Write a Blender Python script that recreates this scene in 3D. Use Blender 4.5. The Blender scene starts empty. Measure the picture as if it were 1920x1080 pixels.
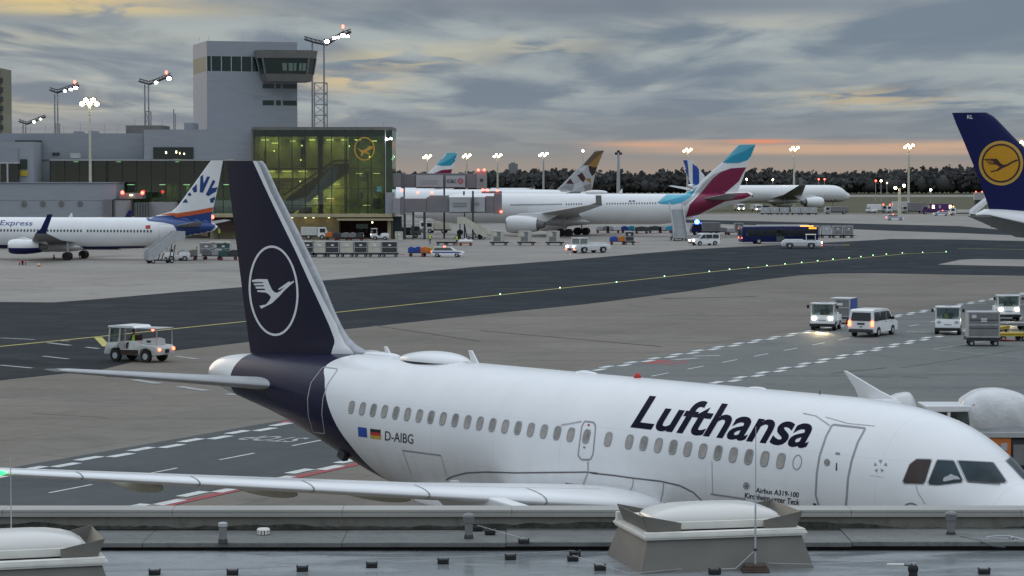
import bpy, bmesh, math, random
from mathutils import Vector, Matrix
from mathutils.bvhtree import BVHTree
R=math.radians
rnd=random.Random(7)
sc=bpy.context.scene
COL=sc.collection
F=4582.43; CH=11.306; PITCH=0.0461453
# ---------------------------------------------------------------- camera
cd=bpy.data.cameras.new('camera'); cam=bpy.data.objects.new('camera',cd); COL.objects.link(cam)
cd.sensor_width=36; cd.lens=F/1920*36; cd.clip_start=0.5; cd.clip_end=20000
cam.location=(0,0,CH); cam.rotation_euler=(math.pi/2-PITCH,0,0)
sc.camera=cam
CAM=Vector((0,0,CH))
_c,_s=math.cos(PITCH),math.sin(PITCH)
def ray(u,v):
    a=(u-960)/F; b=(540-v)/F
    return Vector((a,_c+b*_s,-_s+b*_c))
def G(u,v,z=0.0):
    d=ray(u,v); t=(z-CH)/d.z
    return CAM+d*t
def PD(u,v,D):
    d=ray(u,v); return CAM+d*(D/d.y)
# ---------------------------------------------------------------- materials
def nodes(name):
    m=bpy.data.materials.new(name); m.use_nodes=True
    nt=m.node_tree; b=nt.nodes['Principled BSDF']
    return m,nt,b
def mat(name,col,rough=0.5,metal=0.0,var=0.12,scale=3.0,coat=0.0,bump=0.0,stretch=(1,1,1),spec=0.5):
    """painted / metal / stone surface with gentle procedural unevenness"""
    m,nt,b=nodes(name)
    b.inputs['Roughness'].default_value=rough; b.inputs['Metallic'].default_value=metal
    b.inputs['Coat Weight'].default_value=coat; b.inputs['Coat Roughness'].default_value=0.08
    b.inputs['Specular IOR Level'].default_value=spec
    tc=nt.nodes.new('ShaderNodeTexCoord'); mp=nt.nodes.new('ShaderNodeMapping'); mp.inputs['Scale'].default_value=stretch
    nt.links.new(tc.outputs['Object'],mp.inputs[0])
    n=nt.nodes.new('ShaderNodeTexNoise'); n.inputs['Scale'].default_value=scale; n.inputs['Detail'].default_value=6
    nt.links.new(mp.outputs[0],n.inputs['Vector'])
    mx=nt.nodes.new('ShaderNodeMix'); mx.data_type='RGBA'
    c=Vector(col[:3])
    mx.inputs[6].default_value=(*(c*(1-var)),1); mx.inputs[7].default_value=(*[min(1,x*(1+var)) for x in c],1)
    rp=nt.nodes.new('ShaderNodeMapRange'); rp.inputs[1].default_value=0.3; rp.inputs[2].default_value=0.7
    nt.links.new(n.outputs[0],rp.inputs[0]); nt.links.new(rp.outputs[0],mx.inputs[0]); nt.links.new(mx.outputs[2],b.inputs['Base Color'])
    if bump:
        bp=nt.nodes.new('ShaderNodeBump'); bp.inputs['Strength'].default_value=bump; bp.inputs['Distance'].default_value=0.02
        nt.links.new(n.outputs[0],bp.inputs['Height']); nt.links.new(bp.outputs[0],b.inputs['Normal'])
    return m
def emit(name,col,strength):
    m,nt,b=nodes(name)
    b.inputs['Base Color'].default_value=(*[min(.8,c) for c in col[:3]],1)
    b.inputs['Emission Color'].default_value=(*col[:3],1); b.inputs['Emission Strength'].default_value=strength
    return m
def glassy(name,col,rough=0.05):
    """dark tinted pane of a vehicle: reads as glass over a dark cabin"""
    m,nt,b=nodes(name); b.inputs['Base Color'].default_value=(*col,1); b.inputs['Roughness'].default_value=rough
    b.inputs['Specular IOR Level'].default_value=0.7
    return m
def seeglass(name,tint,refl=0.09):
    m,nt,b=nodes(name); nt.nodes.remove(b)
    tr=nt.nodes.new('ShaderNodeBsdfTransparent'); tr.inputs[0].default_value=(*tint,1)
    gl=nt.nodes.new('ShaderNodeBsdfGlossy'); gl.inputs['Roughness'].default_value=0.03; gl.inputs[0].default_value=(.9,.95,.95,1)
    lw=nt.nodes.new('ShaderNodeLayerWeight'); lw.inputs[0].default_value=0.25
    ad=nt.nodes.new('ShaderNodeMath'); ad.operation='MULTIPLY_ADD'; ad.inputs[1].default_value=0.6; ad.inputs[2].default_value=refl
    nt.links.new(lw.outputs['Fresnel'],ad.inputs[0])
    mx=nt.nodes.new('ShaderNodeMixShader'); nt.links.new(ad.outputs[0],mx.inputs[0])
    nt.links.new(tr.outputs[0],mx.inputs[1]); nt.links.new(gl.outputs[0],mx.inputs[2])
    nt.links.new(mx.outputs[0],nt.nodes['Material Output'].inputs[0])
    return m
M={}
M['white']=mat('white_paint',(.79,.795,.80),.3,coat=.3,var=.03,scale=.6)
M['whitegrime']=mat('worn_white_paint',(.58,.58,.55),.45,var=.12,scale=2.5)
M['cream']=mat('cream_paint',(.55,.53,.44),.5,var=.1,scale=1.5)
M['navy']=mat('navy_paint',(.0075,.0065,.026),.3,coat=.0,var=.1,spec=.3)
M['navytext']=mat('navy_lettering_paint',(.008,.007,.022),.7,var=.05,spec=.1); M['navyblue']=mat('blue_navy_paint',(.007,.011,.085),.35,coat=.0,var=.1,spec=.3)
M['black']=mat('black_rubber',(.015,.015,.016),.7,var=.2)
M['dark']=mat('dark_metal',(.045,.046,.05),.5,var=.2)
M['grey']=mat('grey_paint',(.2,.2,.2),.5,var=.12,scale=2)
M['lgrey']=mat('light_grey_paint',(.42,.43,.44),.45,var=.08,scale=2)
M['steel']=mat('galvanised_steel',(.36,.37,.39),.45,metal=.6,var=.15,scale=4)
M['chrome']=mat('bare_metal',(.6,.6,.62),.25,metal=1,var=.05)
M['orange']=mat('orange_paint',(.55,.16,.03),.45,var=.1)
M['yellow']=mat('yellow_paint',(.5,.36,.04),.45,var=.12)
M['red']=mat('red_paint',(.5,.03,.03),.4,var=.1)
M['blue']=mat('blue_paint',(.02,.07,.35),.4,var=.1)
M['teal']=mat('teal_paint',(.02,.3,.45),.35,var=.06)
M['lteal']=mat('light_teal_paint',(.13,.47,.6),.35,var=.06)
M['burg']=mat('burgundy_paint',(.2,.008,.05),.35,var=.06)
M['purple']=mat('purple_paint',(.09,.02,.13),.5,var=.1)
M['greenveh']=mat('dark_green_paint',(.03,.09,.08),.5,var=.1)
M['win']=glassy('dark_glass',(.02,.025,.03))
M['winw']=glassy('grey_glass',(.09,.11,.11),.12)
M['skin']=mat('skin',(.4,.22,.15),.6,var=.05)
M['hivis']=mat('hi_vis_fabric',(.55,.75,.08),.8,var=.1)
M['trous']=mat('dark_cloth',(.025,.03,.05),.9,var=.1)
M['hlamp']=emit('headlamp_glow',(1,.9,.65),28)
M['hlampoff']=mat('headlamp_lens',(.5,.52,.52),.15,var=.05)
M['tail']=emit('tail_lamp_glow',(1,.12,.05),7)
M['redlamp']=emit('red_beacon_glow',(1,.08,.05),9)
M['bluelamp']=emit('blue_beacon_glow',(.02,.12,1),45)
M['amberlamp']=emit('amber_lamp_glow',(1,.45,.08),3.5)
M['floodwarm']=emit('sodium_flood_glow',(1,.78,.42),30)
M['floodcool']=emit('cool_flood_glow',(.95,.97,1),30)
M['floodgreen']=emit('greenish_flood_glow',(.9,1,.75),20)
M['greenlamp']=emit('green_lamp_glow',(.4,1,.4),7)
M['navgreen']=emit('green_navigation_glow',(.01,1,.06),9)
M['dispamber']=emit('amber_display_glow',(1,.4,.02),1.6)
# ---------------------------------------------------------------- mesh builder
class MB:
    def __init__(s): s.bm=bmesh.new()
    def _add(s,bm2,mtx=None):
        if mtx is not None: bm2.transform(mtx)
        me=bpy.data.meshes.new('tmp'); bm2.to_mesh(me); bm2.free(); s.bm.from_mesh(me); bpy.data.meshes.remove(me); return s
    def box(s,c,d,rz=0,bev=0.0,seg=2,rx=0,ry=0):
        b=bmesh.new(); bmesh.ops.create_cube(b,size=1)
        bmesh.ops.scale(b,vec=d,verts=b.verts)
        if bev: bmesh.ops.bevel(b,geom=list(b.edges),offset=min(bev,min(d)*.45),segments=seg,affect='EDGES',profile=.5)
        m=Matrix.Translation(c)@Matrix.Rotation(rz,4,'Z')@Matrix.Rotation(ry,4,'Y')@Matrix.Rotation(rx,4,'X')
        return s._add(b,m)
    def bb(s,x0,x1,y0,y1,z0,z1,bev=0.0):
        return s.box(((x0+x1)/2,(y0+y1)/2,(z0+z1)/2),(abs(x1-x0),abs(y1-y0),abs(z1-z0)),bev=bev)
    def cyl(s,p0,p1,r0,r1=None,n=12,cap=True):
        r1=r0 if r1 is None else r1
        p0,p1=Vector(p0),Vector(p1); d=p1-p0
        b=bmesh.new(); bmesh.ops.create_cone(b,cap_ends=cap,segments=n,radius1=r0,radius2=max(r1,1e-4),depth=d.length)
        q=d.to_track_quat('Z','Y').to_matrix().to_4x4()
        return s._add(b,Matrix.Translation((p0+p1)/2)@q)
    def tube(s,pts,r,n=8):
        pts=[Vector(p) for p in pts]
        for a,b in zip(pts[:-1],pts[1:]): s.cyl(a,b,r,r,n)
        for p in pts[1:-1]: s.ball(p,(r,r,r),8,6)
        return s
    def ball(s,c,r,nu=16,nv=10):
        b=bmesh.new(); bmesh.ops.create_uvsphere(b,u_segments=nu,v_segments=nv,radius=1)
        bmesh.ops.scale(b,vec=r,verts=b.verts); return s._add(b,Matrix.Translation(c))
    def prism(s,poly,y0,y1,axis='y',bev=0.0):
        """polygon (x,z) extruded along y (or (x,y) along z, or (y,z) along x)"""
        b=bmesh.new()
        def P(a,c,t): return {'y':(a,t,c),'z':(a,c,t),'x':(t,a,c)}[axis]
        f=b.faces.new([b.verts.new(P(a,c,y0)) for a,c in poly])
        r=bmesh.ops.extrude_face_region(b,geom=[f]); vs=[e for e in r['geom'] if isinstance(e,bmesh.types.BMVert)]
        dv={'y':(0,y1-y0,0),'z':(0,0,y1-y0),'x':(y1-y0,0,0)}[axis]
        bmesh.ops.translate(b,vec=dv,verts=vs); bmesh.ops.recalc_face_normals(b,faces=b.faces)
        if bev: bmesh.ops.bevel(b,geom=list(b.edges),offset=bev,segments=2,affect='EDGES',profile=.5)
        return s._add(b)
    def poly(s,pts):
        s.bm.faces.new([s.bm.verts.new(p) for p in pts]); return s
    def loft(s,rings,caps=True,closed=True):
        vs=[[s.bm.verts.new(p) for p in r] for r in rings]
        n=len(rings[0])
        for a,b in zip(vs[:-1],vs[1:]):
            for i in range(n if closed else n-1):
                j=(i+1)%n
                try: s.bm.faces.new((a[i],a[j],b[j],b[i]))
                except ValueError: pass
        if caps and closed:
            for r in (vs[0],vs[-1]):
                try: s.bm.faces.new(r)
                except ValueError: pass
        return s
    def build(s,name,m,parent=None,smooth=None,loc=None,recalc=True):
        if recalc: bmesh.ops.recalc_face_normals(s.bm,faces=s.bm.faces)
        me=bpy.data.meshes.new(name); s.bm.to_mesh(me); s.bm.free()
        ms=m if isinstance(m,(list,tuple)) else [m]
        for k in ms: me.materials.append(M[k] if isinstance(k,str) else k)
        if smooth is not None:
            me.polygons.foreach_set('use_smooth',[True]*len(me.polygons)); me.set_sharp_from_angle(angle=R(smooth))
        o=bpy.data.objects.new(name,me); COL.objects.link(o)
        if parent is not None: o.parent=parent
        if loc is not None: o.location=loc
        return o
def tag(o,label=None,cat=None,group=None,kind=None):
    if label: o['label']=label
    if cat: o['category']=cat
    if group: o['group']=group
    if kind: o['kind']=kind
    return o
def empty(name,loc=(0,0,0),rz=0.0,label=None,cat=None,group=None):
    o=bpy.data.objects.new(name,None); COL.objects.link(o); o.location=loc; o.rotation_euler=(0,0,rz); o.empty_display_size=.2
    return tag(o,label,cat,group)
def copy_tree(o,parent=None):
    c=o.copy(); COL.objects.link(c)
    if parent is not None: c.parent=parent
    for ch in list(o.children): copy_tree(ch,c)
    return c
def clone(o,loc,rz,label,group=None):
    c=copy_tree(o); c.location=loc; c.rotation_euler=(0,0,rz); c['label']=label
    if group: c['group']=group
    return c
def structure(o): o['kind']='structure'; return o
# ---------------------------------------------------------------- tracing on to real surfaces
def bvh_of(objs,mtx):
    vs=[];fs=[]
    for o in objs:
        k=len(vs); vs+=[mtx@v.co for v in o.data.vertices]; fs+=[tuple(k+i for i in p.vertices) for p in o.data.polygons]
    return BVHTree.FromPolygons(vs,fs)
def fill2d(poly,cut):
    """triangulated flat polygon cut into a grid so that it can follow a curved surface"""
    b=bmesh.new(); loops=poly if isinstance(poly[0][0],(list,tuple)) else [poly]
    es=[]
    for lp in loops:
        vs=[b.verts.new((p[0],p[1],0)) for p in lp]
        es+=[b.edges.new((vs[i],vs[(i+1)%len(vs)])) for i in range(len(vs))]
    bmesh.ops.triangle_fill(b,use_beauty=True,edges=es)
    xs=[v.co.x for v in b.verts]; ys=[v.co.y for v in b.verts]
    for ax,lo,hi in ((0,min(xs),max(xs)),(1,min(ys),max(ys))):
        n=int((hi-lo)/cut)
        for i in range(1,n+1):
            co=[0,0,0]; no=[0,0,0]; co[ax]=lo+(hi-lo)*i/(n+1); no[ax]=1
            bmesh.ops.bisect_plane(b,geom=list(b.verts)+list(b.edges)+list(b.faces),plane_co=co,plane_no=no)
    return b
def cast(bvh,u,v):
    loc,no,idx,dist=bvh.ray_cast(CAM,ray(u,v))
    if loc is None: return None,None
    if no.dot(ray(u,v))>0: no=-no
    return loc,no
def decal(name,poly,bvh,m,root,Minv,off=.006,cut=8):
    b=fill2d(poly,cut); dead=[]
    for v in b.verts:
        l,n=cast(bvh,v.co.x,v.co.y)
        if l is None: dead.append(v); continue
        v.co=Minv@(l+n*off)
    if dead: bmesh.ops.delete(b,geom=dead,context='VERTS')
    mb=MB(); mb._add(b); return mb.build(name,m,root,smooth=60)
def stroke(name,path,w,bvh,m,root,Minv,off=.006,closed=False,step=6):
    pts=[]
    pp=list(path)+([path[0]] if closed else [])
    for a,b in zip(pp[:-1],pp[1:]):
        n=max(1,int(math.hypot(b[0]-a[0],b[1]-a[1])/step))
        pts+=[(a[0]+(b[0]-a[0])*i/n,a[1]+(b[1]-a[1])*i/n) for i in range(n)]
    if not closed: pts.append(pp[-1])
    hit=[cast(bvh,*p) for p in pts]; hit=[h for h in hit if h[0] is not None]
    if len(hit)<2: return None
    mb=MB(); n=len(hit); row=[]
    for i,(l,no) in enumerate(hit):
        a=hit[i-1][0] if (i or closed) else l; c=hit[(i+1)%n][0] if (i<n-1 or closed) else l
        t=(c-a)
        if t.length<1e-6: t=Vector((1,0,0))
        sd=t.normalized().cross(no).normalized()*w/2
        row.append([mb.bm.verts.new(Minv@(l+no*off+sd)),mb.bm.verts.new(Minv@(l+no*off-sd))])
    for i in range(n if closed else n-1):
        j=(i+1)%n
        try: mb.bm.faces.new((row[i][0],row[i][1],row[j][1],row[j][0]))
        except ValueError: pass
    return mb.build(name,m,root,smooth=60)
def zs(pts,ox,oy,k): return [(ox+x/k,oy+y/k) for x,y in pts]
_textcache={}
def text_mesh(body,shear=0.0,bold=0.0,space=1.0):
    cu=bpy.data.curves.new('text','FONT'); cu.body=body; cu.shear=shear; cu.offset=bold; cu.space_character=space; cu.resolution_u=4
    o=bpy.data.objects.new('text',cu); COL.objects.link(o)
    dg=bpy.context.evaluated_depsgraph_get(); dg.update()
    me=bpy.data.meshes.new_from_object(o.evaluated_get(dg)); bpy.data.objects.remove(o); bpy.data.curves.remove(cu)
    b=bmesh.new(); b.from_mesh(me); bpy.data.meshes.remove(me)
    bmesh.ops.remove_doubles(b,verts=b.verts,dist=1e-5)
    xs=[v.co.x for v in b.verts]; ys=[v.co.y for v in b.verts]
    return b,min(xs),max(xs),min(ys),max(ys)
def text_on(name,body,quad,bvh,m,root,Minv,shear=0.0,bold=0.0,off=.007,cut=.12,space=1.0):
    """quad = pixels of lower-left, lower-right, upper-right, upper-left of the word"""
    b,x0,x1,y0,y1=text_mesh(body,shear,bold,space)
    for ax,lo,hi in ((0,x0,x1),(1,y0,y1)):
        n=int((hi-lo)/cut)
        for i in range(1,n+1):
            co=[0,0,0]; no=[0,0,0]; co[ax]=lo+(hi-lo)*i/(n+1); no[ax]=1
            bmesh.ops.bisect_plane(b,geom=list(b.verts)+list(b.edges)+list(b.faces),plane_co=co,plane_no=no)
    dead=[]
    for v in b.verts:
        s=(v.co.x-x0)/(x1-x0); t=(v.co.y-y0)/(y1-y0)
        q=[(1-s)*(1-t)*quad[0][k]+s*(1-t)*quad[1][k]+s*t*quad[2][k]+(1-s)*t*quad[3][k] for k in (0,1)]
        l,n=cast(bvh,*q)
        if l is None: dead.append(v); continue
        v.co=Minv@(l+n*off)
    if dead: bmesh.ops.delete(b,geom=dead,context='VERTS')
    mb=MB(); mb._add(b); return mb.build(name,m,root,smooth=60)
def text_flat(name,body,m,parent,org,xdir,ydir,w,h,shear=0,bold=0,off=(0,0,0)):
    """word laid flat on a panel: org = lower-left corner, w x h metres"""
    b,x0,x1,y0,y1=text_mesh(body,shear,bold)
    xd,yd,og=Vector(xdir),Vector(ydir),Vector(org)
    for v in b.verts: v.co=og+xd*((v.co.x-x0)/(x1-x0)*w)+yd*((v.co.y-y0)/(y1-y0)*h)
    mb=MB(); mb._add(b); return mb.build(name,m,parent)
# ================================================================ sky and light
w=bpy.data.worlds.new("World"); sc.world=w; w.use_nodes=True
nt=w.node_tree; N=nt.nodes; Lk=nt.links
def mth(nt,op,*a,clamp=False):
    n=nt.nodes.new('ShaderNodeMath'); n.operation=op; n.use_clamp=clamp
    for i,x in enumerate(a):
        if isinstance(x,(int,float)): n.inputs[i].default_value=x
        else: nt.links.new(x,n.inputs[i])
    return n.outputs[0]
def mix(nt,f,a,b):
    n=nt.nodes.new('ShaderNodeMix'); n.data_type='RGBA'
    for i,x in ((0,f),(6,a),(7,b)):
        if isinstance(x,(int,float)): n.inputs[i].default_value=x
        elif isinstance(x,tuple): n.inputs[i].default_value=(*x[:3],1)
        else: nt.links.new(x,n.inputs[i])
    return n.outputs[2]
def sm(nt,x,a,b,lo=0.0,hi=1.0):
    n=nt.nodes.new('ShaderNodeMapRange'); n.interpolation_type='SMOOTHSTEP'
    nt.links.new(x,n.inputs[0]); n.inputs[1].default_value=a; n.inputs[2].default_value=b; n.inputs[3].default_value=lo; n.inputs[4].default_value=hi
    return n.outputs[0]
def comb(nt,x,y,z=0.0):
    n=nt.nodes.new('ShaderNodeCombineXYZ')
    for i,q in enumerate((x,y,z)):
        if isinstance(q,(int,float)): n.inputs[i].default_value=q
        else: nt.links.new(q,n.inputs[i])
    return n.outputs[0]
def noise(nt,vec,scale,det=6,rough=.55,dist=0.0):
    n=nt.nodes.new('ShaderNodeTexNoise'); n.inputs['Scale'].default_value=scale; n.inputs['Detail'].default_value=det
    n.inputs['Roughness'].default_value=rough; n.inputs['Distortion'].default_value=dist
    nt.links.new(vec,n.inputs['Vector']); return n.outputs[0]
SUN_EL,SUN_AZ=R(5),R(-32)          # azimuth from +Y towards +X
tc=N.new('ShaderNodeTexCoord'); sx=N.new('ShaderNodeSeparateXYZ'); Lk.new(tc.outputs['Generated'],sx.inputs[0])
X,Y,Z=sx.outputs
az=mth(nt,'ARCTAN2',X,Y); el=mth(nt,'MAXIMUM',Z,0.0)
pd=mth(nt,'ADD',el,.022)
px=mth(nt,'DIVIDE',X,pd); py=mth(nt,'DIVIDE',Y,pd)
cv=comb(nt,mth(nt,'MULTIPLY',px,2.0),mth(nt,'MULTIPLY',py,.55),0.0)
n1=noise(nt,cv,.55,9,.52,.45)
cv2=comb(nt,mth(nt,'MULTIPLY',px,2.2),mth(nt,'MULTIPLY',py,.8),4.3)
n2=noise(nt,cv2,1.15,8,.55,.5)
cv3=comb(nt,mth(nt,'MULTIPLY',px,.35),mth(nt,'MULTIPLY',py,.4),9.1)
n3=noise(nt,cv3,.8,4,.5,.3)
base=mix(nt,sm(nt,el,0,.012),(.30,.275,.255),(.235,.25,.26))
base=mix(nt,sm(nt,el,.012,.05),base,(.215,.26,.30))
base=mix(nt,sm(nt,el,.10,.75),base,(.95,1.06,1.19))
cl=mix(nt,sm(nt,n1,.38,.62),(.15,.205,.27),(.375,.43,.44))
cl=mix(nt,mth(nt,'MULTIPLY',sm(nt,n2,.54,.72,0,.8),sm(nt,n1,.46,.60)),cl,(.47,.49,.43))
cl=mix(nt,sm(nt,n3,.42,.62,0,.5),cl,(.18,.23,.295))
cmask=mth(nt,'MULTIPLY',sm(nt,el,.004,.03),sm(nt,el,.15,.5,1,0))
colr=mix(nt,mth(nt,'MULTIPLY',cmask,.85),base,cl)
def blob(a0,e0,sa,se):
    da=mth(nt,'DIVIDE',mth(nt,'SUBTRACT',az,a0),sa); de=mth(nt,'DIVIDE',mth(nt,'SUBTRACT',el,e0),se)
    r2=mth(nt,'ADD',mth(nt,'MULTIPLY',da,da),mth(nt,'MULTIPLY',de,de))
    return mth(nt,'EXPONENT',mth(nt,'MULTIPLY',r2,-1.0))
def addblob(col,a0,e0,sa,se,c,k,tex=None,lo=.4,hi=.6):
    f=mth(nt,'MULTIPLY',blob(a0,e0,sa,se),k)
    if tex is not None: f=mth(nt,'MULTIPLY',f,sm(nt,tex,lo,hi))
    return mix(nt,f,col,c)
# sunset gaps low over the horizon and the bright edge high on the left
strip=noise(nt,comb(nt,mth(nt,'MULTIPLY',az,9.0),mth(nt,'MULTIPLY',el,420.0),2.2),1.0,5,.55,.2)
band=mth(nt,'MULTIPLY',sm(nt,az,.01,.10),mth(nt,'MULTIPLY',sm(nt,el,.0070,.0098),sm(nt,el,.0133,.0152,1,0)))
colr=mix(nt,mth(nt,'MULTIPLY',band,sm(nt,strip,.30,.58,.25,.8)),colr,(.62,.40,.27))
colr=addblob(colr,.101,.0137,.011,.0008,(.85,.26,.13),.85)
colr=addblob(colr,.055,.0125,.02,.0010,(.72,.38,.23),.6)
colr=addblob(colr,-.185,.0725,.045,.0045,(1.0,.70,.22),1.0,n2,.30,.46)
colr=addblob(colr,-.17,.0665,.05,.0025,(.74,.60,.28),.8,n2,.36,.52)
colr=addblob(colr,-.21,.055,.06,.0035,(.46,.47,.38),.7,n1,.4,.55)
colr=addblob(colr,-.066,.0385,.020,.0045,(.66,.52,.30),.8,n2,.36,.54)
colr=addblob(colr,-.045,.0475,.03,.004,(.54,.49,.34),.8,n2,.4,.56)
colr=addblob(colr,.005,.0525,.035,.005,(.48,.47,.38),.75,n2,.38,.56)
colr=addblob(colr,.145,.031,.03,.004,(.56,.46,.29),.75,n2,.38,.56)
colr=addblob(colr,.12,.062,.09,.0035,(.44,.45,.41),.6,n1,.38,.55)
colr=addblob(colr,-.195,.029,.03,.005,(.48,.43,.30),.6,n1,.36,.55)
colr=addblob(colr,.02,.069,.16,.0045,(.17,.205,.26),.8)
colr=addblob(colr,.10,.020,.16,.0035,(.215,.245,.275),.75)
colr=mix(nt,mth(nt,'MULTIPLY',sm(nt,el,.0,.0105,.6,0),sm(nt,az,-.06,.09,.25,1)),colr,(.36,.285,.235))
sky=N.new('ShaderNodeTexSky'); sky.sky_type='NISHITA'; sky.sun_disc=False; sky.sun_elevation=SUN_EL; sky.sun_rotation=SUN_AZ
sky.air_density=1.0; sky.dust_density=1.5
SKYK=.10
sc10=N.new('ShaderNodeVectorMath'); sc10.operation='SCALE'; Lk.new(colr,sc10.inputs[0]); sc10.inputs['Scale'].default_value=1/SKYK
tot=mix(nt,.975,sky.outputs[0],sc10.outputs[0])
bg=N['Background']; Lk.new(tot,bg.inputs[0]); bg.inputs[1].default_value=SKYK
sl=bpy.data.lights.new('sun','SUN'); so=bpy.data.objects.new('sun',sl); COL.objects.link(so)
sl.energy=.35; sl.angle=R(25); sl.color=(1,.8,.58)
sd=Vector((math.sin(SUN_AZ)*math.cos(R(9)),math.cos(SUN_AZ)*math.cos(R(9)),math.sin(R(9))))
so.rotation_euler=(-sd).to_track_quat('-Z','Y').to_euler(); so.location=(0,0,80)
sc.view_settings.view_transform='Standard'; sc.view_settings.look='None'; sc.view_settings.gamma=1; sc.view_settings.exposure=0.06
sc.cycles.use_denoising=True
sc.cycles.max_bounces=6; sc.cycles.transparent_max_bounces=12; sc.cycles.sample_clamp_indirect=4
# ================================================================ ground
def gmat(name,c0,c1,slab=0.0,rough=.85,wet=0.0,sc1=.05,jointc=.6,spec=.12):
    m,nt,b=nodes(name)
    tc=nt.nodes.new('ShaderNodeTexCoord'); v=tc.outputs['Object']
    a=noise(nt,v,sc1,7,.6,.5); bn=noise(nt,v,1.4,5,.65); cn=noise(nt,v,.16,6,.6,1.0)
    mp=nt.nodes.new('ShaderNodeMapping'); mp.inputs['Rotation'].default_value=(0,0,R(-26)); mp.inputs['Scale'].default_value=(.02,.4,1)
    nt.links.new(v,mp.inputs[0]); streak=noise(nt,mp.outputs[0],1.0,5,.6)
    col=mix(nt,sm(nt,a,.3,.7),c0,c1)
    dk=tuple(x*.62 for x in c0)
    col=mix(nt,sm(nt,cn,.50,.72,0,.7),col,dk)
    col=mix(nt,sm(nt,streak,.50,.70,0,.5),col,dk)
    col=mix(nt,sm(nt,bn,.3,.7,0,.25),col,tuple(min(1,x*1.35) for x in c1))
    if slab:
        mp2=nt.nodes.new('ShaderNodeMapping'); mp2.inputs['Rotation'].default_value=(0,0,R(26)); nt.links.new(v,mp2.inputs[0])
        br=nt.nodes.new('ShaderNodeTexBrick'); nt.links.new(mp2.outputs[0],br.inputs['Vector'])
        br.offset=0; br.inputs['Scale'].default_value=1; br.inputs['Brick Width'].default_value=slab; br.inputs['Row Height'].default_value=slab
        br.inputs['Mortar Size'].default_value=.035; br.inputs['Mortar Smooth'].default_value=.3
        br.inputs['Color1'].default_value=(1,1,1,1); br.inputs['Color2'].default_value=(.9,.9,.9,1); br.inputs['Mortar'].default_value=(jointc,)*3+(1,)
        mm=nt.nodes.new('ShaderNodeMix'); mm.data_type='RGBA'; mm.blend_type='MULTIPLY'; mm.inputs[0].default_value=1
        nt.links.new(col,mm.inputs[6]); nt.links.new(br.outputs[0],mm.inputs[7]); col=mm.outputs[2]
    nt.links.new(col,b.inputs['Base Color'])
    nt.links.new(sm(nt,cn,.4,.7,rough,rough-.25-wet),b.inputs['Roughness'])
    bp=nt.nodes.new('ShaderNodeBump'); bp.inputs['Strength'].default_value=.25; bp.inputs['Distance'].default_value=.02
    nt.links.new(bn,bp.inputs['Height']); nt.links.new(bp.outputs[0],b.inputs['Normal'])
    b.inputs['Specular IOR Level'].default_value=spec
    return m
M['concrete']=gmat('apron_concrete',(.160,.143,.121),(.20,.181,.155),5.0)
M['concrete2']=gmat('far_apron_concrete',(.245,.226,.205),(.30,.28,.255),6.0)
M['asphalt']=gmat('taxiway_asphalt',(.017,.022,.027),(.025,.031,.037),0,spec=.06)
M['roadasphalt']=gmat('road_asphalt',(.062,.072,.076),(.08,.09,.093),0); M['pale']=gmat('pale_apron_strip',(.165,.15,.13),(.20,.184,.16),5.0); M['roadgrey']=gmat('service_road_surface',(.135,.142,.138),(.165,.172,.165),0)
M['grass']=gmat('airfield_grass',(.075,.072,.04),(.105,.10,.06),0,rough=.9)
def paint(name,col,wear=.5):
    m,nt,b=nodes(name); tc=nt.nodes.new('ShaderNodeTexCoord')
    n=noise(nt,tc.outputs['Object'],2.2,6,.7)
    nt.links.new(mix(nt,sm(nt,n,.42,.68,0,wear),col,tuple(x*.35 for x in col)),b.inputs['Base Color']); b.inputs['Roughness'].default_value=.6
    return m
M['tar']=mat('tar_seam',(.135,.125,.11),.85,var=.3,scale=.8,spec=.1); M['pwhite']=paint('white_road_paint',(.62,.64,.63)); M['pwhite2']=paint('worn_road_paint',(.36,.37,.37),.7)
M['pyellow']=paint('yellow_road_paint',(.5,.43,.1)); M['pred']=paint('red_road_paint',(.33,.035,.04),.6)
mb=MB(); mb.poly([(-7000,-300,0),(7000,-300,0),(7000,9000,0),(-7000,9000,0)]); structure(mb.build('ground','concrete'))
def sheet(name,px,z,m,grid=None):
    mb=MB(); mb.poly([tuple(G(u,v,z)) if not isinstance(u,tuple) else (u[0],u[1],z) for u,v in px]); return structure(mb.build(name,m))
# the far, paler stretch of apron behind the taxiway
def wp(u,v): return G(u,v)
sheet('far_apron',[(-500,640),(0,600),(330,549),(900,500),(1400,460),(2200,450),(2600,402),(-500,402)],.004,'concrete2')
sheet('taxiway',[(-300,568),(0,566),(100,567),(180,561),(330,548),(620,525),(900,499.5),(1060,488),(1290,468),(1640,450),(1670,448),(1800,449),(1920,452),(2300,455),
  (2300,512),(1920,517),(1790,515),(1640,512),(1560,512.5),(1500,516),(1400,528),(1290,546),(1100,570),(920,588),(650,617),(465,641),(330,657),(230,683),(190,693),(0,713),(-300,745)],.008,'asphalt')
sheet('paved_island',[(1758,496),(1800,487),(1830,485.5),(2300,489),(2300,500),(1920,499.5)],.012,'concrete2')
sheet('taxiway_strip',[(1000,404.5),(1240,410.5),(1680,421),(1800,424),(1870,430),(1920,432),(2300,440),(2300,447),(1920,442),(1800,437),(1680,433),(1500,425.5),(1240,416),(1000,409)],.008,'asphalt')
sheet('grass_field',[(-2500,399),(600,399),(1600,399),(1700,399.5),(2600,401),(2600,355.5),(1500,355.5),(-2500,355.5)],.008,'grass')
sheet('runway_strip',[(-2500,369),(2600,369),(2600,366),(-2500,366)],.016,'concrete2')
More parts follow.
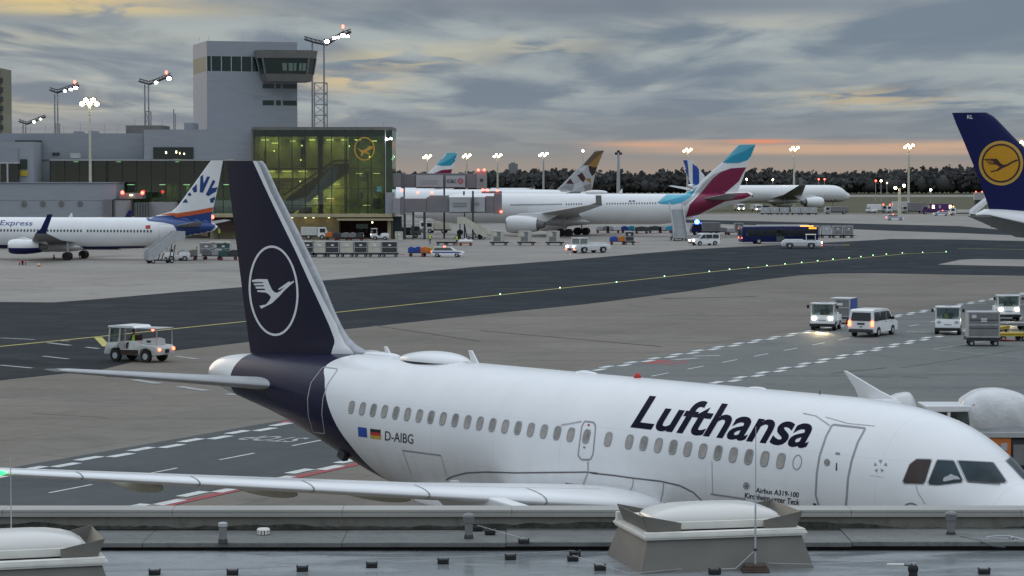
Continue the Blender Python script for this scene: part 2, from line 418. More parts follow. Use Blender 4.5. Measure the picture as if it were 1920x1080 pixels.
sheet('pale_apron_strip',[(-300,905),(0,842),(110,815),(330,770),(480,752),(560,742),(700,722),(700,770),(450,815),(110,878),(-300,955)],.006,'pale')
# service road (one straight road running away to the right)
rdir=(G(1510,622)-G(110,870)); rdir.z=0; RL=rdir.length; rdir.normalize(); rn=Vector((rdir.y,-rdir.x,0))
RANG=math.atan2(rdir.y,rdir.x)
ro=G(110,870); ro.z=0
RW=(G(1350,718)-ro).dot(rn); RW2=(G(480,910)-ro).dot(rn)
def rp(t,o,z): p=ro+rdir*t+rn*o; return (p.x,p.y,z)
def rquad(mb,t0,t1,o0,o1,z): mb.poly([rp(t0,o0,z),rp(t1,o0,z),rp(t1,o1,z),rp(t0,o1,z)])
tl=(G(640,780)-ro).dot(rdir)
mb=MB(); rquad(mb,-60,tl,-.9,RW-.2,.012); structure(mb.build('service_road','roadasphalt'))
mb=MB(); mb.poly([rp(tl,-.5,.013),rp(320,-.5,.013),rp(320,RW+.2,.013),rp(tl,RW+.2,.013)]); structure(mb.build('service_road_grey','roadgrey'))
# stand area right of the road
mb=MB(); mb.poly([rp(tl+14,RW+.25,.008),rp(330,RW+.25,.008),rp(330,RW+70,.008),rp(tl+14,RW+70,.008)]); structure(mb.build('stand_pavement','roadgrey'))
mb=MB()
t=-58
while t<300:                                # zipper edge lines: two rows of staggered blocks
    for o in (0.0,RW-.25):
        k=1.55
        rquad(mb,t,t+k,o-.22,o+.27,.02)
        rquad(mb,t+k*.97,t+k*1.95,o+.28,o+.76,.02)
    t+=3.7
structure(mb.build('road_edge_marking','pwhite'))
mb=MB(); t=-52.2
while t<290:
    rquad(mb,t,t+2.6,RW*.5-.07,RW*.5+.07,.02); t+=5.6
structure(mb.build('road_centre_marking','pwhite'))
mb=MB(); rquad(mb,-40,tl-1,RW+.34,RW+.80,.016); rquad(mb,tl-4,tl+16,-.6,-.2,.016)
structure(mb.build('red_line_marking','pred'))
# stop lettering painted on the road, read by drivers coming towards the terminal
so_=G(512,823.5); so_.z=.02
tb,x0,x1,y0,y1=text_mesh('STOP',0,.02)
for v in tb.verts:
    a=(v.co.x-x0)/(x1-x0); b_=(v.co.y-y0)/(y1-y0)
    p=Vector(so_)-rn*(a-.5)*2.7 - rdir*(b_-.5)*1.9
    v.co=(p.x,p.y,.022)
mb=MB(); mb._add(tb); structure(mb.build('stop_marking','pwhite2'))
def linepx(mb,pts,w,z):
    P=[G(u,v) for u,v in pts]
    for a,b in zip(P[:-1],P[1:]):
        d=(b-a); d.z=0; n=Vector((d.y,-d.x,0)).normalized()*w/2
        mb.poly([(a.x-n.x,a.y-n.y,z),(b.x-n.x,b.y-n.y,z),(b.x+n.x,b.y+n.y,z),(a.x+n.x,a.y+n.y,z)])
def dashpx(mb,a,b,w,z,on,off):
    A,B=G(*a),G(*b); d=B-A; d.z=0; L=d.length; d.normalize(); n=Vector((d.y,-d.x,0))*w/2; t=0
    while t<L:
        p=A+d*t; q=A+d*min(L,t+on); mb.poly([(p.x-n.x,p.y-n.y,z),(q.x-n.x,q.y-n.y,z),(q.x+n.x,q.y+n.y,z),(p.x+n.x,p.y+n.y,z)]); t+=on+off
TL=[(-300,684),(0,650),(190,631),(460,603),(640,585),(920,555),(1160,529),(1370,506),(1500,494),(1600,485),(1700,476),(1775,473)]
mb=MB(); linepx(mb,TL,.36,.018); linepx(mb,[(1795,466),(1830,466.5),(1920,468),(2200,470)],.5,.018)
linepx(mb,[(184,633),(200,650)],.55,.018)
structure(mb.build('taxiway_marking','pyellow'))
mb=MB()
for a,b,wd in (((0,634),(130,640),.35),((90,643),(185,654),.4),((0,685),(110,695),.35),((80,668),(150,676),.3),((170,700),(440,741),.55),((330,668),(392,677),.4),
               ((1240,684),(1500,664),.0),):
    if wd: dashpx(mb,a,b,wd,.018,3.2,2.2)
dashpx(mb,(1750,655),(1848,640),.16,.018,40,1); dashpx(mb,(1750,656),(1920,671),.16,.018,40,1)
dashpx(mb,(1815,569),(1850,570),.4,.018,40,1); dashpx(mb,(1700,622),(1745,623),.4,.018,40,1)
dashpx(mb,(1262,675),(1310,672),.7,.018,40,1); dashpx(mb,(1300,668),(1350,667),.6,.018,40,1)
dashpx(mb,(0,553),(250,536),.3,.018,7,12); dashpx(mb,(600,517),(900,492),.3,.018,9,14); dashpx(mb,(640,497),(770,489),.5,.018,9,7)
structure(mb.build('apron_marking','pwhite2'))
mb=MB(); dashpx(mb,(1215,682),(1250,676),1.0,.018,60,1); dashpx(mb,(1243,684),(1290,678),.5,.018,60,1)
structure(mb.build('faded_red_marking','pred'))
# patches and tar seams on the near apron
mb=MB()
for a,b,wd in (((1590,706),(1670,708),.2),((1690,707),(1740,708),.3),((1560,700),(1660,690),.3),((1690,690),(1920,655),.12),
   ((900,620),(1240,650),.2),((700,610),(900,640),.2),((1240,560),(1420,556),.6),((60,775),(200,783),.08)):
    linepx(mb,[a,b],wd,.0195)
structure(mb.build('tar_seam_marking','tar'))
# green centre-line lights
gl=[(938,553),(1050,541),(1156,530),(1246,519),(1330,510),(1368,506),(1403,503),(1438,499),(1472,496),(1503,493),(1533,490),(1562,487),(1592,484.5),(1614,482),(1637,479.5),(1662,477.5),(1692,475),(1730,474),(1774,473)]
ORD='first second third fourth fifth sixth seventh eighth ninth tenth eleventh twelfth thirteenth fourteenth fifteenth sixteenth seventeenth eighteenth last'.split()
proto=None
for i,(u,v) in enumerate(gl):
    p=G(u,v)
    if proto is None:
        proto=empty('taxiway_light',(p.x,p.y,.008),0,'green taxiway centre line light, first counting right from the tail fin','runway light','green taxiway centre line lights')
        MB().cyl((0,0,.0),(0,0,.05),.15,.11,12).build('housing','steel',proto)
        MB().ball((0,0,.07),(.06,.06,.05),10,6).build('lens','greenlamp',proto)
    else: clone(proto,(p.x,p.y,.008),0,'green taxiway centre line light, %s counting right from the tail fin'%ORD[i])
# ================================================================ aircraft toolkit
def interp(tab,x):
    """smooth (monotone cubic) interpolation through a table of (x, y)"""
    n=len(tab)
    if x<=tab[0][0]: return tab[0][1]
    if x>=tab[-1][0]: return tab[-1][1]
    d=[(tab[i+1][1]-tab[i][1])/(tab[i+1][0]-tab[i][0]) for i in range(n-1)]
    m=[d[0]]+[0 if d[i-1]*d[i]<=0 else 2*d[i-1]*d[i]/(d[i-1]+d[i]) for i in range(1,n-1)]+[d[-1]]
    for i in range(n-1):
        if tab[i][0]<=x<=tab[i+1][0]:
            h=tab[i+1][0]-tab[i][0]; t=(x-tab[i][0])/h
            return ((2*t**3-3*t*t+1)*tab[i][1]+(t**3-2*t*t+t)*h*m[i]+(-2*t**3+3*t*t)*tab[i+1][1]+(t**3-t*t)*h*m[i+1])
def lin(tab,x):
    if x<=tab[0][0]: return tab[0][1]
    for a,b in zip(tab[:-1],tab[1:]):
        if x<=b[0]: return a[1]+(b[1]-a[1])*(x-a[0])/(b[0]-a[0])
    return tab[-1][1]
def naca(c,t): 
    c=min(1,max(0,c)); return 5*t*(.2969*math.sqrt(c)-.126*c-.3516*c*c+.2843*c**3-.1036*c**4)+.0006
class Plane:
    def __init__(s,nose,hd,name,label,group=None):
        s.root=empty(name,(nose[0],nose[1],0),hd,label,'airliner',group)
        s.Mx=Matrix.Translation((nose[0],nose[1],0))@Matrix.Rotation(hd,4,'Z'); s.Mi=s.Mx.inverted()
    def pix(s,u,v,ys=0.0):
        """pixel -> (X aft of nose, z) on the vertical plane lying ys to starboard of the centre line"""
        o=s.Mi@CAM; d=s.Mi.to_3x3()@ray(u,v); t=(-ys-o.y)/d.y; p=o+d*t; return (-p.x,p.z)
    def fuselage(s,zt,zb,hw,L,m,nx=110,nth=72,name='fuselage'):
        xs=[L*(i/nx)**1.0 for i in range(nx+1)]
        xs=sorted(set([L*.12*(i/26)**2 for i in range(27)]+[x for x in xs if x>L*.12]))
        rings=[]
        for x in xs:
            a,b,h=interp(zt,x),interp(zb,x),interp(hw,x); cz=(a+b)/2; hh=max(.01,(a-b)/2); h=max(.01,h)
            rings.append([(-x,h*math.sin(2*math.pi*k/nth),cz+hh*math.cos(2*math.pi*k/nth)) for k in range(nth)])
        s.zt,s.zb,s.hw,s.L=zt,zb,hw,L
        s.fus=MB().loft(rings).build(name,m,s.root,smooth=40); return s.fus
    def fin(s,le,te,z0,z1,tc,parts,nz=26,nc=16,base_t=None):
        """vertical tail: le/te/.. are tables z -> X ; parts = [(name, from-table, to-table, material)]"""
        out=[]
        for name,fa,fb,m in parts:
            mb=MB(); rings=[]
            for i in range(nz+1):
                z=z0+(z1-z0)*i/nz; l,t=lin(le,z),lin(te,z); ch=max(.05,t-l); tk=min(tc,.62/ch)
                a,b=lin(fa,z),max(lin(fb,z),lin(fa,z)+.004)
                xs=[a+(b-a)*(k/nc)**(1.6 if fa is le else 1) for k in range(nc+1)]
                up=[(-x,naca((x-l)/ch,tk)*ch,z) for x in xs]; dn=[(-x,-naca((x-l)/ch,tk)*ch,z) for x in reversed(xs)]
                rings.append(up+dn)
            out.append(mb.loft(rings).build(name,m,s.root,smooth=35))
        return out
    def wing(s,st,m,name='wing',side=-1,nc=14,ns=6,split=None):
        """st = [(Y, X_le, z, chord, t/c)] ; side -1 starboard, +1 port"""
        rings=[]
        for q in range(len(st)-1):
            for k in range(ns+(q==len(st)-2)):
                f=k/ns; Y,X,z,c,t=[st[q][j]+(st[q+1][j]-st[q][j])*f for j in range(5)]
                up=[];dn=[]
                for i in range(nc+1):
                    u=(i/nc)**1.7; h=naca(u,t)*c
                    up.append((-(X+u*c),side*Y,z+h*1.15-.01*c*u)); dn.append((-(X+u*c),side*Y,z-h*.75-.01*c*u))
                rings.append(up+dn[::-1])
        return MB().loft(rings).build(name,m,s.root,smooth=40)
    def nacelle(s,X,Y,z,L,r,m,lipm,side=-1,pylon=None,body_parent=None):
        y=side*Y; n=40
        prof=[(0,.80),(.03,.88),(.10,.955),(.25,1.0),(.5,.99),(.75,.9),(1.0,.74)]
        mb=MB(); mb.loft([[(-(X+L*a),y+r*b*math.sin(2*math.pi*k/n),z+r*b*math.cos(2*math.pi*k/n)) for k in range(n)] for a,b in prof],caps=False)
        if isinstance(m,list):
            mb.bm.faces.ensure_lookup_table()
            for f in mb.bm.faces: f.material_index=1 if f.calc_center_median().z<z-.1*r else 0
        e=mb.build('engine',m,s.root,smooth=50)
        mb=MB(); mb.loft([[(-(X+L*a),y+r*b*math.sin(2*math.pi*k/n),z+r*b*math.cos(2*math.pi*k/n)) for k in range(n)] for a,b in ((.05,.84),(-.002,.86),(-.012,.82),(.01,.77),(.12,.74))],caps=False)
        mb.build('intake_lip',lipm,e,smooth=60)
        mb=MB(); mb.cyl((-(X+.13*L),y,z),(-(X+.14*L),y,z),r*.76,n=n); mb.cyl((-(X+.03*L),y,z),(-(X+.13*L),y,z),.02,r*.28,16)
        mb.build('fan','dark',e)
        mb=MB(); mb.cyl((-(X+.80*L),y,z),(-(X+1.22*L),y,z),r*.62,r*.36,24); mb.build('exhaust','grey',e,smooth=40)
        if pylon:
            x0,x1,zt=pylon
            mb=MB(); mb.prism([(-(X+.15*L),z+r*.9),(-(X+.45*L),z+r*1.25),(-x0,zt),(-x1,zt-.1),(-(X+1.25*L),z+r*.25),(-(X+.8*L),z+r*.3)],y-.2,y+.2,bev=.05)
            mb.build('engine_pylon',m,s.root)
        return e
    def gear(s,X,Y,ztop,r,w,nper=2,axles=1,strut=.13):
        mb=MB(); mb.cyl((-X,Y,r),(-X,Y,ztop),strut)
        for a in range(axles):
            xo=(a-(axles-1)/2)*r*2.25; mb.cyl((-X-xo,Y-w,r),(-X-xo,Y+w,r),.07)
        if axles>1: mb.box((-X,Y,r),(r*2.4*(axles-1),.2,.2))
        g=mb.build('landing_gear','lgrey',s.root)
        for a in range(axles):
            xo=(a-(axles-1)/2)*r*2.25
            for sd in (-1,1):
                MB().cyl((-X-xo,Y+sd*w*.6,r),(-X-xo,Y+sd*(w*.6+r*.55),r),r,n=24).build('wheel','black',g,smooth=40)
def rounded(poly,k=.22,n=4):
    out=[]; N_=len(poly)
    for i in range(N_):
        p0,p1,p2=poly[i-1],poly[i],poly[(i+1)%N_]
        a=(p1[0]+(p0[0]-p1[0])*k,p1[1]+(p0[1]-p1[1])*k); b=(p1[0]+(p2[0]-p1[0])*k,p1[1]+(p2[1]-p1[1])*k)
        for j in range(n+1):
            t=j/n; out.append(((1-t)**2*a[0]+2*t*(1-t)*p1[0]+t*t*b[0],(1-t)**2*a[1]+2*t*(1-t)*p1[1]+t*t*b[1]))
    return out
def oval_window(mb_frame,mb_pane,P,n,up,w,h,Mi,off=.004):
    fw=up.cross(n).normalized(); u=n.cross(fw).normalized(); o=P+n*off
    def ring(a,b,d,N_=22):
        r=[]
        for k in range(N_):
            t=2*math.pi*k/N_; c,s_=math.cos(t),math.sin(t)
            x=a*abs(c)**.75*(1 if c>=0 else -1); y=b*abs(s_)**.62*(1 if s_>=0 else -1)
            r.append(Mi@(o+fw*x+u*y+n*d))
        return r
    mb_frame.loft([ring(w/2+.035,h/2+.035,.0),ring(w/2+.025,h/2+.025,.010),ring(w/2,h/2,.008),ring(w/2-.012,h/2-.012,-.001)],caps=False)
    mb_pane.poly(ring(w/2,h/2,.002))
# ================================================================ the near airliner
A=Plane((12.4256,54.1608),-0.861596,'airliner','white short airliner with dark blue tail fin parked below the roof edge')
zt=[(0,3.22),(.12,3.5),(.35,3.76),(.7,4.0),(1.1,4.2),(1.45,4.36),(1.9,4.73),(2.4,5.10),(3.0,5.42),(3.7,5.66),(4.6,5.82),(5.6,5.90),(6.6,5.93),(23,5.93),(25.5,5.91),(28,5.83),(30,5.72),(31.5,5.62),(32.8,5.50),(33.55,5.37),(33.95,5.18),(34.1,5.0)]
zb=[(0,3.18),(.12,2.92),(.35,2.7),(.8,2.42),(1.5,2.14),(2.5,1.93),(3.7,1.82),(5,1.79),(20.5,1.79),(22,1.86),(24,2.2),(26,2.75),(28,3.32),(30,3.78),(32,4.12),(33.3,4.36),(33.9,4.56),(34.1,4.72)]
hw=[(0,.03),(.12,.31),(.35,.56),(.7,.84),(1.1,1.07),(1.5,1.25),(2,1.45),(2.6,1.63),(3.4,1.8),(4.4,1.91),(5.5,1.965),(6.6,1.975),(22,1.975),(24,1.93),(26,1.78),(28,1.5),(30,1.16),(32,.80),(33.2,.56),(33.9,.36),(34.1,.2)]
LZ,LX0,LX1=(1.4,6.2),22.0,34.0
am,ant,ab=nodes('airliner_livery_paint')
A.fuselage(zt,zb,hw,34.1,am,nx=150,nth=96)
bv=bvh_of([A.fus],A.Mx)
# dark blue tail paint: border curve read off the hull, kept as a curve X(z) in the paint itself
bd=[(617,681),(609,713),(611,742),(618,768),(636,806),(662,841),(688,870),(712,890)]
cur=[]
for u,v in bd:
    l,n=cast(bv,u,v)
    if l is not None: q=A.Mi@l; cur.append((q.z,-q.x))
cur.sort()
tcn=ant.nodes.new('ShaderNodeTexCoord'); sp=ant.nodes.new('ShaderNodeSeparateXYZ'); ant.links.new(tcn.outputs['Object'],sp.inputs[0])
fc=ant.nodes.new('ShaderNodeFloatCurve'); cv_=fc.mapping.curves[0]
pts=[((z-LZ[0])/(LZ[1]-LZ[0]),(x-LX0)/(LX1-LX0)) for z,x in cur]
ztop=cur[-1]; pts=pts+[((5.95-LZ[0])/(LZ[1]-LZ[0]),(ztop[1]-.55-LX0)/(LX1-LX0))]
lo=cur[0]; pts=[((1.79-LZ[0])/(LZ[1]-LZ[0]),max(.01,(lo[1]-.8-LX0)/(LX1-LX0)))]+pts
while len(cv_.points)<len(pts): cv_.points.new(.5,.5)
for p,q in zip(cv_.points,pts): p.location=q
fc.mapping.use_clip=False; fc.mapping.update()
zn=mth(ant,'DIVIDE',mth(ant,'SUBTRACT',sp.outputs[2],LZ[0]),LZ[1]-LZ[0]); ant.links.new(zn,fc.inputs['Value'])
xb=mth(ant,'MULTIPLY_ADD',fc.outputs[0],LX1-LX0,LX0)
XX=mth(ant,'MULTIPLY',sp.outputs[0],-1.0)
inn=mth(ant,'MULTIPLY',mth(ant,'GREATER_THAN',XX,xb),mth(ant,'LESS_THAN',mth(ant,'ADD',XX,mth(ant,'MULTIPLY',mth(ant,'SUBTRACT',5.5,sp.outputs[2]),-.35)),31.75))
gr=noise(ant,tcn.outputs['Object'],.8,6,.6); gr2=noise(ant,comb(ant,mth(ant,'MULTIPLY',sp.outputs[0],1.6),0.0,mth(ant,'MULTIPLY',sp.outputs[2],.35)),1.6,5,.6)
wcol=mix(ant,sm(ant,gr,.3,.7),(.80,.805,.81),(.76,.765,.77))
grime_bounce=mth(ant,'MULTIPLY',sm(ant,sp.outputs[2],4.2,2.4),sm(ant,gr2,.35,.7,.15,.75))  # belly dirt, with warm ground bounce painted into the same lower-hull tint
wcol=mix(ant,mth(ant,'MULTIPLY',grime_bounce,.5),wcol,(.53,.495,.45))
jx=mth(ant,'ABSOLUTE',mth(ant,'SUBTRACT',mth(ant,'FRACT',mth(ant,'MULTIPLY',XX,.37)),.5))
jl=mth(ant,'MULTIPLY',mth(ant,'LESS_THAN',jx,.0032),.16)
jz=mth(ant,'ABSOLUTE',mth(ant,'SUBTRACT',mth(ant,'FRACT',mth(ant,'MULTIPLY',mth(ant,'ADD',sp.outputs[2],.24),.70)),.5))
jl2=mth(ant,'MULTIPLY',mth(ant,'LESS_THAN',jz,.0055),.13)
wcol=mix(ant,mth(ant,'MAXIMUM',jl,jl2),wcol,(.25,.25,.26))
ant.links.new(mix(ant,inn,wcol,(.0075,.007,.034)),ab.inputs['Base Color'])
ab.inputs['Roughness'].default_value=.26; ab.inputs['Specular IOR Level'].default_value=.45
ant.links.new(mth(ant,'MULTIPLY_ADD',inn,-.28,.3),ab.inputs['Coat Weight']); ant.links.new(mth(ant,'MULTIPLY_ADD',inn,-.27,.45),ab.inputs['Specular IOR Level']); ab.inputs['Coat Roughness'].default_value=.06
# vertical tail
letr=[(491,302),(498,309),(521,360),(562,440),(603,525),(625,580),(640,612),(652,632),(668,648),(690,660)]
boot=[(484,302),(491,312),(512,360),(553,440),(594,525),(621,581),(634,606),(643,626),(655,645),(672,659)]
spl=[(478,302),(484,314),(501,350),(522,393),(561,471),(601,557),(626,612),(638,640),(636,655),(633,668)]
tetr=[(424.5,302),(430,350),(440,430),(450,510),(460,590),(469,655),(471,668)]
def tab(px): 
    t=[(lambda q:(q[1],q[0]))(A.pix(u,v)) for u,v in px]; t.sort(); return t
le,bt,sp_,te=tab(letr),tab(boot),tab(spl),tab(tetr)
ztip=A.pix(455,302)[1]
fins=A.fin(le,te,5.3,ztip,.085,[('fin',sp_,te,'navy'),('fin_leading_edge',bt,sp_,'white'),('leading_edge_strip',le,bt,'steel')],nz=60)
finbv=bvh_of(fins,A.Mx)
# crane in a ring on the fin
ring_o=[];ring_i=[]
for k in range(72):
    t=2*math.pi*k/72; c,s_=math.cos(t),math.sin(t)
    for lst,a,b in ((ring_o,46.6,84.8),(ring_i,42.8,80.6)):
        y=b*s_; lst.append((513.4+a*c+y*.042,545.1+y))
emb=decal('ring_emblem',[ring_o,ring_i],finbv,'pwhite_logo' if False else 'white',A.root,A.Mi,.01,14)
bird=[(162,418),(215,408),(305,410),(322,455),(347,507),(368,530),(392,535),(420,522),(463,482),(408,510),(404,500),(500,432),(512,434),(516,440),(545,424),(550,434),(520,460),(470,505),(410,570),(345,632),(247,681),(231,655),(290,643),(318,610),(337,576),(318,551),(290,533),(212,526),(209,512),(285,510),(278,497),(198,496),(194,478),(274,476),(270,465),(182,466),(178,450),(266,446),(262,437),(165,436)]
decal('crane_emblem',zs(bird,440,440,4.911),finbv,'white',A.root,A.Mi,.01,10)
# belly fairing
rings=[]
for i in range(31):
    x=9.2+12.2*i/30; f=math.sin(math.pi*i/30)**.55 if 0<i<30 else 0.02
    a,b=2.08*(.80+.2*f),(.62+.72*f)
    rings.append([(-x,a*math.sin(2*math.pi*k/56),2.05+(b if math.cos(2*math.pi*k/56)>0 else .62*f+.05)*abs(math.cos(2*math.pi*k/56))**.8*(1 if math.cos(2*math.pi*k/56)>0 else -1)) for k in range(56)])
fair=MB().loft(rings).build('belly_fairing','white',A.root,smooth=50)
# wings
rx,rz_=A.pix(1212,951,2.25); tx,tz=A.pix(3,888,16.6)
print('WING root',rx,rz_,'tip',tx,tz)
m_=(tx-rx)/(16.6-2.25); mz=(tz-rz_)/(16.6-2.25)
def LEx(Y): return rx+m_*(Y-2.25)
def LEz(Y): return rz_+mz*(Y-2.25)
st=[(1.2,LEx(1.2),LEz(1.2),6.6,.10),(2.25,rx,rz_,6.1,.105),(6.4,LEx(6.4),LEz(6.4),3.95,.105),(16.6,LEx(16.6),LEz(16.6),1.62,.11),(17.0,LEx(17)+.12,LEz(17),1.4,.09)]
st0=st
for sd in (-1,1):
    st=[(Y*(.982 if sd>0 else 1),X+(.55*(Y/17)**2 if sd>0 else 0),z-(.42*(Y/17)**2 if sd>0 else 0),c,t) for Y,X,z,c,t in st0]
    wg=A.wing(st,'white',side=sd,ns=9,nc=20)
    # slat joints and flap gaps
    for Y in ((4.6,7.3,9.9,12.4,14.9) if sd<0 else ()):
        mb=MB(); c=3.0; x,z=LEx(Y),LEz(Y)
        ch=lin([(2.25,6.1),(6.4,3.95),(16.6,1.62)],Y); tt=lin([(2.25,.105),(6.4,.105),(16.6,.11)],Y)
        P=[]
        for u in (.16,.1,.05,.02,.006,0,.006,.02,.05): P.append((u,1) if len(P)<6 else (u,-1))
        pts=[]
        for u,sg in P:
            h=naca(u,tt)*ch*(1.15 if sg>0 else -.75); pts.append((-(x+u*ch)+ (.012 if u<.01 else 0),z+h+sg*.006))
        for a,b in zip(pts[:-1],pts[1:]):
            mb.poly([(a[0],sd*Y-.018,a[1]),(b[0],sd*Y-.018,b[1]),(b[0],sd*Y+.018,b[1]),(a[0],sd*Y+.018,a[1])])
        mb.build('slat_joint','grey',wg)
    for fr,Y0,Y1 in (((.19,2.6,16.3),(.76,7,13)) if sd<0 else ()):
        row=[]; mb=MB()
        for k in range(25):
            Y=Y0+(Y1-Y0)*k/24; ch=lin([(2.25,6.1),(6.4,3.95),(16.6,1.62)],Y); tt=lin([(2.25,.105),(6.4,.105),(16.6,.11)],Y)
            row.append((-(LEx(Y)+fr*ch),sd*Y,LEz(Y)+naca(fr,tt)*ch*1.15-.01*ch*fr+.008))
        for a,b in zip(row[:-1],row[1:]): mb.poly([(a[0]-.014,a[1],a[2]),(b[0]-.014,b[1],b[2]),(b[0]+.014,b[1],b[2]),(a[0]+.014,a[1],a[2])])
        mb.build('wing_gap','grey',wg)
    # tip fence
    x,z=st[-1][1]+.1,st[-1][2]; YT=st[-1][0]
    mb=MB(); mb.prism([(-x,z+.03),(-(x+.85),z+.30),(-(x+2.3),z+.86),(-(x+2.42),z+.86),(-(x+1.9),z+.28),(-(x+1.75),z),(-(x+1.95),z-.25),(-(x+2.15),z-.62),(-(x+2.0),z-.62),(-(x+.9),z-.26)],sd*YT-.035,sd*YT+.035,bev=.02)
    mb.build('wingtip_fence','white',wg)
    # flap track fairings
    for Y,l in ((6.6,3.4),(9.4,3.0),(12.6,2.5)):
        ch=lin([(2.25,6.1),(6.4,3.95),(16.6,1.62)],Y); xx=LEx(Y)+ch*.55; zz=LEz(Y)-.24
        MB().ball((-(xx+l/2-.2),sd*Y,zz),(l/2,.15,.19),20,12).build('flap_track_fairing','cream',wg,smooth=60)  # cream colour stands in for the warm light under the wing
    A.nacelle(9.2,5.75,1.75,3.3,1.08,'white','chrome',sd,pylon=(LEx(5.75)+.1,LEx(5.75)+2.4,LEz(5.75)+.05))
    A.gear(17.0,sd*3.8,3.2,.58,.42)
A.gear(5.1,0,2.3,.38,.3)
MB().ball((-(LEx(16.62)-.02),-16.62,LEz(16.62)+.02),(.07,.10,.05),14,8).build('navigation_light','navgreen',A.root,smooth=60)
# tailplane
hr=A.pix(519,724,1.15); ht=A.pix(131,697,6.1)
print('HTP',hr,ht)
def hx(Y): return hr[0]+(ht[0]-hr[0])*(Y-1.15)/(6.1-1.15)
def hz(Y): return hr[1]+(ht[1]-hr[1])*(Y-1.15)/(6.1-1.15)
for sd in (-1,1):
    A.wing([(.3,hx(.6)+.1,hz(.6),3.6,.12),(1.15,hx(1.15),hz(1.15),3.35,.12),(5.9,hx(5.9),hz(5.9),1.45,.11),(6.2,hx(6.2)+.25,hz(6.2),1.1,.08)],'lgrey','tailplane',sd,nc=16,ns=8)
    MB().ball((-(hr[0]+.5),sd*.98,hr[1]),(1.0,.22,.17),18,10).build('tailplane_fairing','navy',A.root,smooth=60)
MB().cyl((-33.95,0,4.87),(-34.12,0,4.87),.17,.15,20).build('tail_exhaust','dark',A.root)
# ---- windows, doors and lettering laid on the hull
bv=bvh_of([A.fus,fair],A.Mx)
z7x=[340,410,480,552,625,700,776,851,928,1006,1086,1165,1246,1328,1410,1493,1577,1662,1749,1850]
z7y=[355,363,373,382,391,400,410,419,429,438.5,449,459,469,479,489,500,511,521,532,543]
fx=[162,320,428,538,648,758,871,985,1100,1216,1336,1457]; fy=[575,594,606,620,634,648,662,676,691,706,721,736]
wp_=[(560+x/3.4286,660+y/3.4286) for x,y in zip(z7x,z7y)]+[(1100+x/4,680+y/4) for x,y in zip(fx,fy)]
M['pane_a']=mat('cabin_blind',(.36,.33,.30),.35,var=.2,scale=6,spec=.6); M['pane_b']=mat('cabin_window_pane',(.25,.24,.22),.2,var=.3,scale=6,spec=.7)
M['wframe']=mat('window_frame_metal',(.30,.30,.305),.4,var=.1)
for i,(u,v) in enumerate(wp_):
    l,n=cast(bv,u,v); f1,f2=MB(),MB()
    up=Vector((0,0,1)); up=(up-n*up.dot(n)).normalized()
    oval_window(f1,f2,l,n,up,.215,.325,A.Mi)
    f=f1.build('cabin_window','wframe',A.root,smooth=50,recalc=False); f2.build('pane','pane_a' if (i*7)%5<3 else 'pane_b',f,recalc=False)
def ovalpx(cx,cy,a,b,n=24,lean=0): return [(cx+a*math.cos(2*math.pi*k/n)-lean*b*math.sin(2*math.pi*k/n),cy+b*math.sin(2*math.pi*k/n)) for k in range(n)]
M['seam']=mat('door_seam',(.30,.30,.31),.5,var=.1); M['seamf']=mat('faint_seam',(.40,.395,.385),.5,var=.1); M['seamd']=mat('dark_seam',(.13,.125,.125),.5,var=.1); M['seamn']=mat('pale_door_outline',(.35,.35,.37),.5)
stroke('window_plug',ovalpx(1495,867,8,13.5,lean=.12),.03,bv,'seam',A.root,A.Mi,closed=True)
aft=[(606,688),(634,692),(614,721),(605.5,747.5),(603.7,777),(609,813),(587,810),(578,777),(577,747),(583,718)]
stroke('cabin_door',rounded(aft,.12),.045,bv,'seamn',A.root,A.Mi,closed=True,step=4)
fwd=[(1561,796),(1623,803),(1608.6,829),(1597,863.7),(1590,898),(1588,928),(1586,950),(1536,950),(1529.4,928),(1531.7,886.7),(1537,854.5),(1549,818)]
fd=stroke('cabin_door',rounded(fwd,.1),.06,bv,'seam',A.root,A.Mi,closed=True,step=4)
decal('door_window',ovalpx(1551,867,5.6,6.6),bv,'pane_b',fd,A.Mi,.012,6)
decal('door_handle',[(1568,868),(1570,868),(1570,882),(1567,882)],bv,'dark',fd,A.Mi,.012,6); decal('door_placard',[(1567,848),(1575,849),(1575,853),(1567,852)],bv,'grey',fd,A.Mi,.012,6)
exit_=[(1096,790),(1113,792),(1117,799),(1112,852),(1107,862),(1090,862),(1084,854),(1087,830),(1091,800)]
ed=stroke('emergency_exit',rounded(exit_,.2),.05,bv,'seam',A.root,A.Mi,closed=True,step=4)
decal('exit_marking',[(1102,795),(1106,795.5),(1106,799),(1102,798.5)],bv,'red',ed,A.Mi,.011,5); decal('exit_marking',[(1094,837),(1098,837.5),(1098,841),(1094,840.5)],bv,'grey',ed,A.Mi,.011,5)
mk=lambda px,w,m,nm: stroke(nm,px,w,bv,m,A.root,A.Mi,off=.009)
z7=lambda p: zs(p,560,660,3.4286); z8=lambda p: zs(p,1100,680,4)
cd_=mk(z7([(668,632),(915,665)]),.045,'seam','cargo_door_outline'); mk(z7([(668,632),(690,690),(722,785)]),.022,'seamf','cargo_door_outline'); mk(z7([(915,665),(950,790)]),.018,'seamf','cargo_door_outline')
mk(z8([(940,735),(945,980)]),.02,'seamf','cargo_door_outline'); mk(z8([(930,985),(1190,1022)]),.045,'seam','cargo_door_outline'); mk(z8([(1270,740),(1268,960)]),.02,'seamf','cargo_door_outline')
mk(z7([(948,824),(965,812),(1000,797),(1080,777),(1200,771),(1400,777),(1850,772),(1920,779)])+z8([(30,828),(200,845),(340,865),(560,890),(700,922),(800,972),(860,1030),(905,1075)]),.04,'seamd','fairing_seam')
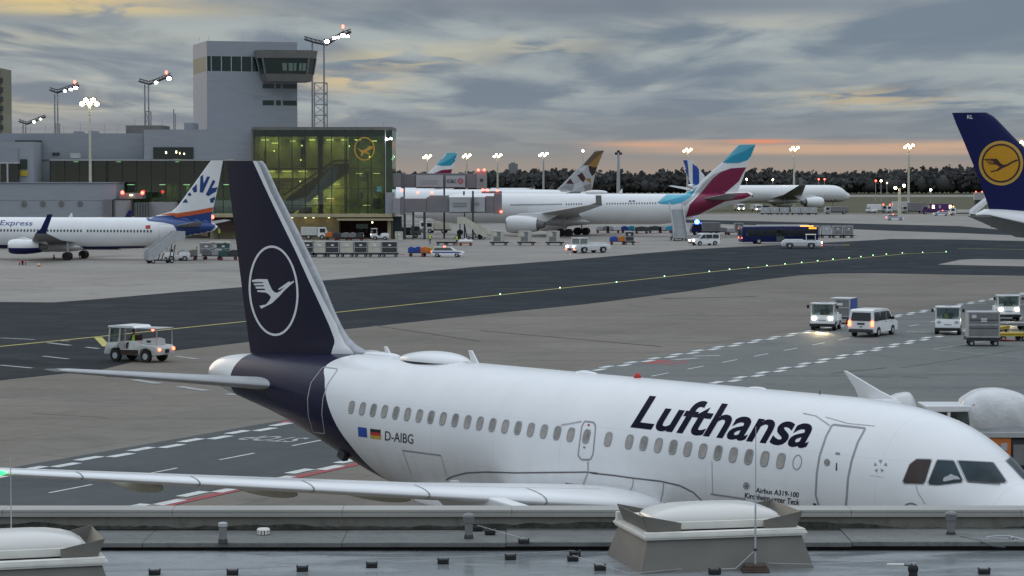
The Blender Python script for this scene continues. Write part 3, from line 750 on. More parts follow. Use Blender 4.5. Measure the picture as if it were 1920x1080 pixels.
mk(z8([(-160,905),(0,925),(200,940),(300,970),(360,1012),(410,1068)]),.035,'seamd','fairing_seam'); mk(z8([(352,868),(345,930),(320,965)]),.025,'seam','fairing_seam'); mk(z8([(580,895),(570,980),(548,1068)]),.025,'seam','fairing_seam')
mk(z7([(1860,705),(1862,770),(1830,850)]),.05,'seamf','dirt_streak'); mk(z7([(1690,470),(1820,447)]),.04,'seamf','dirt_streak'); mk([(1506,775),(1530,780),(1556,798)],.03,'seamf','dirt_streak')
mk([(1548,782),(1590,794),(1640,799)],.02,'seamf','dirt_streak')
decal('static_port',ovalpx(1399.5,911,6,7),bv,'seam',A.root,A.Mi,.01,6); decal('static_port',ovalpx(1400,912,1.6,1.8),bv,'dark',A.root,A.Mi,.014,6)
stroke('nose_gear_bay_mark',ovalpx(1708,956,14,12),.04,bv,'grey',A.root,A.Mi,closed=True)
decal('service_hatch',[(1525,943),(1531,944),(1531,948),(1525,947)],bv,'dark',A.root,A.Mi,.01,6)
mk([(1716,905),(1722,925),(1735,945)],.02,'seamf','radome_joint')
# lettering
text_on('airline_lettering','Lufthansa',z8([(326,488),(1640,645),(1782,384),(476,246)]),bv,'navytext',A.root,A.Mi,bold=.021,off=.008,space=1.0,cut=.1)
text_on('registration_lettering','D-AIBG',z7([(555,568),(738,592),(738,530),(557,507)]),bv,'dark',A.root,A.Mi,bold=.008,off=.008)
text_on('type_lettering','Airbus A319-100',z8([(1268,975),(1590,1012),(1595,973),(1272,936)]),bv,'navytext',A.root,A.Mi,bold=.012,off=.008)
text_on('name_lettering','Kirchheim unter Teck',z8([(1186,1014),(1595,1070),(1600,1026),(1190,974)]),bv,'navytext',A.root,A.Mi,bold=.012,off=.008)
decal('european_flag',z7([(381,481),(437,488),(442,549),(385,543)]),bv,'blue',A.root,A.Mi,.008,8)
for k,mm in enumerate(('black','red','yellow')):
    a,b=k/3,(k+1)/3
    def L_(t): return ((460+2*t,493+62*t),(527+3*t,500+62*t))
    decal('german_flag',z7([L_(a)[0],L_(a)[1],L_(b)[1],L_(b)[0]]),bv,mm,A.root,A.Mi,.008,8)
zn_=lambda p: zs(p,1480,680,4.3545)
for c,ang in (((745,805),-90),((788,832),-18),((757,880),54),((712,880),126),((703,832),198)):
    tri=[(c[0]+17*math.cos(R(ang+d)),c[1]+19*math.sin(R(ang+d))) for d in (180,60,-60)]
    decal('star_emblem',zn_(tri),bv,'seam',A.root,A.Mi,.008,8)
decal('emblem_caption',zn_([(660,919),(768,933),(768,936),(660,922)]),bv,'seamf',A.root,A.Mi,.008,8)
# cockpit glazing
zc_=lambda p: zs(p,1700,820,8.709)
M['ckpit']=mat('cockpit_glass',(.014,.032,.042),.12,var=.5,scale=2.2,spec=.3); M['ckbrown']=mat('brown_cockpit_glass',(.045,.03,.026),.2,var=.2,spec=.25)  # blue-green panes, and a dark brown one for the aft side window
sh=[(1040,790),(1150,792),(1160,802),(1110,968),(1092,990),(942,985),(930,965),(985,832)]
def grow(p,k): 
    cx_=sum(a for a,b in p)/len(p); cy_=sum(b for a,b in p)/len(p); return [(cx_+(a-cx_)*k,cy_+(b-cy_)*k) for a,b in p]
wins=[('cockpit_window',zn_(sh),'ckbrown'),('cockpit_window',zc_([(500,375),(745,385),(775,402),(907,690),(890,737),(520,780),(375,772),(357,728)]),'ckpit'),
      ('windscreen',zc_([(838,385),(1390,412),(1420,427),(1617,712),(1592,747),(1000,724),(982,702)]),'ckpit')]
for nm,p,m in wins:
    fr=decal('window_surround',rounded(grow(p,1.09),.1),bv,'lgrey',A.root,A.Mi,.006,6)
    pn=decal(nm,rounded(p,.08),bv,m,A.root,A.Mi,.012,6)
    for o,nm2 in ((fr,'window_surround'),(pn,nm)):
        me=o.data.copy()
        for v in me.vertices: v.co.y=-v.co.y
        me.flip_normals(); q=bpy.data.objects.new(nm2,me); COL.objects.link(q); q.parent=A.root
    if nm=='windscreen': wsc=pn
stroke('wiper',zc_([(1000,722),(1180,738),(1530,772)]),.035,bv,'dark',wsc,A.Mi,off=.03); 
# pilot's white shirt sleeve just inside the side pane
decal('seat_cover',zc_([(592,705),(610,660),(690,625),(720,600),(770,625),(830,640),(880,690),(770,690),(740,700),(610,725)]),bv,'lgrey',A.root,A.Mi,.0135,6)
# roof fittings
def topX(u,v): return A.pix(u,v)[0]
xa,xb_=topX(752,668),topX(876,674)
xm=(xa+xb_)/2; ln=abs(xb_-xa)
rings=[]
for i in range(25):
    t=i/24; x=max(xa,xb_)-ln*t; f=(math.sin(math.pi*min(1,max(0,t)))**.55)*(.8+.35*t) if 0<t<1 else .01
    rings.append([(-x,.62*min(1,f*1.1)*math.sin(a),5.86+.30*f*max(0,math.cos(a))+.02) for a in [math.pi*(k/16-.5) for k in range(17)]])
MB().loft(rings,caps=True,closed=True).build('antenna_dome','white',A.root,smooth=60)
mb=MB(); mb.loft([[(-(max(xa,xb_)-ln*t),.66*max(.02,math.sin(math.pi*t)**.55)*s1,5.90-.10*max(.02,math.sin(math.pi*t)**.55)+h) for s1,h in ((-1,0),(1,0),(1,.045),(-1,.045))] for t in [i/20 for i in range(21)]]); mb.build('dome_seal','dark',A.root)
def blade(u,v,h,l,sw,m='white',nm='blade_antenna'):
    x=topX(u,v); MB().prism([(-(x-l*.5),5.85),(-(x+l*.5),5.85),(-(x+l*.5+sw),5.92+h),(-(x+l*.1+sw),5.92+h)],-.03,.03,bev=.01).build(nm,m,A.root)
blade(893,680,.36,.34,.16); blade(731,664,.26,.28,.12)
xq=topX(716,662); MB().ball((-xq,0,5.9),(.9,.24,.11),18,10).build('antenna_fairing','white',A.root,smooth=60)
xq=topX(1100,697); MB().ball((-xq,0,5.92),(.42,.16,.07),16,8).build('antenna_fairing','white',A.root,smooth=60)
xq=topX(1195,708); MB().ball((-xq,0,5.95),(.11,.09,.12),14,10).build('beacon_light','red',A.root,smooth=60)
xq=topX(1537,752); MB().cyl((-xq,.0,5.85),(-xq,0,6.02),.02,.012,8).build('probe','dark',A.root)
xq=topX(1420,728); MB().ball((-xq,0,5.93),(.3,.12,.05),14,8).build('antenna_fairing','white',A.root,smooth=60)
for (u,v),s in (((641,846),.26),((618,850),.13)):
    l,n=cast(bv,u,v)
    if l is not None:
        q=A.Mi@l; MB().box((q.x,q.y+.05,q.z-.10),(s*1.3,s*.8,s*1.1),ry=R(25),bev=.02).build('drain_mast','dark',A.root)
# ================================================================ the other aircraft
def profiles(L,Dm,HW,zc):
    k=Dm/4.14
    NT=[(x*k,zc+(z-3.86)*k) for x,z in zt if x<=6.6]; NB=[(x*k,zc+(z-3.86)*k) for x,z in zb if x<=5]; NH=[(x*k,h/1.975*HW) for x,h in hw if x<=6.6]
    TT=[(L-(33.84-x)*k,zc+(z-3.86)*k) for x,z in zt if x>=23]; TB=[(L-(33.84-x)*k,zc+(z-3.86)*k) for x,z in zb if x>=20.5]; TH=[(L-(33.84-x)*k,h/1.975*HW) for x,h in hw if x>=22]
    return NT+TT,NB+TB,NH+TH
def jet(label,tail,hd,L,Dm,HW,zc,lepx,tepx,wing,eng,htp,fusm='white',finm='white',wm='lgrey',em='white',hm='lgrey',finname='fin',winglet=None,gears=True,tailup=0.0,tailk=1.0):
    nose=(tail[0]+L*math.cos(hd),tail[1]+L*math.sin(hd))
    P=Plane(nose,hd,'airliner',label)
    a,b,c=profiles(L,Dm,HW,zc); x0=L-10.8*Dm/4.14
    if tailk!=1: a,b,c=[[(x if x<x0 else L-(L-x)*tailk*(1 if x>x0 else 1),y) for x,y in tb_] for tb_ in (a,b,c)]
    a=[(x,z+tailup*max(0,(x-x0)/(L-x0))**2) for x,z in a]; b=[(x,z+tailup*max(0,(x-x0)/(L-x0))**2) for x,z in b]
    L=L+.26*Dm/4.14
    P.fuselage(a,b,c,L,fusm,nx=90,nth=48)
    tb=lambda px: sorted((lambda q:(q[1],q[0]))(P.pix(u,v)) for u,v in px)
    le,te=tb(lepx),tb(tepx); P.finzs=(le,te)
    zt_=max(le[-1][0],te[-1][0])
    P.fins=P.fin(le,te,zc+Dm*.30,zt_,.085,[('fin',le,te,finm)],nz=30)
    rX,semi,rc,kY,kc,tc_,sw,z0,z1=wing
    def X(Y): return rX+(Y-HW)*math.tan(R(sw))
    def Zw(Y): return z0+(z1-z0)*(Y-HW)/(semi-HW)
    st=[(HW*.6,X(HW*.6),z0-.1,rc*1.06,.13),(HW,X(HW),z0,rc,.13),(kY,X(kY),Zw(kY),kc,.11),(semi,X(semi),Zw(semi),tc_,.10)]
    for sd in (-1,1):
        w_=P.wing(st,wm,side=sd)
        if winglet:
            h,m=winglet; x=X(semi); z=Zw(semi)
            MB().loft([[(-(x+xa),sd*(semi+ya+o),z+za) for xa,ya,za in ((0,0,0),(tc_*.5,.12,h*.25),(h*.72,.35,h),(h*.72+tc_*.42,.35,h),(tc_*.95,.1,.15),(tc_,0,0))] for o in (-.05,.05)]).build('winglet',m,w_)
        eX,eY,eZ,eL,er=eng
        P.nacelle(eX,eY,eZ,eL,er,em,'chrome',sd,pylon=(X(eY)+.2,X(eY)+kc*.5,Zw(eY)))
        hX,hs,h0,h1,hsw,hz0,hz1=htp
        P.wing([(.3,hX-.2,hz0,h0*1.05,.1),(HW*.45,hX,hz0,h0,.1),(hs,hX+hsw,hz1,h1,.1)],hm,'tailplane',sd)
        mx_=lambda q:q
        mb=MB(); x0=X(HW)
    rings=[]
    for i in range(21):
        t=i/20; f=math.sin(math.pi*t)**.5 if 0<t<1 else .02
        rings.append([(-(rX-.22*rc+1.5*rc*t),HW*1.03*f*math.sin(2*math.pi*k/28),zc-Dm*.40+Dm*.17*f*math.cos(2*math.pi*k/28)) for k in range(28)])
    MB().loft(rings).build('belly_fairing',fusm,P.root,smooth=50)
    if gears:
        for sd in (-1,1): P.gear(rX+rc*(.78 if Dm>5 else .92),sd*kY*.62,z0,.11*Dm+.08,.5,axles=2 if Dm>5 else 1)
        P.gear(L*.11,0,zc-Dm*.35,.085*Dm,.35)
    MB().cyl((-(L-.2*Dm/4),0,interp(a,L)-.22*Dm/4.14),(-(L+.03),0,interp(a,L)-.24*Dm/4.14),.05*Dm,.045*Dm,16).build('tail_exhaust','dark',P.root)
    P.bv=bvh_of([P.fus]+P.fins,P.Mx); P.fbv=bvh_of([P.fus],P.Mx)
    return P
def dec(P,nm,px,m,cut=2.2,off=.03): return decal(nm,px,P.bv,m,P.root,P.Mi,off,cut)
def winrow(P,a,b,n,w=.26,h=.36,skip=(),m='winw'):
    up=Vector((0,0,1))
    for i in range(n):
        if i in skip: continue
        u=a[0]+(b[0]-a[0])*i/(n-1); v=a[1]+(b[1]-a[1])*i/(n-1)
        l,nn=cast(P.fbv,u,v)
        if l is None: continue
        f=up.cross(nn).normalized(); q=nn.cross(f)
        MB().poly([P.Mi@(l+nn*.015+f*x*w+q*y*h) for x,y in ((-.5,-.25),(-.25,-.5),(.25,-.5),(.5,-.25),(.5,.25),(.25,.5),(-.25,.5),(-.5,.25))]).build('cabin_window',m,P.root)
def heading_left(a): return math.pi-a       # nose to the left of the picture, turned a away from the camera
# ---- leisure airliner with sun rays on the tail, parked at the left pier
zA=lambda p: zs(p,0,240,4)
T=PD(404,424,325)
SE=jet('white leisure airliner with blue tail and sun rays on its fin parked at left pier',(T.x,T.y),heading_left(.14),38.0,4.35,1.92,3.50,
  zA([(1585,245),(1568,262),(1440,440),(1330,590),(1290,625),(1220,645),(1130,668)]),zA([(1672,244),(1640,420),(1600,600),(1590,680)]),
  (13.2,17.1,6.0,5.6,4.0,1.55,21,2.4,3.9),(11.3,4.85,1.85,4.2,1.02),(32.6,7.1,3.4,1.3,4.4,4.5,5.2),winglet=(2.45,'navyblue'),hm='grey',wm='grey',tailk=.80,tailup=-.2,em=['white','navyblue'])
M['seblue']=mat('leisure_blue_paint',(.008,.045,.20),.35,coat=.3,var=.05); M['seor']=mat('leisure_orange_paint',(.55,.10,.03),.4,var=.05)
dec(SE,'blue_tail_paint',zA([(1095,678),(1160,662),(1310,655),(1594,620),(1600,690),(1620,720),(1612,745),(1560,790),(1440,838),(1300,868),(1325,810),(1322,760),(1300,727),(1230,710),(1110,697)]),'seblue')
dec(SE,'orange_tail_stripe',zA([(1205,652),(1280,636),(1330,640),(1470,618),(1600,594),(1597,628),(1480,648),(1320,672),(1300,655)]),'seor',off=.05)
for p in ([(1368,560),(1385,538),(1396,530),(1410,560)],[(1405,500),(1425,482),(1437,503),(1420,512)],[(1440,455),(1475,420),(1478,478),(1455,485)],
   [(1503,365),(1522,350),(1528,415),(1555,362),(1576,366),(1522,486),(1498,482)],[(1598,387),(1616,400),(1588,450),(1632,444),(1630,470),(1562,512),(1543,500)],[(1573,532),(1620,510),(1614,556),(1580,562)]):
    dec(SE,'sun_ray_emblem',zA(p),'seblue',2,.02)
text_on('airline_lettering','Express',zA([(-4,742),(236,744),(252,696),(8,692)]),SE.fbv,'seblue',SE.root,SE.Mi,bold=.012,off=.012,cut=.3)
dec(SE,'national_flag',zA([(1092,732),(1128,728),(1128,755),(1092,757)]),'red',6)
winrow(SE,(2,432),(283,433.5),46,skip=(25,))
dec(SE,'blue_belly_paint',zA([(-40,876),(90,876),(330,884),(700,888),(1100,884),(1080,925),(900,935),(300,935),(-40,930)]),'navyblue',3)
stroke('cabin_door',zA([(1190,720),(1250,722),(1255,840),(1195,840)]),.06,SE.fbv,'seamf',SE.root,SE.Mi,closed=True,off=.012)
x,z=SE.pix(78,437,16.9); MB().ball((-x,17.0,z),(.22,.22,.2),10,8).build('landing_light','floodwarm',SE.root)
x,z=SE.pix(397,407,0); MB().ball((-x-.15,0,z),(.17,.17,.25),10,8).build('beacon_light','redlamp',SE.root)
x,z=SE.pix(132,404); MB().prism([(-(x-.3),z-.3),(-(x+.3),z-.3),(-(x+.25),z+.35),(-(x+.1),z+.35)],-.04,.04).build('blade_antenna','white',SE.root)
# ---- wide-body with turquoise and burgundy tail in the middle distance
zB=lambda p: zs(p,1060,250,4.8)
T=PD(1408,368,447)
EW=jet('white wide-body airliner with turquoise and burgundy tail fin standing at the double jet bridge',(T.x,T.y),heading_left(.30),63.0,5.7,2.82,5.05,
  zB([(1560,103),(1418,257),(1260,392),(1200,455),(1150,505),(1080,532)]),zB([(1715,100),(1640,290),(1600,400),(1552,525)]),
  (21.0,29.0,10.6,9.6,7.0,2.4,36.5,3.7,6.1),(19.4,9.37,2.25,5.8,1.66),(54.2,9.6,5.6,2.1,6.2,6.9,7.9),winglet=(1.7,'grey'),hm='grey',wm='lgrey',tailup=1.2)
dec(EW,'light_turquoise_fin_paint',zB([(1414,262),(1490,180),(1562,104),(1716,100),(1690,170),(1640,240),(1560,268),(1470,268)]),'lteal')
dec(EW,'turquoise_fin_paint',zB([(1416,262),(1500,205),(1600,165),(1713,103),(1690,180),(1640,238),(1560,266),(1470,267)]),'teal',off=.05)
dec(EW,'silver_fin_paint',zB([(1405,340),(1330,372),(1250,440),(1150,560),(1040,640),(1080,650),(1230,522),(1330,402),(1400,350)]),'lgrey',off=.03)
dec(EW,'burgundy_tail_paint',zB([(1628,306),(1490,315),(1405,345),(1332,402),(1232,522),(1120,642),(1085,752),(1200,730),(1310,675),(1440,610),(1600,590),(1672,560),(1640,535),(1430,545),(1560,432)]),'burg',off=.045)
dec(EW,'light_turquoise_hull_paint',zB([(825,625),(930,535),(1150,518),(1185,480),(1140,560),(1050,622),(980,640),(880,636)]),'lteal',off=.03)
dec(EW,'turquoise_hull_paint',zB([(828,626),(985,590),(1120,545),(1190,470),(1130,572),(1050,626),(960,640),(880,638)]),'teal',off=.05)
winrow(EW,(958,384.5),(1052,383),24); winrow(EW,(1062,383),(1090,382.5),7); winrow(EW,(1138,382),(1229,381),19)
dec(EW,'european_flag',zB([(572,604),(594,604),(594,617),(572,617)]),'blue'); dec(EW,'german_flag',zB([(604,604),(626,604),(626,611),(604,611)]),'dark'); dec(EW,'german_flag',zB([(604,611),(626,611),(626,617),(604,617)]),'red')
stroke('cabin_door',zB([(1022,568),(1085,560),(1090,600),(1030,612)]),.10,EW.fbv,'lgrey',EW.root,EW.Mi,closed=True,off=.03)
x,z=EW.pix(1118,359); MB().ball((-x,0,z-.15),(2.2,.7,.42),18,10).build('antenna_dome','white',EW.root,smooth=60)
x,z=EW.pix(1163,356); MB().prism([(-(x-.3),z-.6),(-(x+.4),z-.6),(-(x+.4),z+.2),(-(x+.25),z+.2)],-.05,.05).build('blade_antenna','white',EW.root)
# ---- taxiing wide-body with striped fin behind it
zC=lambda p: zs(p,1240,250,4.8)
T=PD(1291,364,770)
CO=jet('long white wide-body airliner with blue and white striped fin taxiing before the far woods',(T.x,T.y),.45,60.5,5.64,2.82,5.3,
  zB([(1148,258),(1172,285),(1198,315),(1252,380),(1262,430),(1290,500)]),zB([(1054,235),(1075,300),(1100,385),(1132,470),(1140,500)]),
  (20.5,29.0,10.6,9.6,7.0,2.4,30,4.1,8.2),(17.0,9.37,2.6,6.2,1.85),(54.2,9.6,5.6,2.1,6.2,6.6,7.9),winglet=(2.4,'grey'),wm='grey',tailup=1.2)
dec(CO,'blue_fin_stripe',zB([(1053,233),(1097,235),(1108,345),(1112,420),(1098,375)]),'blue',2,.05); dec(CO,'blue_fin_stripe',zB([(1144,253),(1172,285),(1203,325),(1206,462),(1148,474)]),'blue',2,.05)
text_on('airline_lettering','condor',zC([(1457,628),(1630,630),(1630,592),(1460,590)]),CO.fbv,'dark',CO.root,CO.Mi,bold=.02,off=.04,cut=.3)
winrow(CO,(1424,365),(1585,368),34,.25,.34,m='lgrey')
dec(CO,'windscreen',zC([(1738,568),(1762,565),(1770,576),(1742,578)]),'ckpit',3,.03)
# ---- wide-body whose blue fin with yellow disc fills the right edge
zD=lambda p: zs(p,1560,200,5.333)
T=PD(1838,409,214)
KL=jet('airliner at the right edge with dark blue fin and yellow crane disc',(T.x,T.y),-.36,63.7,5.64,2.82,5.05,
  zD([(1545,61),(1590,75),(1640,118),(1700,180),(1800,285),(1920,405),(2100,595),(2300,800),(2600,1090)]),zD([(1200,61),(1240,170),(1310,330),(1420,600),(1520,870),(1592,1082)]),
  (20.5,29.0,10.6,9.6,7.0,2.4,30,4.0,8.2),(17.0,9.37,2.6,5.6,1.62),(54.6,9.7,5.8,2.1,6.4,6.0,7.9),finm='navyblue',winglet=(2.0,'white'),hm='grey',tailup=1.3)
M['lhyellow']=mat('crane_yellow_paint',(.62,.30,.012),.4,var=.05); M['lhrim']=mat('crane_rim_paint',(.60,.36,.07),.4,var=.05); M['lhbrown']=mat('crane_brown_paint',(.05,.018,.02),.4,var=.05)
cxx,cyy=1876.9,305.9
dec(KL,'disc_rim_emblem',ovalpx(cxx,cyy,41.6,41.8,56),'lhrim',3,.02); dec(KL,'disc_line_emblem',[ovalpx(cxx,cyy,36.2,36.4,56),ovalpx(cxx,cyy,33.0,33.2,56)],'lhbrown',3,.05); dec(KL,'disc_emblem',ovalpx(cxx,cyy,34.6,34.8,56),'lhyellow',3,.035)
dec(KL,'crane_emblem',zD([(1520,525),(1560,520),(1650,520),(1672,548),(1690,568),(1715,580),(1745,578),(1790,552),(1830,533),(1862,528),(1862,538),(1805,562),(1760,590),(1720,608),(1660,640),(1592,656),(1585,645),(1640,632),(1668,612),(1678,600),(1640,578),(1570,576),(1566,568),(1625,566),(1618,558),(1555,560),(1550,552),(1615,550),(1605,540),(1538,545),(1534,538),(1600,534),(1590,530),(1522,533)]),'lhbrown',2,.055)
text_on('registration_lettering','KL',zD([(1353,121),(1408,121),(1408,84),(1353,84)]),KL.bv,'white',KL.root,KL.Mi,bold=.02,off=.02)
# ---- tails showing behind the others
T=PD(1112,372,585)
ET=jet('airliner hidden but for its gold and grey faceted tail fin above the white wide-body',(T.x,T.y),heading_left(.2),58.8,5.64,2.82,5.05,
  zB([(262,165),(150,277),(0,432),(-75,504),(-100,530)]),zB([(350,154),(286,310),(262,400),(236,525)]),
  (19.5,29.0,10.6,9.6,7.0,2.4,30,3.9,6.9),(17.0,9.37,2.6,5.6,1.62),(49.5,9.7,5.6,2.1,6.2,6.3,7.5),finm='lgrey')
for c,p in (((.32,.17,.035),[(205,285),(350,154),(286,312),(245,305)]),((.13,.085,.05),[(160,285),(262,166),(350,154),(205,287)]),((.035,.02,.018),[(208,292),(286,305),(268,362),(240,385),(216,340)]),
     ((.06,.015,.015),[(108,378),(150,353),(182,402),(166,440),(138,420)]),((.06,.015,.015),[(5,452),(45,405),(76,456)]),((.32,.17,.035),[(176,412),(226,402),(232,452)]),
     ((.60,.60,.60),[(118,322),(204,286),(165,340),(128,342)]),((.30,.30,.31),[(-60,500),(0,460),(80,460),(60,525),(-40,525)]),((.52,.52,.52),[(80,460),(140,430),(165,470),(70,525)]),((.24,.22,.21),[(165,470),(232,455),(236,520),(180,525)])):
    mm=mat('facet_paint_%02d'%(len(M)),c,.35,var=.04); M['facet%d'%len(M)]=mm; dec(ET,'fin_facet',zB(p),mm,2,.03)
zE=lambda p: zs(p,720,260,4.8)
T=PD(848,345,700)
E2=jet('second airliner with turquoise fin tip and burgundy swoosh showing over the upper jet bridge',(T.x,T.y),heading_left(.15),58.8,5.64,2.82,5.05,
  zE([(562,129),(475,232),(395,315),(340,370)]),zE([(669,125),(640,205),(604,316),(590,365)]),
  (19.5,29.0,10.6,9.6,7.0,2.4,30,3.9,6.9),(17.0,9.37,2.6,5.6,1.62),(49.5,9.7,5.6,2.1,6.2,6.3,7.5))
dec(E2,'turquoise_fin_paint',zE([(473,236),(561,129),(670,124),(642,200),(602,240),(530,246)]),'lteal',2,.03); dec(E2,'turquoise_fin_paint',zE([(478,234),(540,212),(600,180),(668,128),(642,200),(602,240),(530,245)]),'teal',2,.05)
dec(E2,'burgundy_fin_paint',zE([(440,316),(520,282),(614,274),(602,318)]),'burg',2,.03)
T=PD(1003,355,1330)
SM=jet('small distant white jet with pale green fin before the woods',(T.x,T.y),heading_left(.1),30,2.9,1.4,2.9,
  zE([(1330,388),(1325,392),(1340,430),(1335,450)]),zE([(1336,387),(1360,448),(1362,456)]),
  (12,12,4,4,2.6,1,24,2,2.8),(10,4,1.3,3,.8),(27,4,2,.9,2,4.6,5),finm='greenveh')
# ================================================================ terminal buildings across the apron
def XW(u,D): return PD(u,540,D).x
def ZW(v,D): return PD(960,v,D).z
M['wall']=mat('grey_metal_cladding',(.27,.29,.325),.6,var=.05,scale=.3,stretch=(1,1,6)); M['wall2']=mat('pale_metal_cladding',(.30,.32,.355),.6,var=.05,scale=.3,stretch=(1,1,6))
M['wallolive']=mat('olive_cladding',(.19,.19,.13),.6,var=.05); M['conc']=mat('fair_faced_concrete',(.17,.165,.155),.8,var=.12,scale=.6)
M['beige']=mat('beige_render',(.42,.36,.23),.8,var=.1,scale=.7); M['brown']=mat('brown_soffit',(.05,.025,.02),.7,var=.15); M['hallwall']=mat('hall_wall_lining',(.42,.38,.24),.8,var=.25,scale=.5)
M['tealwall']=mat('teal_hall_lining',(.05,.10,.10),.7,var=.3,scale=.4); M['greenwall']=mat('green_hall_lining',(.17,.20,.13),.8,var=.35,scale=.35); M['hallfloor']=mat('hall_floor',(.16,.15,.11),.6,var=.1); M['teald']=mat('teal_dark_panel',(.02,.055,.06),.4,var=.2,scale=.8)
M['greenglass']=seeglass('green_curtain_glass',(.43,.54,.37),.08); M['tealglass']=seeglass('teal_band_glass',(.28,.47,.43),.08)
M['mull']=mat('dark_mullion',(.03,.04,.035),.5,var=.1); M['hallamp']=emit('hall_lamp_glow',(1,.86,.42),6.0); M['hallamp2']=emit('hall_downlight_glow',(1,.82,.45),8)
M['hallcool']=emit('screen_blue_glow',(.1,.35,.9),1.4); M['towerglass']=glassy('tower_dark_glass',(.012,.028,.026),.06); M['towerpale']=mat('tower_blind',(.16,.22,.19),.4,var=.15)
M['craneorange']=mat('crane_orange_sign',(.62,.34,.05),.5,var=.08); M['signwhite']=mat('advert_panel_white',(.42,.43,.45),.5,var=.05); M['tunnel']=mat('jet_bridge_panel',(.19,.185,.20),.6,var=.08,scale=.6); M['tunnel2']=mat('jet_bridge_pale_panel',(.30,.30,.31),.6,var=.06,scale=.6)
def blk(name,u0,u1,v0,v1,D,dep,m,parent,org,bev=0.0):
    x0,x1=XW(u0,D),XW(u1,D); z0=ZW(v0,D); z1=0 if v1 is None else ZW(v1,D)
    mb=MB(); mb.bb(x0-org[0],x1-org[0],D-org[1],D+dep-org[1],z1,z0,bev); return mb.build(name,m,parent)
def bempty(name,u,D,label,cat='building',group=None):
    o=(XW(u,D),D,0); return empty(name,o,0,label,cat,group),o
# --- main terminal wing
t,o=bempty('terminal_building',200,440,'long grey clad terminal wing with a teal glass band behind the left pier')
blk('upper_wall',-60,271,250,299.5,440,40,'wall',t,o); blk('upper_wall',271.6,473,243,298.5,436.5,40,'wall2',t,o)
blk('lower_wall',-60,95,299.7,None,440.2,38,'wall',t,o)
ub=blk('roof_plant',238,306,235,250,446,10,'conc',t,o); blk('roof_plant',347,363,230,243,445,8,'wall',t,o); blk('roof_plant',140,152,246,250,450,5,'wall',t,o); blk('roof_plant',168,180,245.5,250,450,5,'wall',t,o)
for a in ((327.5,205),(330.5,213)): blk('roof_mast',a[0]-1,a[0]+1,a[1],243,447,.3,'steel',t,o)
for u,v in ((60,238),(88,236),(122,238),(153,230),(198,233),(222,236),(255,222),(306,222)): blk('roof_aerial',u-.25,u+.25,v,250,448,.08,'steel',t,o)
blk('canopy_edge',31,78,263,267,438.5,1.5,'dark',t,o)
w_=blk('window',289,364,276,297.5,436.2,.25,'tealglass',t,o); blk('room_light',312,314,284,288,436.0,.1,'hallamp2',w_,o); blk('room_light',331,333,283,287,436.0,.1,'hallamp2',w_,o); blk('room_light',338,339,286,289,436.0,.1,'hallamp2',w_,o); blk('room_light',346,347.5,287,290,436.0,.1,'hallamp2',w_,o)
blk('window_back',289,364,276,297.5,436.46,.02,'teald',w_,o)
blk('window',100,106,286,291,439.8,.15,'towerglass',t,o); blk('window',107.3,113.5,286,291,439.8,.15,'towerglass',t,o); blk('rooftop_unit',134,152,287,296,437,1.2,'lgrey',t,o)
gb=blk('glass_band',95,473,300,405,436.8,.12,'tealglass',t,o)
blk('band_soffit',95,473,299,301.2,436,1.5,'lgrey',gb,o); blk('band_floor',95,473,341.5,343,437,9,'hallfloor',gb,o); blk('band_floor',95,473,404,406,437,9,'hallfloor',gb,o)
blk('band_back_wall',95,473,300,342,446,.3,'tealwall',gb,o); blk('band_back_wall',95,473,342.3,405,446,.3,'hallwall',gb,o)
for k in range(14): blk('band_mullion',95+27*k,96+27*k,300,405,436.6,.15,'mull',gb,o)
for v in (311,322): blk('band_mullion',95,473,v,v+.6,436.55,.12,'mull',gb,o)
for u in (118,165,240,300,345,385,420,455): blk('hall_lamp',u,u+9,346,346.6,440,2.5,'hallamp2',gb,o)
for u in (140,220,330,430): blk('hall_lamp',u,u+5,303,303.5,440,2,'hallamp',gb,o)
for u,c in ((315,'yellow'),(326,'hallwall'),(350,'hallwall')): blk('hall_partition',u,u+8,346,404,443,.5,c,gb,o)
# left stair block with window strips
t,o=bempty('stair_block',30,432,'pale stair block with tall black window and yellow panel left of the terminal wing')
blk('wall',-60,65,266,None,432,7.5,'wall2',t,o); blk('window',40,53,298.5,317,431.8,.25,'towerglass',t,o); blk('yellow_panel',40,53.5,319.5,330,431.75,.28,'yellow',t,o)
blk('wall_recess',-60,36,277,342,431.7,.3,'wall',t,o)
ob=blk('oriel_window',3,36,307,343,430.5,1.2,'tealglass',t,o); blk('oriel_frame',2,37,303.5,306.8,430.3,1.4,'lgrey',ob,o); blk('oriel_frame',2,37,343.2,348,430.3,1.4,'lgrey',ob,o); blk('oriel_frame',14.5,17.5,307,343,430.3,.3,'lgrey',ob,o); blk('oriel_frame',4,36,320,321.5,430.35,.2,'mull',ob,o); blk('oriel_back',3,36,307,343,431.5,.1,'teald',ob,o)
# low pier block
t,o=bempty('pier_block',100,426,'low grey pier block with round portholes behind the sun ray airliner')
blk('wall',-60,219,343.5,None,426,9,'wall2',t,o); blk('parapet',-60,220,341.8,343.3,425.8,9.4,'wall',t,o)
for u in (45,80,115,150):
    c=PD(u,382,425.9); MB().cyl((c.x-o[0],-.18,c.z),(c.x-o[0],.05,c.z),.46,n=24).build('porthole','conc',t,smooth=30)
blk('seam',-60,219,375,375.6,425.95,.1,'wall',t,o)
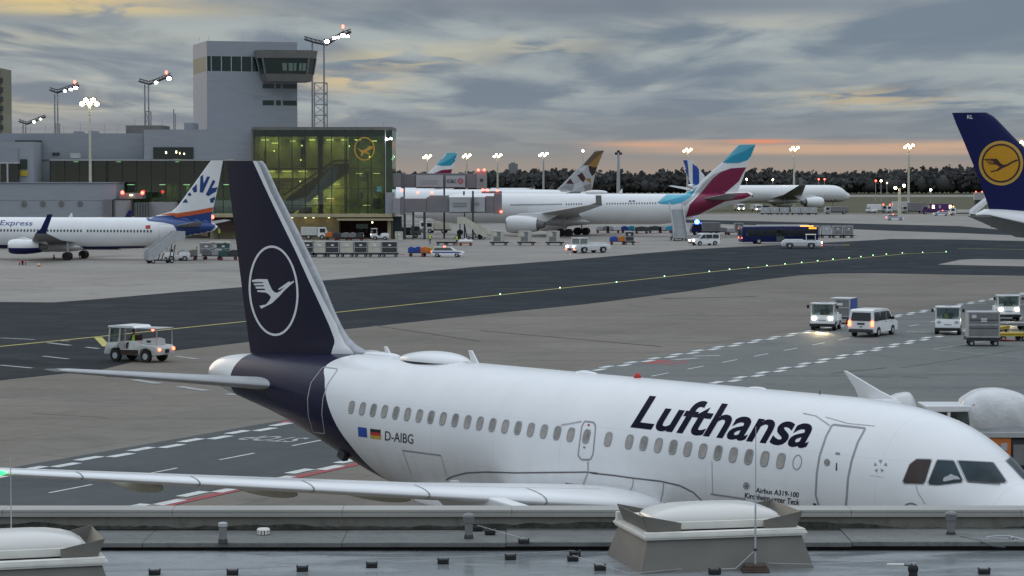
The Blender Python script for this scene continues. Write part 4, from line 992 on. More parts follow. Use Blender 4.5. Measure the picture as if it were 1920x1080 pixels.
# --- glass hall with crane sign
t,o=bempty('glass_hall',605,433,'lit green glass hall with a yellow crane sign and a rising escalator inside')
D0=433
blk('roof_edge',473,736,238,243.4,D0-.4,16,'conc',t,o); blk('side_pier',472.6,476,243.5,405,D0-.2,15,'conc',t,o)
gp=blk('curtain_wall',476.2,723,243.6,404,D0,.08,'greenglass',t,o); blk('curtain_wall',723.4,735.5,243.6,404,D0+.02,.08,'tealglass',t,o)
for k in range(10): blk('mullion',499+24.7*k-.7,499+24.7*k+.7,243.6,404,D0-.12,.3,'mull',gp,o)
blk('mullion',722.7,723.9,243.6,404,D0-.2,.3,'lgrey',gp,o)
for v in (256.5,315,353,385): blk('transom',476.3,722.6,v,v+.7,D0-.1,.22,'mull',gp,o)
blk('top_band',476.5,722,244,256,D0+.35,.1,'teald',gp,o)
blk('back_wall',476,655,243.5,405,D0+8,.3,'hallwall',t,o); blk('back_wall',655.4,735,243.5,405,D0+9,.3,'greenwall',t,o)
blk('end_wall',735.2,735.9,243.5,405,D0+.2,14,'tealglass',t,o)
blk('hall_floor',476,735,403.5,405.5,D0+.3,14,'hallfloor',t,o); blk('hall_floor',476,648,316,318.6,D0+3.2,5,'hallfloor',t,o); blk('hall_floor',476,588,334,335.2,D0+4,4,'mull',t,o); blk('hall_ceiling',476,735,242.5,243.4,D0+.3,14,'conc',t,o)
for u in (601,): blk('hall_column',u-4,u+5,256,404,D0+2.4,1.0,'brown',t,o)
blk('hall_column',565,574,262,313,D0+3,.5,'mull',t,o); blk('hall_column',567,573.5,290,312,D0+2.9,.05,'yellow',t,o)
for u,v0,v1 in ((498,281,404),(650,256,404),(690,320,404)): blk('hall_column',u-1,u+1.5,v0,v1,D0+5,.4,'mull',t,o)
xs=lambda u:XW(u,D0+2)-o[0]
es=MB(); es.prism([(xs(520),ZW(404,D0+2)),(xs(545),ZW(404,D0+2)),(xs(655),ZW(322,D0+2)),(xs(655),ZW(306,D0+2)),(xs(628),ZW(308,D0+2)),(xs(540),ZW(370,D0+2))],1.7,3.1); es.build('escalator','teald',t)
es=MB(); es.prism([(xs(520),ZW(366,D0+2)),(xs(536),ZW(362,D0+2)),(xs(628),ZW(300,D0+2)),(xs(655),ZW(299,D0+2)),(xs(655),ZW(302,D0+2)),(xs(629),ZW(303,D0+2)),(xs(536),ZW(366,D0+2))],1.7,1.8); es.build('escalator_handrail','mull',t)
for u,v,dx in ((490,262,6),(510,268,5),(545,264,4),(580,262,5),(612,262,6),(640,262,5),(500,321,7),(530,321,7),(560,321,7),(625,345,5),(540,385,8),(585,372,7),(612,372,6),(665,262,5),(695,264,5),(668,325,5),(700,325,5),(680,385,6)):
    blk('hall_lamp',u,u+dx*2.2,v,v+.35,D0+5,2.6,'hallamp2',t,o)
for u,v in ((566,273),(564,300),(514,283),(563,340),(655,274),(693,294),(565,384),(641,313)):
    c=PD(u,v,D0+2.6); MB().ball((c.x-o[0],c.y-o[1],c.z),(.10,.10,.12),8,6).build('hall_spotlight','hallamp2',t)
for u,v,w2,h2,m in ((675,327,17,13,'wall2'),(707,350,8,9,'hallcool'),(676,360,6,14,'wall'),(575,376,18,3,'yellow'),(604,376,17,3,'yellow'),(620,384,3,20,'yellow'),(700,372,14,20,'mull'),(560,388,25,15,'mull')):
    blk('hall_fitting',u,u+w2,v,v+h2,D0+5.5,.5,m,t,o)
ring=[[(PD(683.3+a*math.cos(2*math.pi*k/48),279+b*math.sin(2*math.pi*k/48),D0-.25)-Vector(o)) for k in range(48)] for a,b in ((19.2,22.2),(17.0,20.0))]
ring+= [[p+Vector((0,.08,0)) for p in r] for r in ring[::-1]]
MB().loft(ring+[ring[0]],caps=False).build('ring_sign','craneorange',t)
cb=[(-17,-4),(-9,0),(-3,2),(4,-1),(9,-6),(16,-6),(15,-1),(8,2),(4,4),(10,8),(9,10),(0,6),(-4,12),(-7,12),(-5,6),(-9,2)]
mb=MB(); mb.prism([(PD(683+a,280+b,D0).x-o[0],PD(683+a,280+b,D0).z) for a,b in cb],-.28,-.2); mb.build('crane_sign','craneorange',t)
for u,v in ((725,261),(733,260)):
    c=PD(u,v,D0-.8); MB().ball((c.x-o[0],c.y-o[1],c.z),(.22,.2,.18),10,8).build('floodlight','floodcool',t)
# podium
blk('floor_slab',395,736,401.2,407.5,D0-1.6,17,'beige',t,o,.05); blk('floor_slab',632,737,410,413.8,D0-2.2,17,'beige',t,o,.05)
blk('podium_wall',395,636,407.7,None,D0+2,12,'beige',t,o); blk('podium_recess',636.2,735,414,None,D0+7,6,'brown',t,o); blk('soffit',395,442,407.6,433,D0-.5,2.2,'brown',t,o)
blk('podium_window',668,690,420,434,D0+6.9,.08,'tealglass',t,o)
for u in (730,): 
    a=PD(u,414,D0-.6); MB().cyl((a.x-o[0],-.6,0),(a.x-o[0],-.6,a.z),.36,n=16).build('column','beige',t,smooth=40)
for u in (573,588,617,548): 
    blk('wall_washer',u-1.5,u+1.5,408,408.5,D0+.8,.5,'hallamp',t,o)
a=PD(698,417,D0+2); MB().ball((a.x-o[0],a.y-o[1],a.z),(.14,.14,.12),8,6).build('ceiling_light','hallamp2',t)
blk('stair_core',723,737,361,407,D0-1.2,6,'wall2',t,o); blk('stair_core',737.3,752,406,None,D0+1,5,'teald',t,o)
for u,v in ((668,226),(720,228)): blk('roof_aerial',u-.25,u+.25,v,238,D0+8,.08,'steel',t,o)
# --- apron control tower
TH=R(17); TC=PD(388,160,452)
t=empty('control_tower',(TC.x,TC.y,0),TH,'grey apron control tower with dark window band and jutting glazed cab','tower')
def run(u):     # local x where the front face crosses the column of pixels u
    d=ray(u,300); a=Matrix.Rotation(-TH,3,'Z')@Vector((d.x,d.y,0)); c=Matrix.Rotation(-TH,3,'Z')@Vector((-TC.x,-TC.y,0)); k=-c.y/a.y; return c.x+a.x*k
TW=run(558); zt76=ZW(76.5,452)
ld=ray(363,300); a=Matrix.Rotation(-TH,3,'Z')@Vector((ld.x,ld.y,0)); c=Matrix.Rotation(-TH,3,'Z')@Vector((-TC.x,-TC.y,0)); TDp=c.y+a.y*(-c.x/a.x)
TDp=min(max(TDp,6),16)
z104,z133=ZW(105,452),ZW(133,452)
mb=MB(); mb.bb(0,TW,0,TDp,0,z133); mb.build('shaft','wall2',t); mb=MB(); mb.bb(0,TW,0,TDp,z104,zt76); mb.build('shaft_top','wall2',t)
MB().bb(.12,TW-.1,.12,TDp-.1,z133,z104).build('window_band','towerglass',t); MB().bb(-.03,.10,.3,TDp-.3,z133,z104).build('side_panel','wallolive',t)
for u in (388.6,397,416,434.5,453.5,473): MB().bb(run(u)-.05,run(u)+.09,.02,.13,z133,z104).build('mullion','lgrey',t)
cx0=run(535)
def fp(s,dx=0): return [(cx0+dx+x*s,y*s) for x,y in ((-5.6,-1.0),(-5.0,-3.6),(3.6,-4.6),(5.4,-2.6),(5.4,4),(-5.6,4))]
zc=[ZW(v,447) for v in (150,136,106,91)]
mb=MB(); mb.loft([[(x,y,zc[0]) for x,y in fp(.80,.2)],[(x,y,zc[1]) for x,y in fp(.90,.1)]]); mb.build('cab_base','conc',t)
mb=MB(); mb.loft([[(x,y,zc[2]) for x,y in fp(1.0)],[(x,y,zc[3]) for x,y in fp(1.04)]]); mb.build('cab_roof','conc',t)
mb=MB(); mb.loft([[(x,y,zc[1]) for x,y in fp(.88,.1)],[(x,y,zc[2]) for x,y in fp(.975)]],caps=False); g=mb.build('cab_glazing','towerglass',t)
for i in range(6):
    a,b=fp(.89,.1)[i],fp(.99)[i]; MB().cyl((a[0],a[1],zc[1]),(b[0],b[1],zc[2]),.16,n=6).build('cab_post','conc',t)
for s0,s1 in ((.42,.52),(.56,.66),(.68,.74),(.80,.86),(.88,.96)):
    A0,B0=fp(.885,.1)[1],fp(.885,.1)[2]; A1,B1=fp(.985)[1],fp(.985)[2]; l=lambda p,q,s_:(p[0]+(q[0]-p[0])*s_,p[1]+(q[1]-p[1])*s_)
    zz0,zz1=zc[1]+(zc[2]-zc[1])*.2,zc[1]+(zc[2]-zc[1])*.68
    q=[]
    for s_,f in ((s0,.2),(s1,.2),(s1,.68),(s0,.68)):
        p=l(l(A0,B0,s_),l(A1,B1,s_),f); q.append((p[0],p[1]-.03,zc[1]+(zc[2]-zc[1])*f))
    MB().poly(q).build('cab_blind','towerpale',g)
for v0,v1 in ((157,165.5),(188,197)):
    for u0,u1 in ((493,514),(518,527),(531,556.5)):
        MB().bb(run(u0),run(u1),-.06,.2,ZW(v1,455),ZW(v0,455)).build('window','towerglass',t)
MB().bb(run(475),run(491),-.03,.1,ZW(186.5,454),ZW(178,454)).build('vent_panel','wall',t)
MB().bb(run(531),run(548),-.03,.1,ZW(186.5,454),ZW(178,454)).build('vent_panel','wall',t)
for u,v in ((378,68),(396,66),(461,68)): x=run(u); MB().bb(x,x+.06,2,2.06,zt76,ZW(v,452)).build('roof_aerial','steel',t)
x0,x1=run(541),run(551); mb=MB(); mb.tube([(x0,3,zt76),(x0,3,zt76+.9),(x1,3,zt76+.9),(x1,3,zt76)],.04,6); mb.build('roof_railing','steel',t)
# --- far left office block
t,o=bempty('office_block',-12,620,'striped office block cut off at the far left edge above the pier','building')
blk('tower_wall',-60,7,128,None,620,12,'wallolive',t,o)
for k in range(7): blk('balcony_band',-60,8.5,146+17.5*k,155+17.5*k,619.5,1,'dark',t,o)
# --- flood light masts
def mast(label,posts,vbase,head,lamps,red,D,lattice=None,group=None,lampm='floodcool'):
    b=PD(posts[0],300,D); t=empty('floodlight_mast',(b.x,D,0),0,label,'light mast',group); o=Vector((b.x,D,0))
    for u in posts:
        zz=PD(u,lin(sorted((p[0],p[1]) for p in head),u)+2,D).z; x=XW(u,D)-b.x; MB().cyl((x,0,0),(x,0,zz),.2,.17,10).build('post','steel',t,smooth=40)
    if lattice:
        u0,u1,v0,v1,n=lattice; mb=MB(); zs_=[ZW(v0+(v1-v0)*k/n,D) for k in range(n+1)]; xa,xb=XW(u0,D)-b.x,XW(u1,D)-b.x
        for x in (xa,xb): mb.cyl((x,.9,0),(x,.9,zs_[0]),.12,n=8)
        for k in range(n):
            mb.cyl((xa,0,zs_[k]),(xb,.9,zs_[k]),.11,n=6); mb.cyl((xa,0,zs_[k]),(xb,.9,zs_[k+1]),.06,n=6); mb.cyl((xb,.9,zs_[k]),(xa,0,zs_[k+1]),.06,n=6)
        mb.build('lattice','steel',t)
    P=[PD(u,v,D)-o for u,v in head]
    mb=MB()
    for dy in (-.7,.7):
        for a,c in zip(P[:-1],P[1:]): mb.cyl(a+Vector((0,dy,0)),c+Vector((0,dy,0)),.18,n=6)
    a,c=P[0],P[-1]; n=10
    for k in range(n): 
        p=a+(c-a)*k/n; q=a+(c-a)*(k+1)/n
        zt_=lambda w: lin(sorted((h.x,h.z) for h in P),w.x)
        mb.cyl((p.x,-.7,zt_(p)+.1),(q.x,.7,zt_(q)+.1),.09,n=6); mb.cyl((p.x,.7,zt_(p)+.5),(q.x,-.7,zt_(q)+.1),.08,n=6); mb.cyl((p.x,0,zt_(p)+.55),(q.x,0,zt_(q)+.55),.1,n=6)
    mb.build('head_truss','dark',t)
    for u,v,s in lamps:
        p=PD(u,v,D-.9)-o; h=MB().box(p+Vector((0,.12,.12)),(s*1.25,.5,s*.7)).build('lamp_housing','dark',t); MB().ball(p,(s*.55,.25,s*.33),12,8).build('lamp_face',lampm,h,smooth=60)
    if red:
        p=PD(*red,D)-o; MB().cyl(p-Vector((0,0,1.2)),p,.05,n=6).build('beacon_stem','dark',t); MB().ball(p,(.26,.26,.4),10,8).build('beacon_light','redlamp',t)
    return t
mast('tall lattice floodlight mast just right of the control tower',(587,609),240,[(571,73.5),(588,79),(612,84),(640,66),(658,60)],[(613,77.5,1.0),(627,71,.8),(634,70,.7),(643,66,1.0),(652,68,.7)],(643,50),470,(590,614,155,236,4))
mast('twin post floodlight mast above the left wing, nearest the sodium pole',(105.5,111),250,[(94,169),(107,173.5),(147,160)],[(122,170.5,.7),(133,167.5,.8),(142,164.5,1.0)],(140,154),520,(105,113,232,250,2))
mast('twin post floodlight mast rising from the brown roof plant',(274,281),240,[(261,152.5),(280,158),(320,142)],[(293,154.5,.8),(317,147,1.0)],(312,136),500,(274,284,209,235,1))
mast('short floodlight mast furthest left above the terminal roof',(46,51),250,[(36,227.5),(50,233),(85,219)],[(64,228.5,.8),(76,223,.6)],None,640)
def pole(label,u,vt,D,lampm,n=4,r=.35,lit=True,vb=None,spread=1.5,group='floodlight poles on the far apron'):
    b=PD(u,300,D); zt_=PD(u,vt,D).z; t=empty('floodlight_pole',(b.x,D,0),0,label,'light pole',group)
    MB().cyl((0,0,0),(0,0,zt_),r,r*.6,12).build('pole','cream' if lampm=='floodwarm' else 'lgrey',t,smooth=40)  # under warm lamps the pole's cream colour paints in their yellow light
    MB().box((0,0,zt_),(spread*2,.25,.25)).build('crossarm','dark',t)
    for k in range(n):
        x=(k/(n-1)-.5)*spread*1.9; z=zt_+(.75 if k%2 else .1)
        h=MB().box((x,.1,z+.1),(.9,.5,.7),rx=R(20)).build('lamp_housing','dark',t)
        if lit: MB().ball((x,-.25,z),(.42,.25,.36),10,8).build('lamp_face',lampm,h,smooth=60)
    return t
pole('tall sodium lamp pole glowing yellow before the teal glass band',169,196,428,'floodwarm',5,.3,spread=1.35,group=None)
for u,v,D,m,lb in ((801,296,900,'floodwarm','warm floodlight pole left of the nearer turquoise fin tip'),(875,294.5,900,'floodwarm','warm floodlight pole right of the turquoise fin tip'),(933,294,880,'floodwarm','warm floodlight pole above the end of the upper jet bridge'),
    (1019,292,820,'floodgreen','greenish floodlight pole between jet bridge and gold fin'),(1289,284,860,'floodwarm','warm floodlight pole rising behind the blue striped fin'),(1489,281,800,'floodwarm','warm floodlight pole behind the taxiing striped wide-body'),
    (1704,277,760,'floodwarm','warm floodlight pole nearest the blue fin with yellow disc'),(733,298,900,'floodwarm','warm floodlight pole at the corner of the glass hall'),(1917,270,800,'floodwarm','warm floodlight pole at the right edge beyond the yellow disc')):
    pole(lb,u,v,D,m,4,.42,spread=1.25)
pole('unlit grey mast between gold fin and turquoise fin',1159.5,289,760,'floodcool',3,.65,lit=False,spread=.7,group=None)
t=pole('thick short apron mast with two floodlights, left of the tall warm pole',1687,353,700,'floodwarm',2,.55,spread=1.3,group=None)
# --- jet bridges
def bridge(label,segs,v_red,D,cab,advert,cols):
    b=XW(840,D); t=empty('jet_bridge',(b,D,0),0,label,'jet bridge'); o=(b,D,0)
    for u0,u1,v0,v1,m,nm,dep in segs: blk(nm,u0,u1,v0,v1,D-dep*.15,3+dep,m,t,o,.06)
    for u0,u1,v0,v1 in advert:
        p=blk('advert_panel',u0,u1,v0,v1,D-.6,.1,'signwhite',t,o)
    for u,v0,w,dy in cols: blk('support_leg',u-w,u+w,v0,None,D-.5+dy,.7,'dark',t,o)
    for u,v in v_red:
        p=PD(u,v,D-.4); MB().ball((p.x-b,p.y-D,p.z),(.24,.2,.22),10,8).build('warning_light','redlamp',t)
    return t,o
UB,o=bridge('upper jet bridge with white advertising panels beside the glass hall',[(737,752,325,351,'tunnel2','rotunda',.5),(752.4,757,324,353,'tunnel','frame',.6),(757.3,780,326.5,352,'tunnel','tunnel_section',0),(780.3,874,325,353,'tunnel','tunnel_section',.4),(874.3,893,326,352.5,'tunnel','tunnel_section',0),(893.3,913,319.5,354,'tunnel2','bridge_cab',.9),(913.3,920,323,354.5,'tealglass','cab_glazing',.7)],
   [(897,319),(908,318.5)],437,None,[(780.5,831,328,350.5),(836,872,329,350.5)],[(833,352,1.6,0),(758,352,1.2,0)])
c=PD(903,338,436); MB().cyl((c.x-o[0],-1.1,c.z),(c.x-o[0],-.9,c.z),.32,n=16).build('porthole','dark',UB)
pp=lambda u,v: Vector((XW(u,436)-o[0],-.75,ZW(v,436)))
text_flat('advert_lettering','ICBC','dark',UB,pp(838,343),(1,0,0),(0,0,1),XW(856,436)-XW(838,436),.62,0,.02)
lr=MB(); q=pp(863.5,339.5)
for r_,m_ in ((5.2,1),(3.4,1),(1.6,1)):
    k=r_*436/F; n=20; lr.loft([[(q.x+k*s*math.cos(2*math.pi*i/n),q.y,q.z+k*s*math.sin(2*math.pi*i/n)) for i in range(n)] for s in (1,.78)],caps=False)
lr.build('advert_emblem','red',UB)
for v,a,c in ((338,789,823),(343,789,822)):
    for k in range(6):
        u0=a+(c-a)*k/6; MB().bb(XW(u0,436)-o[0],XW(u0+(c-a)/6*.8,436)-o[0],-.74,-.7,ZW(v,436)-.1,ZW(v,436)+.12).build('advert_line','lgrey',UB)
LB,o=bridge('lower jet bridge docked at the nose of the turquoise tailed wide-body',[(737,751,372,399.5,'tunnel2','rotunda',.5),(751.3,758,369,403,'tunnel','frame',.6),(758.3,800,372.5,398,'tunnel','tunnel_section',0),(800.3,841,369.5,398.5,'tunnel','tunnel_section',.2),(841.3,910,370,399.5,'tunnel2','tunnel_section',.4),(910.3,926,368,400,'tunnel','bridge_cab',.8),(926.3,941,363,401,'tunnel','bridge_cab',1.0),(805,842,366.5,369,'tunnel','roof_walkway',0),(903,941,358.5,362.5,'tunnel','cab_roof',1.2)],
   [(753,357),(783,361),(810,361),(905,356),(914,356.5),(932.5,357),(939.5,397)],431,None,[(843,883,371,397.5),(889,909,371,397)],[(775,398,1.8,1),(796,398,2.2,.5),(871,398,1.2,0),(886.8,358,1.7,-.6),(759,402,2.0,0)])
text_flat('advert_lettering','ICBC','grey',LB,Vector((XW(889.5,430)-o[0],-.75,ZW(385,430))),(1,0,0),(0,0,1),XW(899,430)-XW(889.5,430),.5,0,.02)
for v,a,c in ((381.5,849,876),(386.5,850,876)):
    for k in range(5):
        u0=a+(c-a)*k/5; MB().bb(XW(u0,430)-o[0],XW(u0+(c-a)/5*.8,430)-o[0],-.74,-.7,ZW(v,430)-.08,ZW(v,430)+.1).build('advert_line','grey',LB)
for u in (870,887): blk('camera_post',u-1.6,u+1.6,358.5,366,430,.4,'dark',LB,o)
mb=MB()
for u in (860,900): 
    p=PD(u,442,431); mb.cyl((p.x-o[0],-.3,.45),(p.x-o[0],.3,.45),.45,n=16)
mb.build('drive_wheels','black',LB)
# pier door and round bridge head behind the sun ray airliner
t,o=bempty('bridge_rotunda',231,424,'round grey bridge head with two red lamps in front of the pier','jet bridge')
c=XW(229,424)-o[0]; w2=XW(246,424)-XW(229,424); MB().cyl((c,2,0),(c,2,ZW(375,424)),w2,n=28).build('rotunda','tunnel2',t,smooth=40); MB().cyl((c,2,ZW(375,424)),(c,2,ZW(373,424)),w2*1.05,n=28).build('rotunda_roof','dark',t,smooth=40)
blk('bellows',252,281,380,410,423,3,'grey',t,o); blk('bridge_cab',226,268,362,372.5,425,4,'tunnel',t,o); blk('tunnel_section',281.3,330,379,410,425,3,'tunnel2',t,o); blk('tunnel_section',195,211,374,410,425,3,'tunnel',t,o)
for k in range(6): blk('bellows_rib',253+5*k,254.5+5*k,379.5,410,422.85,.3,'dark',t,o)
for u,v in ((229.5,361),(267,361.5)): p=PD(u,v,424.5); MB().ball((p.x-o[0],p.y-o[1],p.z),(.3,.25,.32),10,8).build('warning_light','redlamp',t)
p=PD(246,366,424.6); MB().box((p.x-o[0],p.y-o[1],p.z),(.5,.2,.16)).build('lamp','hallamp2',t)
# --- woods and skyline
M['leaf']=mat('autumn_woodland',(.052,.0515,.050),.9,var=.2,scale=.05); 
mb=bmesh.new(); rr=random.Random(3)
def blob_(c,r,zr):
    m=Matrix.Translation(c)@Matrix.Diagonal((r,r,zr,1)); bmesh.ops.create_icosphere(mb,subdivisions=1,radius=1,matrix=m)
for row,D in enumerate((1500,1516,1534)):
    x=-560
    while x<560:
        top=10.6+1.2*math.sin(x*.021+1)+1.0*math.sin(x*.053)+.5*rr.random()*2+row*1.7+(1.2 if x>90 else -.6)
        r=2.4+rr.random()*2.6
        blob_((x,D+rr.uniform(-4,4),top*.45),r*1.35,top*.44)
        for k in range(34):
            a=rr.uniform(0,6.28); rad=r*rr.random()**.5; zz=top*(.30+.70*(1-(rad/r)**2*.5)*rr.random()**.6); s=.7+rr.random()*.9
            cx_,cy_=x+rad*math.cos(a),D-3+rad*math.sin(a)
            n=Vector((rr.uniform(-1,1),rr.uniform(-1.6,.2),rr.uniform(-.3,1))).normalized(); u_=n.orthogonal().normalized(); w_=n.cross(u_)
            for q in range(3):
                o_=Vector((cx_,cy_,zz))+Vector((rr.uniform(-.9,.9),rr.uniform(-.9,.9),rr.uniform(-.8,.8)))
                vs=[mb.verts.new(o_+u_*(s*math.cos(t_))+w_*(s*.8*math.sin(t_))) for t_ in (0,1.3,2.4,3.6,5)]; mb.faces.new(vs)
        x+=r*1.15
me=bpy.data.meshes.new('woods'); mb.to_mesh(me); mb.free(); me.polygons.foreach_set('use_smooth',[True]*len(me.polygons)); me.materials.append(M['leaf']); wo=bpy.data.objects.new('woods',me); COL.objects.link(wo); tag(wo,'dark line of far woods along the horizon','woods',kind='stuff')
M['hazyb']=mat('distant_facade',(.20,.205,.215),.8,var=.05)
p=PD(962,318,2600); t=empty('tower_block',(p.x,2600,0),0,'pale high-rise block far beyond the woods','building')
MB().bb(-4.8,5,0,12,0,ZW(307,2600)).build('tower_wall','hazyb',t); MB().bb(-2.5,2.2,2,10,ZW(307,2600)+.02,ZW(304.5,2600)).build('roof_plant','hazyb',t)
for i,(u,v,D,m) in enumerate(((1400,336,1200,'floodwarm'),(1449,337,1250,'floodwarm'),(1535,336,1150,'redlamp'),(1546,336,1180,'redlamp'),(1642,339,1050,'redlamp'),(1652,339,1060,'floodwarm'),(1745,356,1000,'floodcool'),(1093,283,1000,'floodcool'),(1663,343,1300,'hallamp'))):
    p=PD(u,v,D); lb=('small lamp post','small red lamp post')[m=='redlamp']+' before the woods, '+('left of the two right of the turquoise fin','right of the two beyond the turquoise fin','left of the red pair above the taxiing airliner','right of the red pair above the taxiing airliner','beyond the nose of the taxiing airliner','just right of the red one at the nose','under the tall pole at right','beside the tip of the gold fin','between nose and thick mast')[i]
    t=empty('field_lamp',(p.x,D,0),0,lb,'lamp post','small lamp posts on the airfield'); MB().cyl((0,0,0),(0,0,p.z),.16,.1,8).build('post','lgrey',t); MB().ball((0,-.2,p.z),(.42,.3,.42),8,6).build('lamp',m,t)
p=PD(1836,362,900); t=empty('field_hut',(p.x,900,0),0,'small grey hut with red roof lamps beside the blue fin','hut')
MB().bb(-1.6,1.6,0,3,2.2,4.9).build('cabin','lgrey',t); MB().bb(-1.5,1.5,.2,2.8,0,2.2).build('base','dark',t); 
for x in (-1.2,1.0): MB().ball((x,0,5.2),(.25,.2,.22),8,6).build('roof_lamp','redlamp',t)
# ================================================================ ground support vehicles, carts and people
M['cabglass']=seeglass('cab_glass',(.62,.68,.68),.06)
def wheel(par,x,y,r,w=.22,rim='lgrey'):
    o=MB().cyl((x,y-w/2,r),(x,y+w/2,r),r,n=20).build('wheel','black',par,smooth=40); s=1 if y>0 else -1
    MB().cyl((x,y+s*(w/2-.01),r),(x,y+s*(w/2+.02),r),r*.55,r*.5,14).build('rim',rim,o,smooth=40); return o
def person_mesh(joints,bones,rad):
    me=bpy.data.meshes.new('p'); idx={k:i for i,k in enumerate(joints)}
    me.from_pydata([joints[k] for k in joints],[(idx[a],idx[b]) for a,b in bones],[]); o=bpy.data.objects.new('p',me); COL.objects.link(o)
    md=o.modifiers.new('s','SKIN'); md.use_smooth_shade=True
    for k,i in idx.items():
        r=rad.get(k,rad.get(k[:-1],.06)); r=r if isinstance(r,tuple) else (r,r)
        me.skin_vertices[0].data[i].radius=r; me.skin_vertices[0].data[i].use_root=(k=='pelvis')
    o.modifiers.new('u','SUBSURF').levels=1
    dg=bpy.context.evaluated_depsgraph_get(); dg.update(); m2=bpy.data.meshes.new_from_object(o.evaluated_get(dg)); bpy.data.objects.remove(o); return m2
def person(label,loc,rz,seated=False,reach=False):
    h=empty('person',loc,rz,label,'person')
    if seated:
        J=dict(pelvis=(0,0,.12),waist=(0,0,.32),chest=(.02,0,.52),neck=(.03,0,.70),head=(.05,0,.80),crown=(.05,0,.92),shL=(.02,.19,.60),elL=(.10,.25,.36),haL=(.36,.18,.36),shR=(.02,-.19,.60),elR=(.10,-.25,.36),haR=(.36,-.18,.36),hiL=(.05,.10,.10),knL=(.45,.12,.12),anL=(.48,.12,-.28),toL=(.62,.12,-.33),hiR=(.05,-.10,.10),knR=(.45,-.12,.12),anR=(.48,-.12,-.28),toR=(.62,-.12,-.33)); zt0,zt1=.12,.66
    else:
        a=.35 if reach else .02
        J=dict(pelvis=(0,0,.95),waist=(0,0,1.10),chest=(.01,0,1.30),neck=(.01,0,1.48),head=(.03,0,1.58),crown=(.03,0,1.70),shL=(0,.19,1.40),elL=(.03+a*.4,.26,1.12+a*.3),haL=(.14+a,.24,.90+a*.7),shR=(0,-.19,1.40),elR=(.02,-.26,1.12),haR=(.10,-.25,.88),hiL=(0,.10,.90),knL=(.05,.11,.50),anL=(.02,.12,.09),toL=(.17,.13,.04),hiR=(0,-.10,.90),knR=(.0,-.11,.50),anR=(-.06,-.12,.09),toR=(.09,-.13,.04)); zt0,zt1=.93,1.46
    Bn=[('pelvis','waist'),('waist','chest'),('chest','neck'),('neck','head'),('head','crown'),('chest','shL'),('shL','elL'),('elL','haL'),('chest','shR'),('shR','elR'),('elR','haR'),('pelvis','hiL'),('hiL','knL'),('knL','anL'),('anL','toL'),('pelvis','hiR'),('hiR','knR'),('knR','anR'),('anR','toR')]
    rad=dict(pelvis=(.15,.12),waist=(.15,.11),chest=(.17,.12),neck=.055,head=(.085,.095),crown=(.07,.08),sh=.075,el=.05,ha=.038,hi=.09,kn=.065,an=.05,to=.045)
    me=person_mesh(J,Bn,rad); me.materials.append(M['skin']); me.materials.append(M['trous'])
    for p in me.polygons:
        c=p.center; p.material_index=0 if c.z>J['neck'][2]-.02 or (abs(c.y)>.15 and (c-Vector(J['haL'])).length<.09) or (c-Vector(J['haR'])).length<.09 else 1
    b=bpy.data.objects.new('body',me); COL.objects.link(b); b.parent=h
    c=J['chest']; w=J['waist']; pz=J['pelvis']
    rings=[]
    for z,a_,b_ in ((zt0-.02,.185,.145),(zt0+.15,.185,.15),(zt0+.32,.205,.155),(zt0+.46,.22,.145),(zt0+.53,.13,.10)):
        x=pz[0]+(c[0]-pz[0])*min(1,(z-zt0)/.4); rings.append([(x+b_*math.sin(2*math.pi*k/16),a_*math.cos(2*math.pi*k/16),z) for k in range(16)])
    MB().loft(rings).build('hi_vis_vest','hivis',h,smooth=60)
    q=J['crown']; MB().ball((q[0]-.012,q[1],q[2]-.035),(.10,.088,.085),12,8).build('hair','dark',h,smooth=60)
    return h
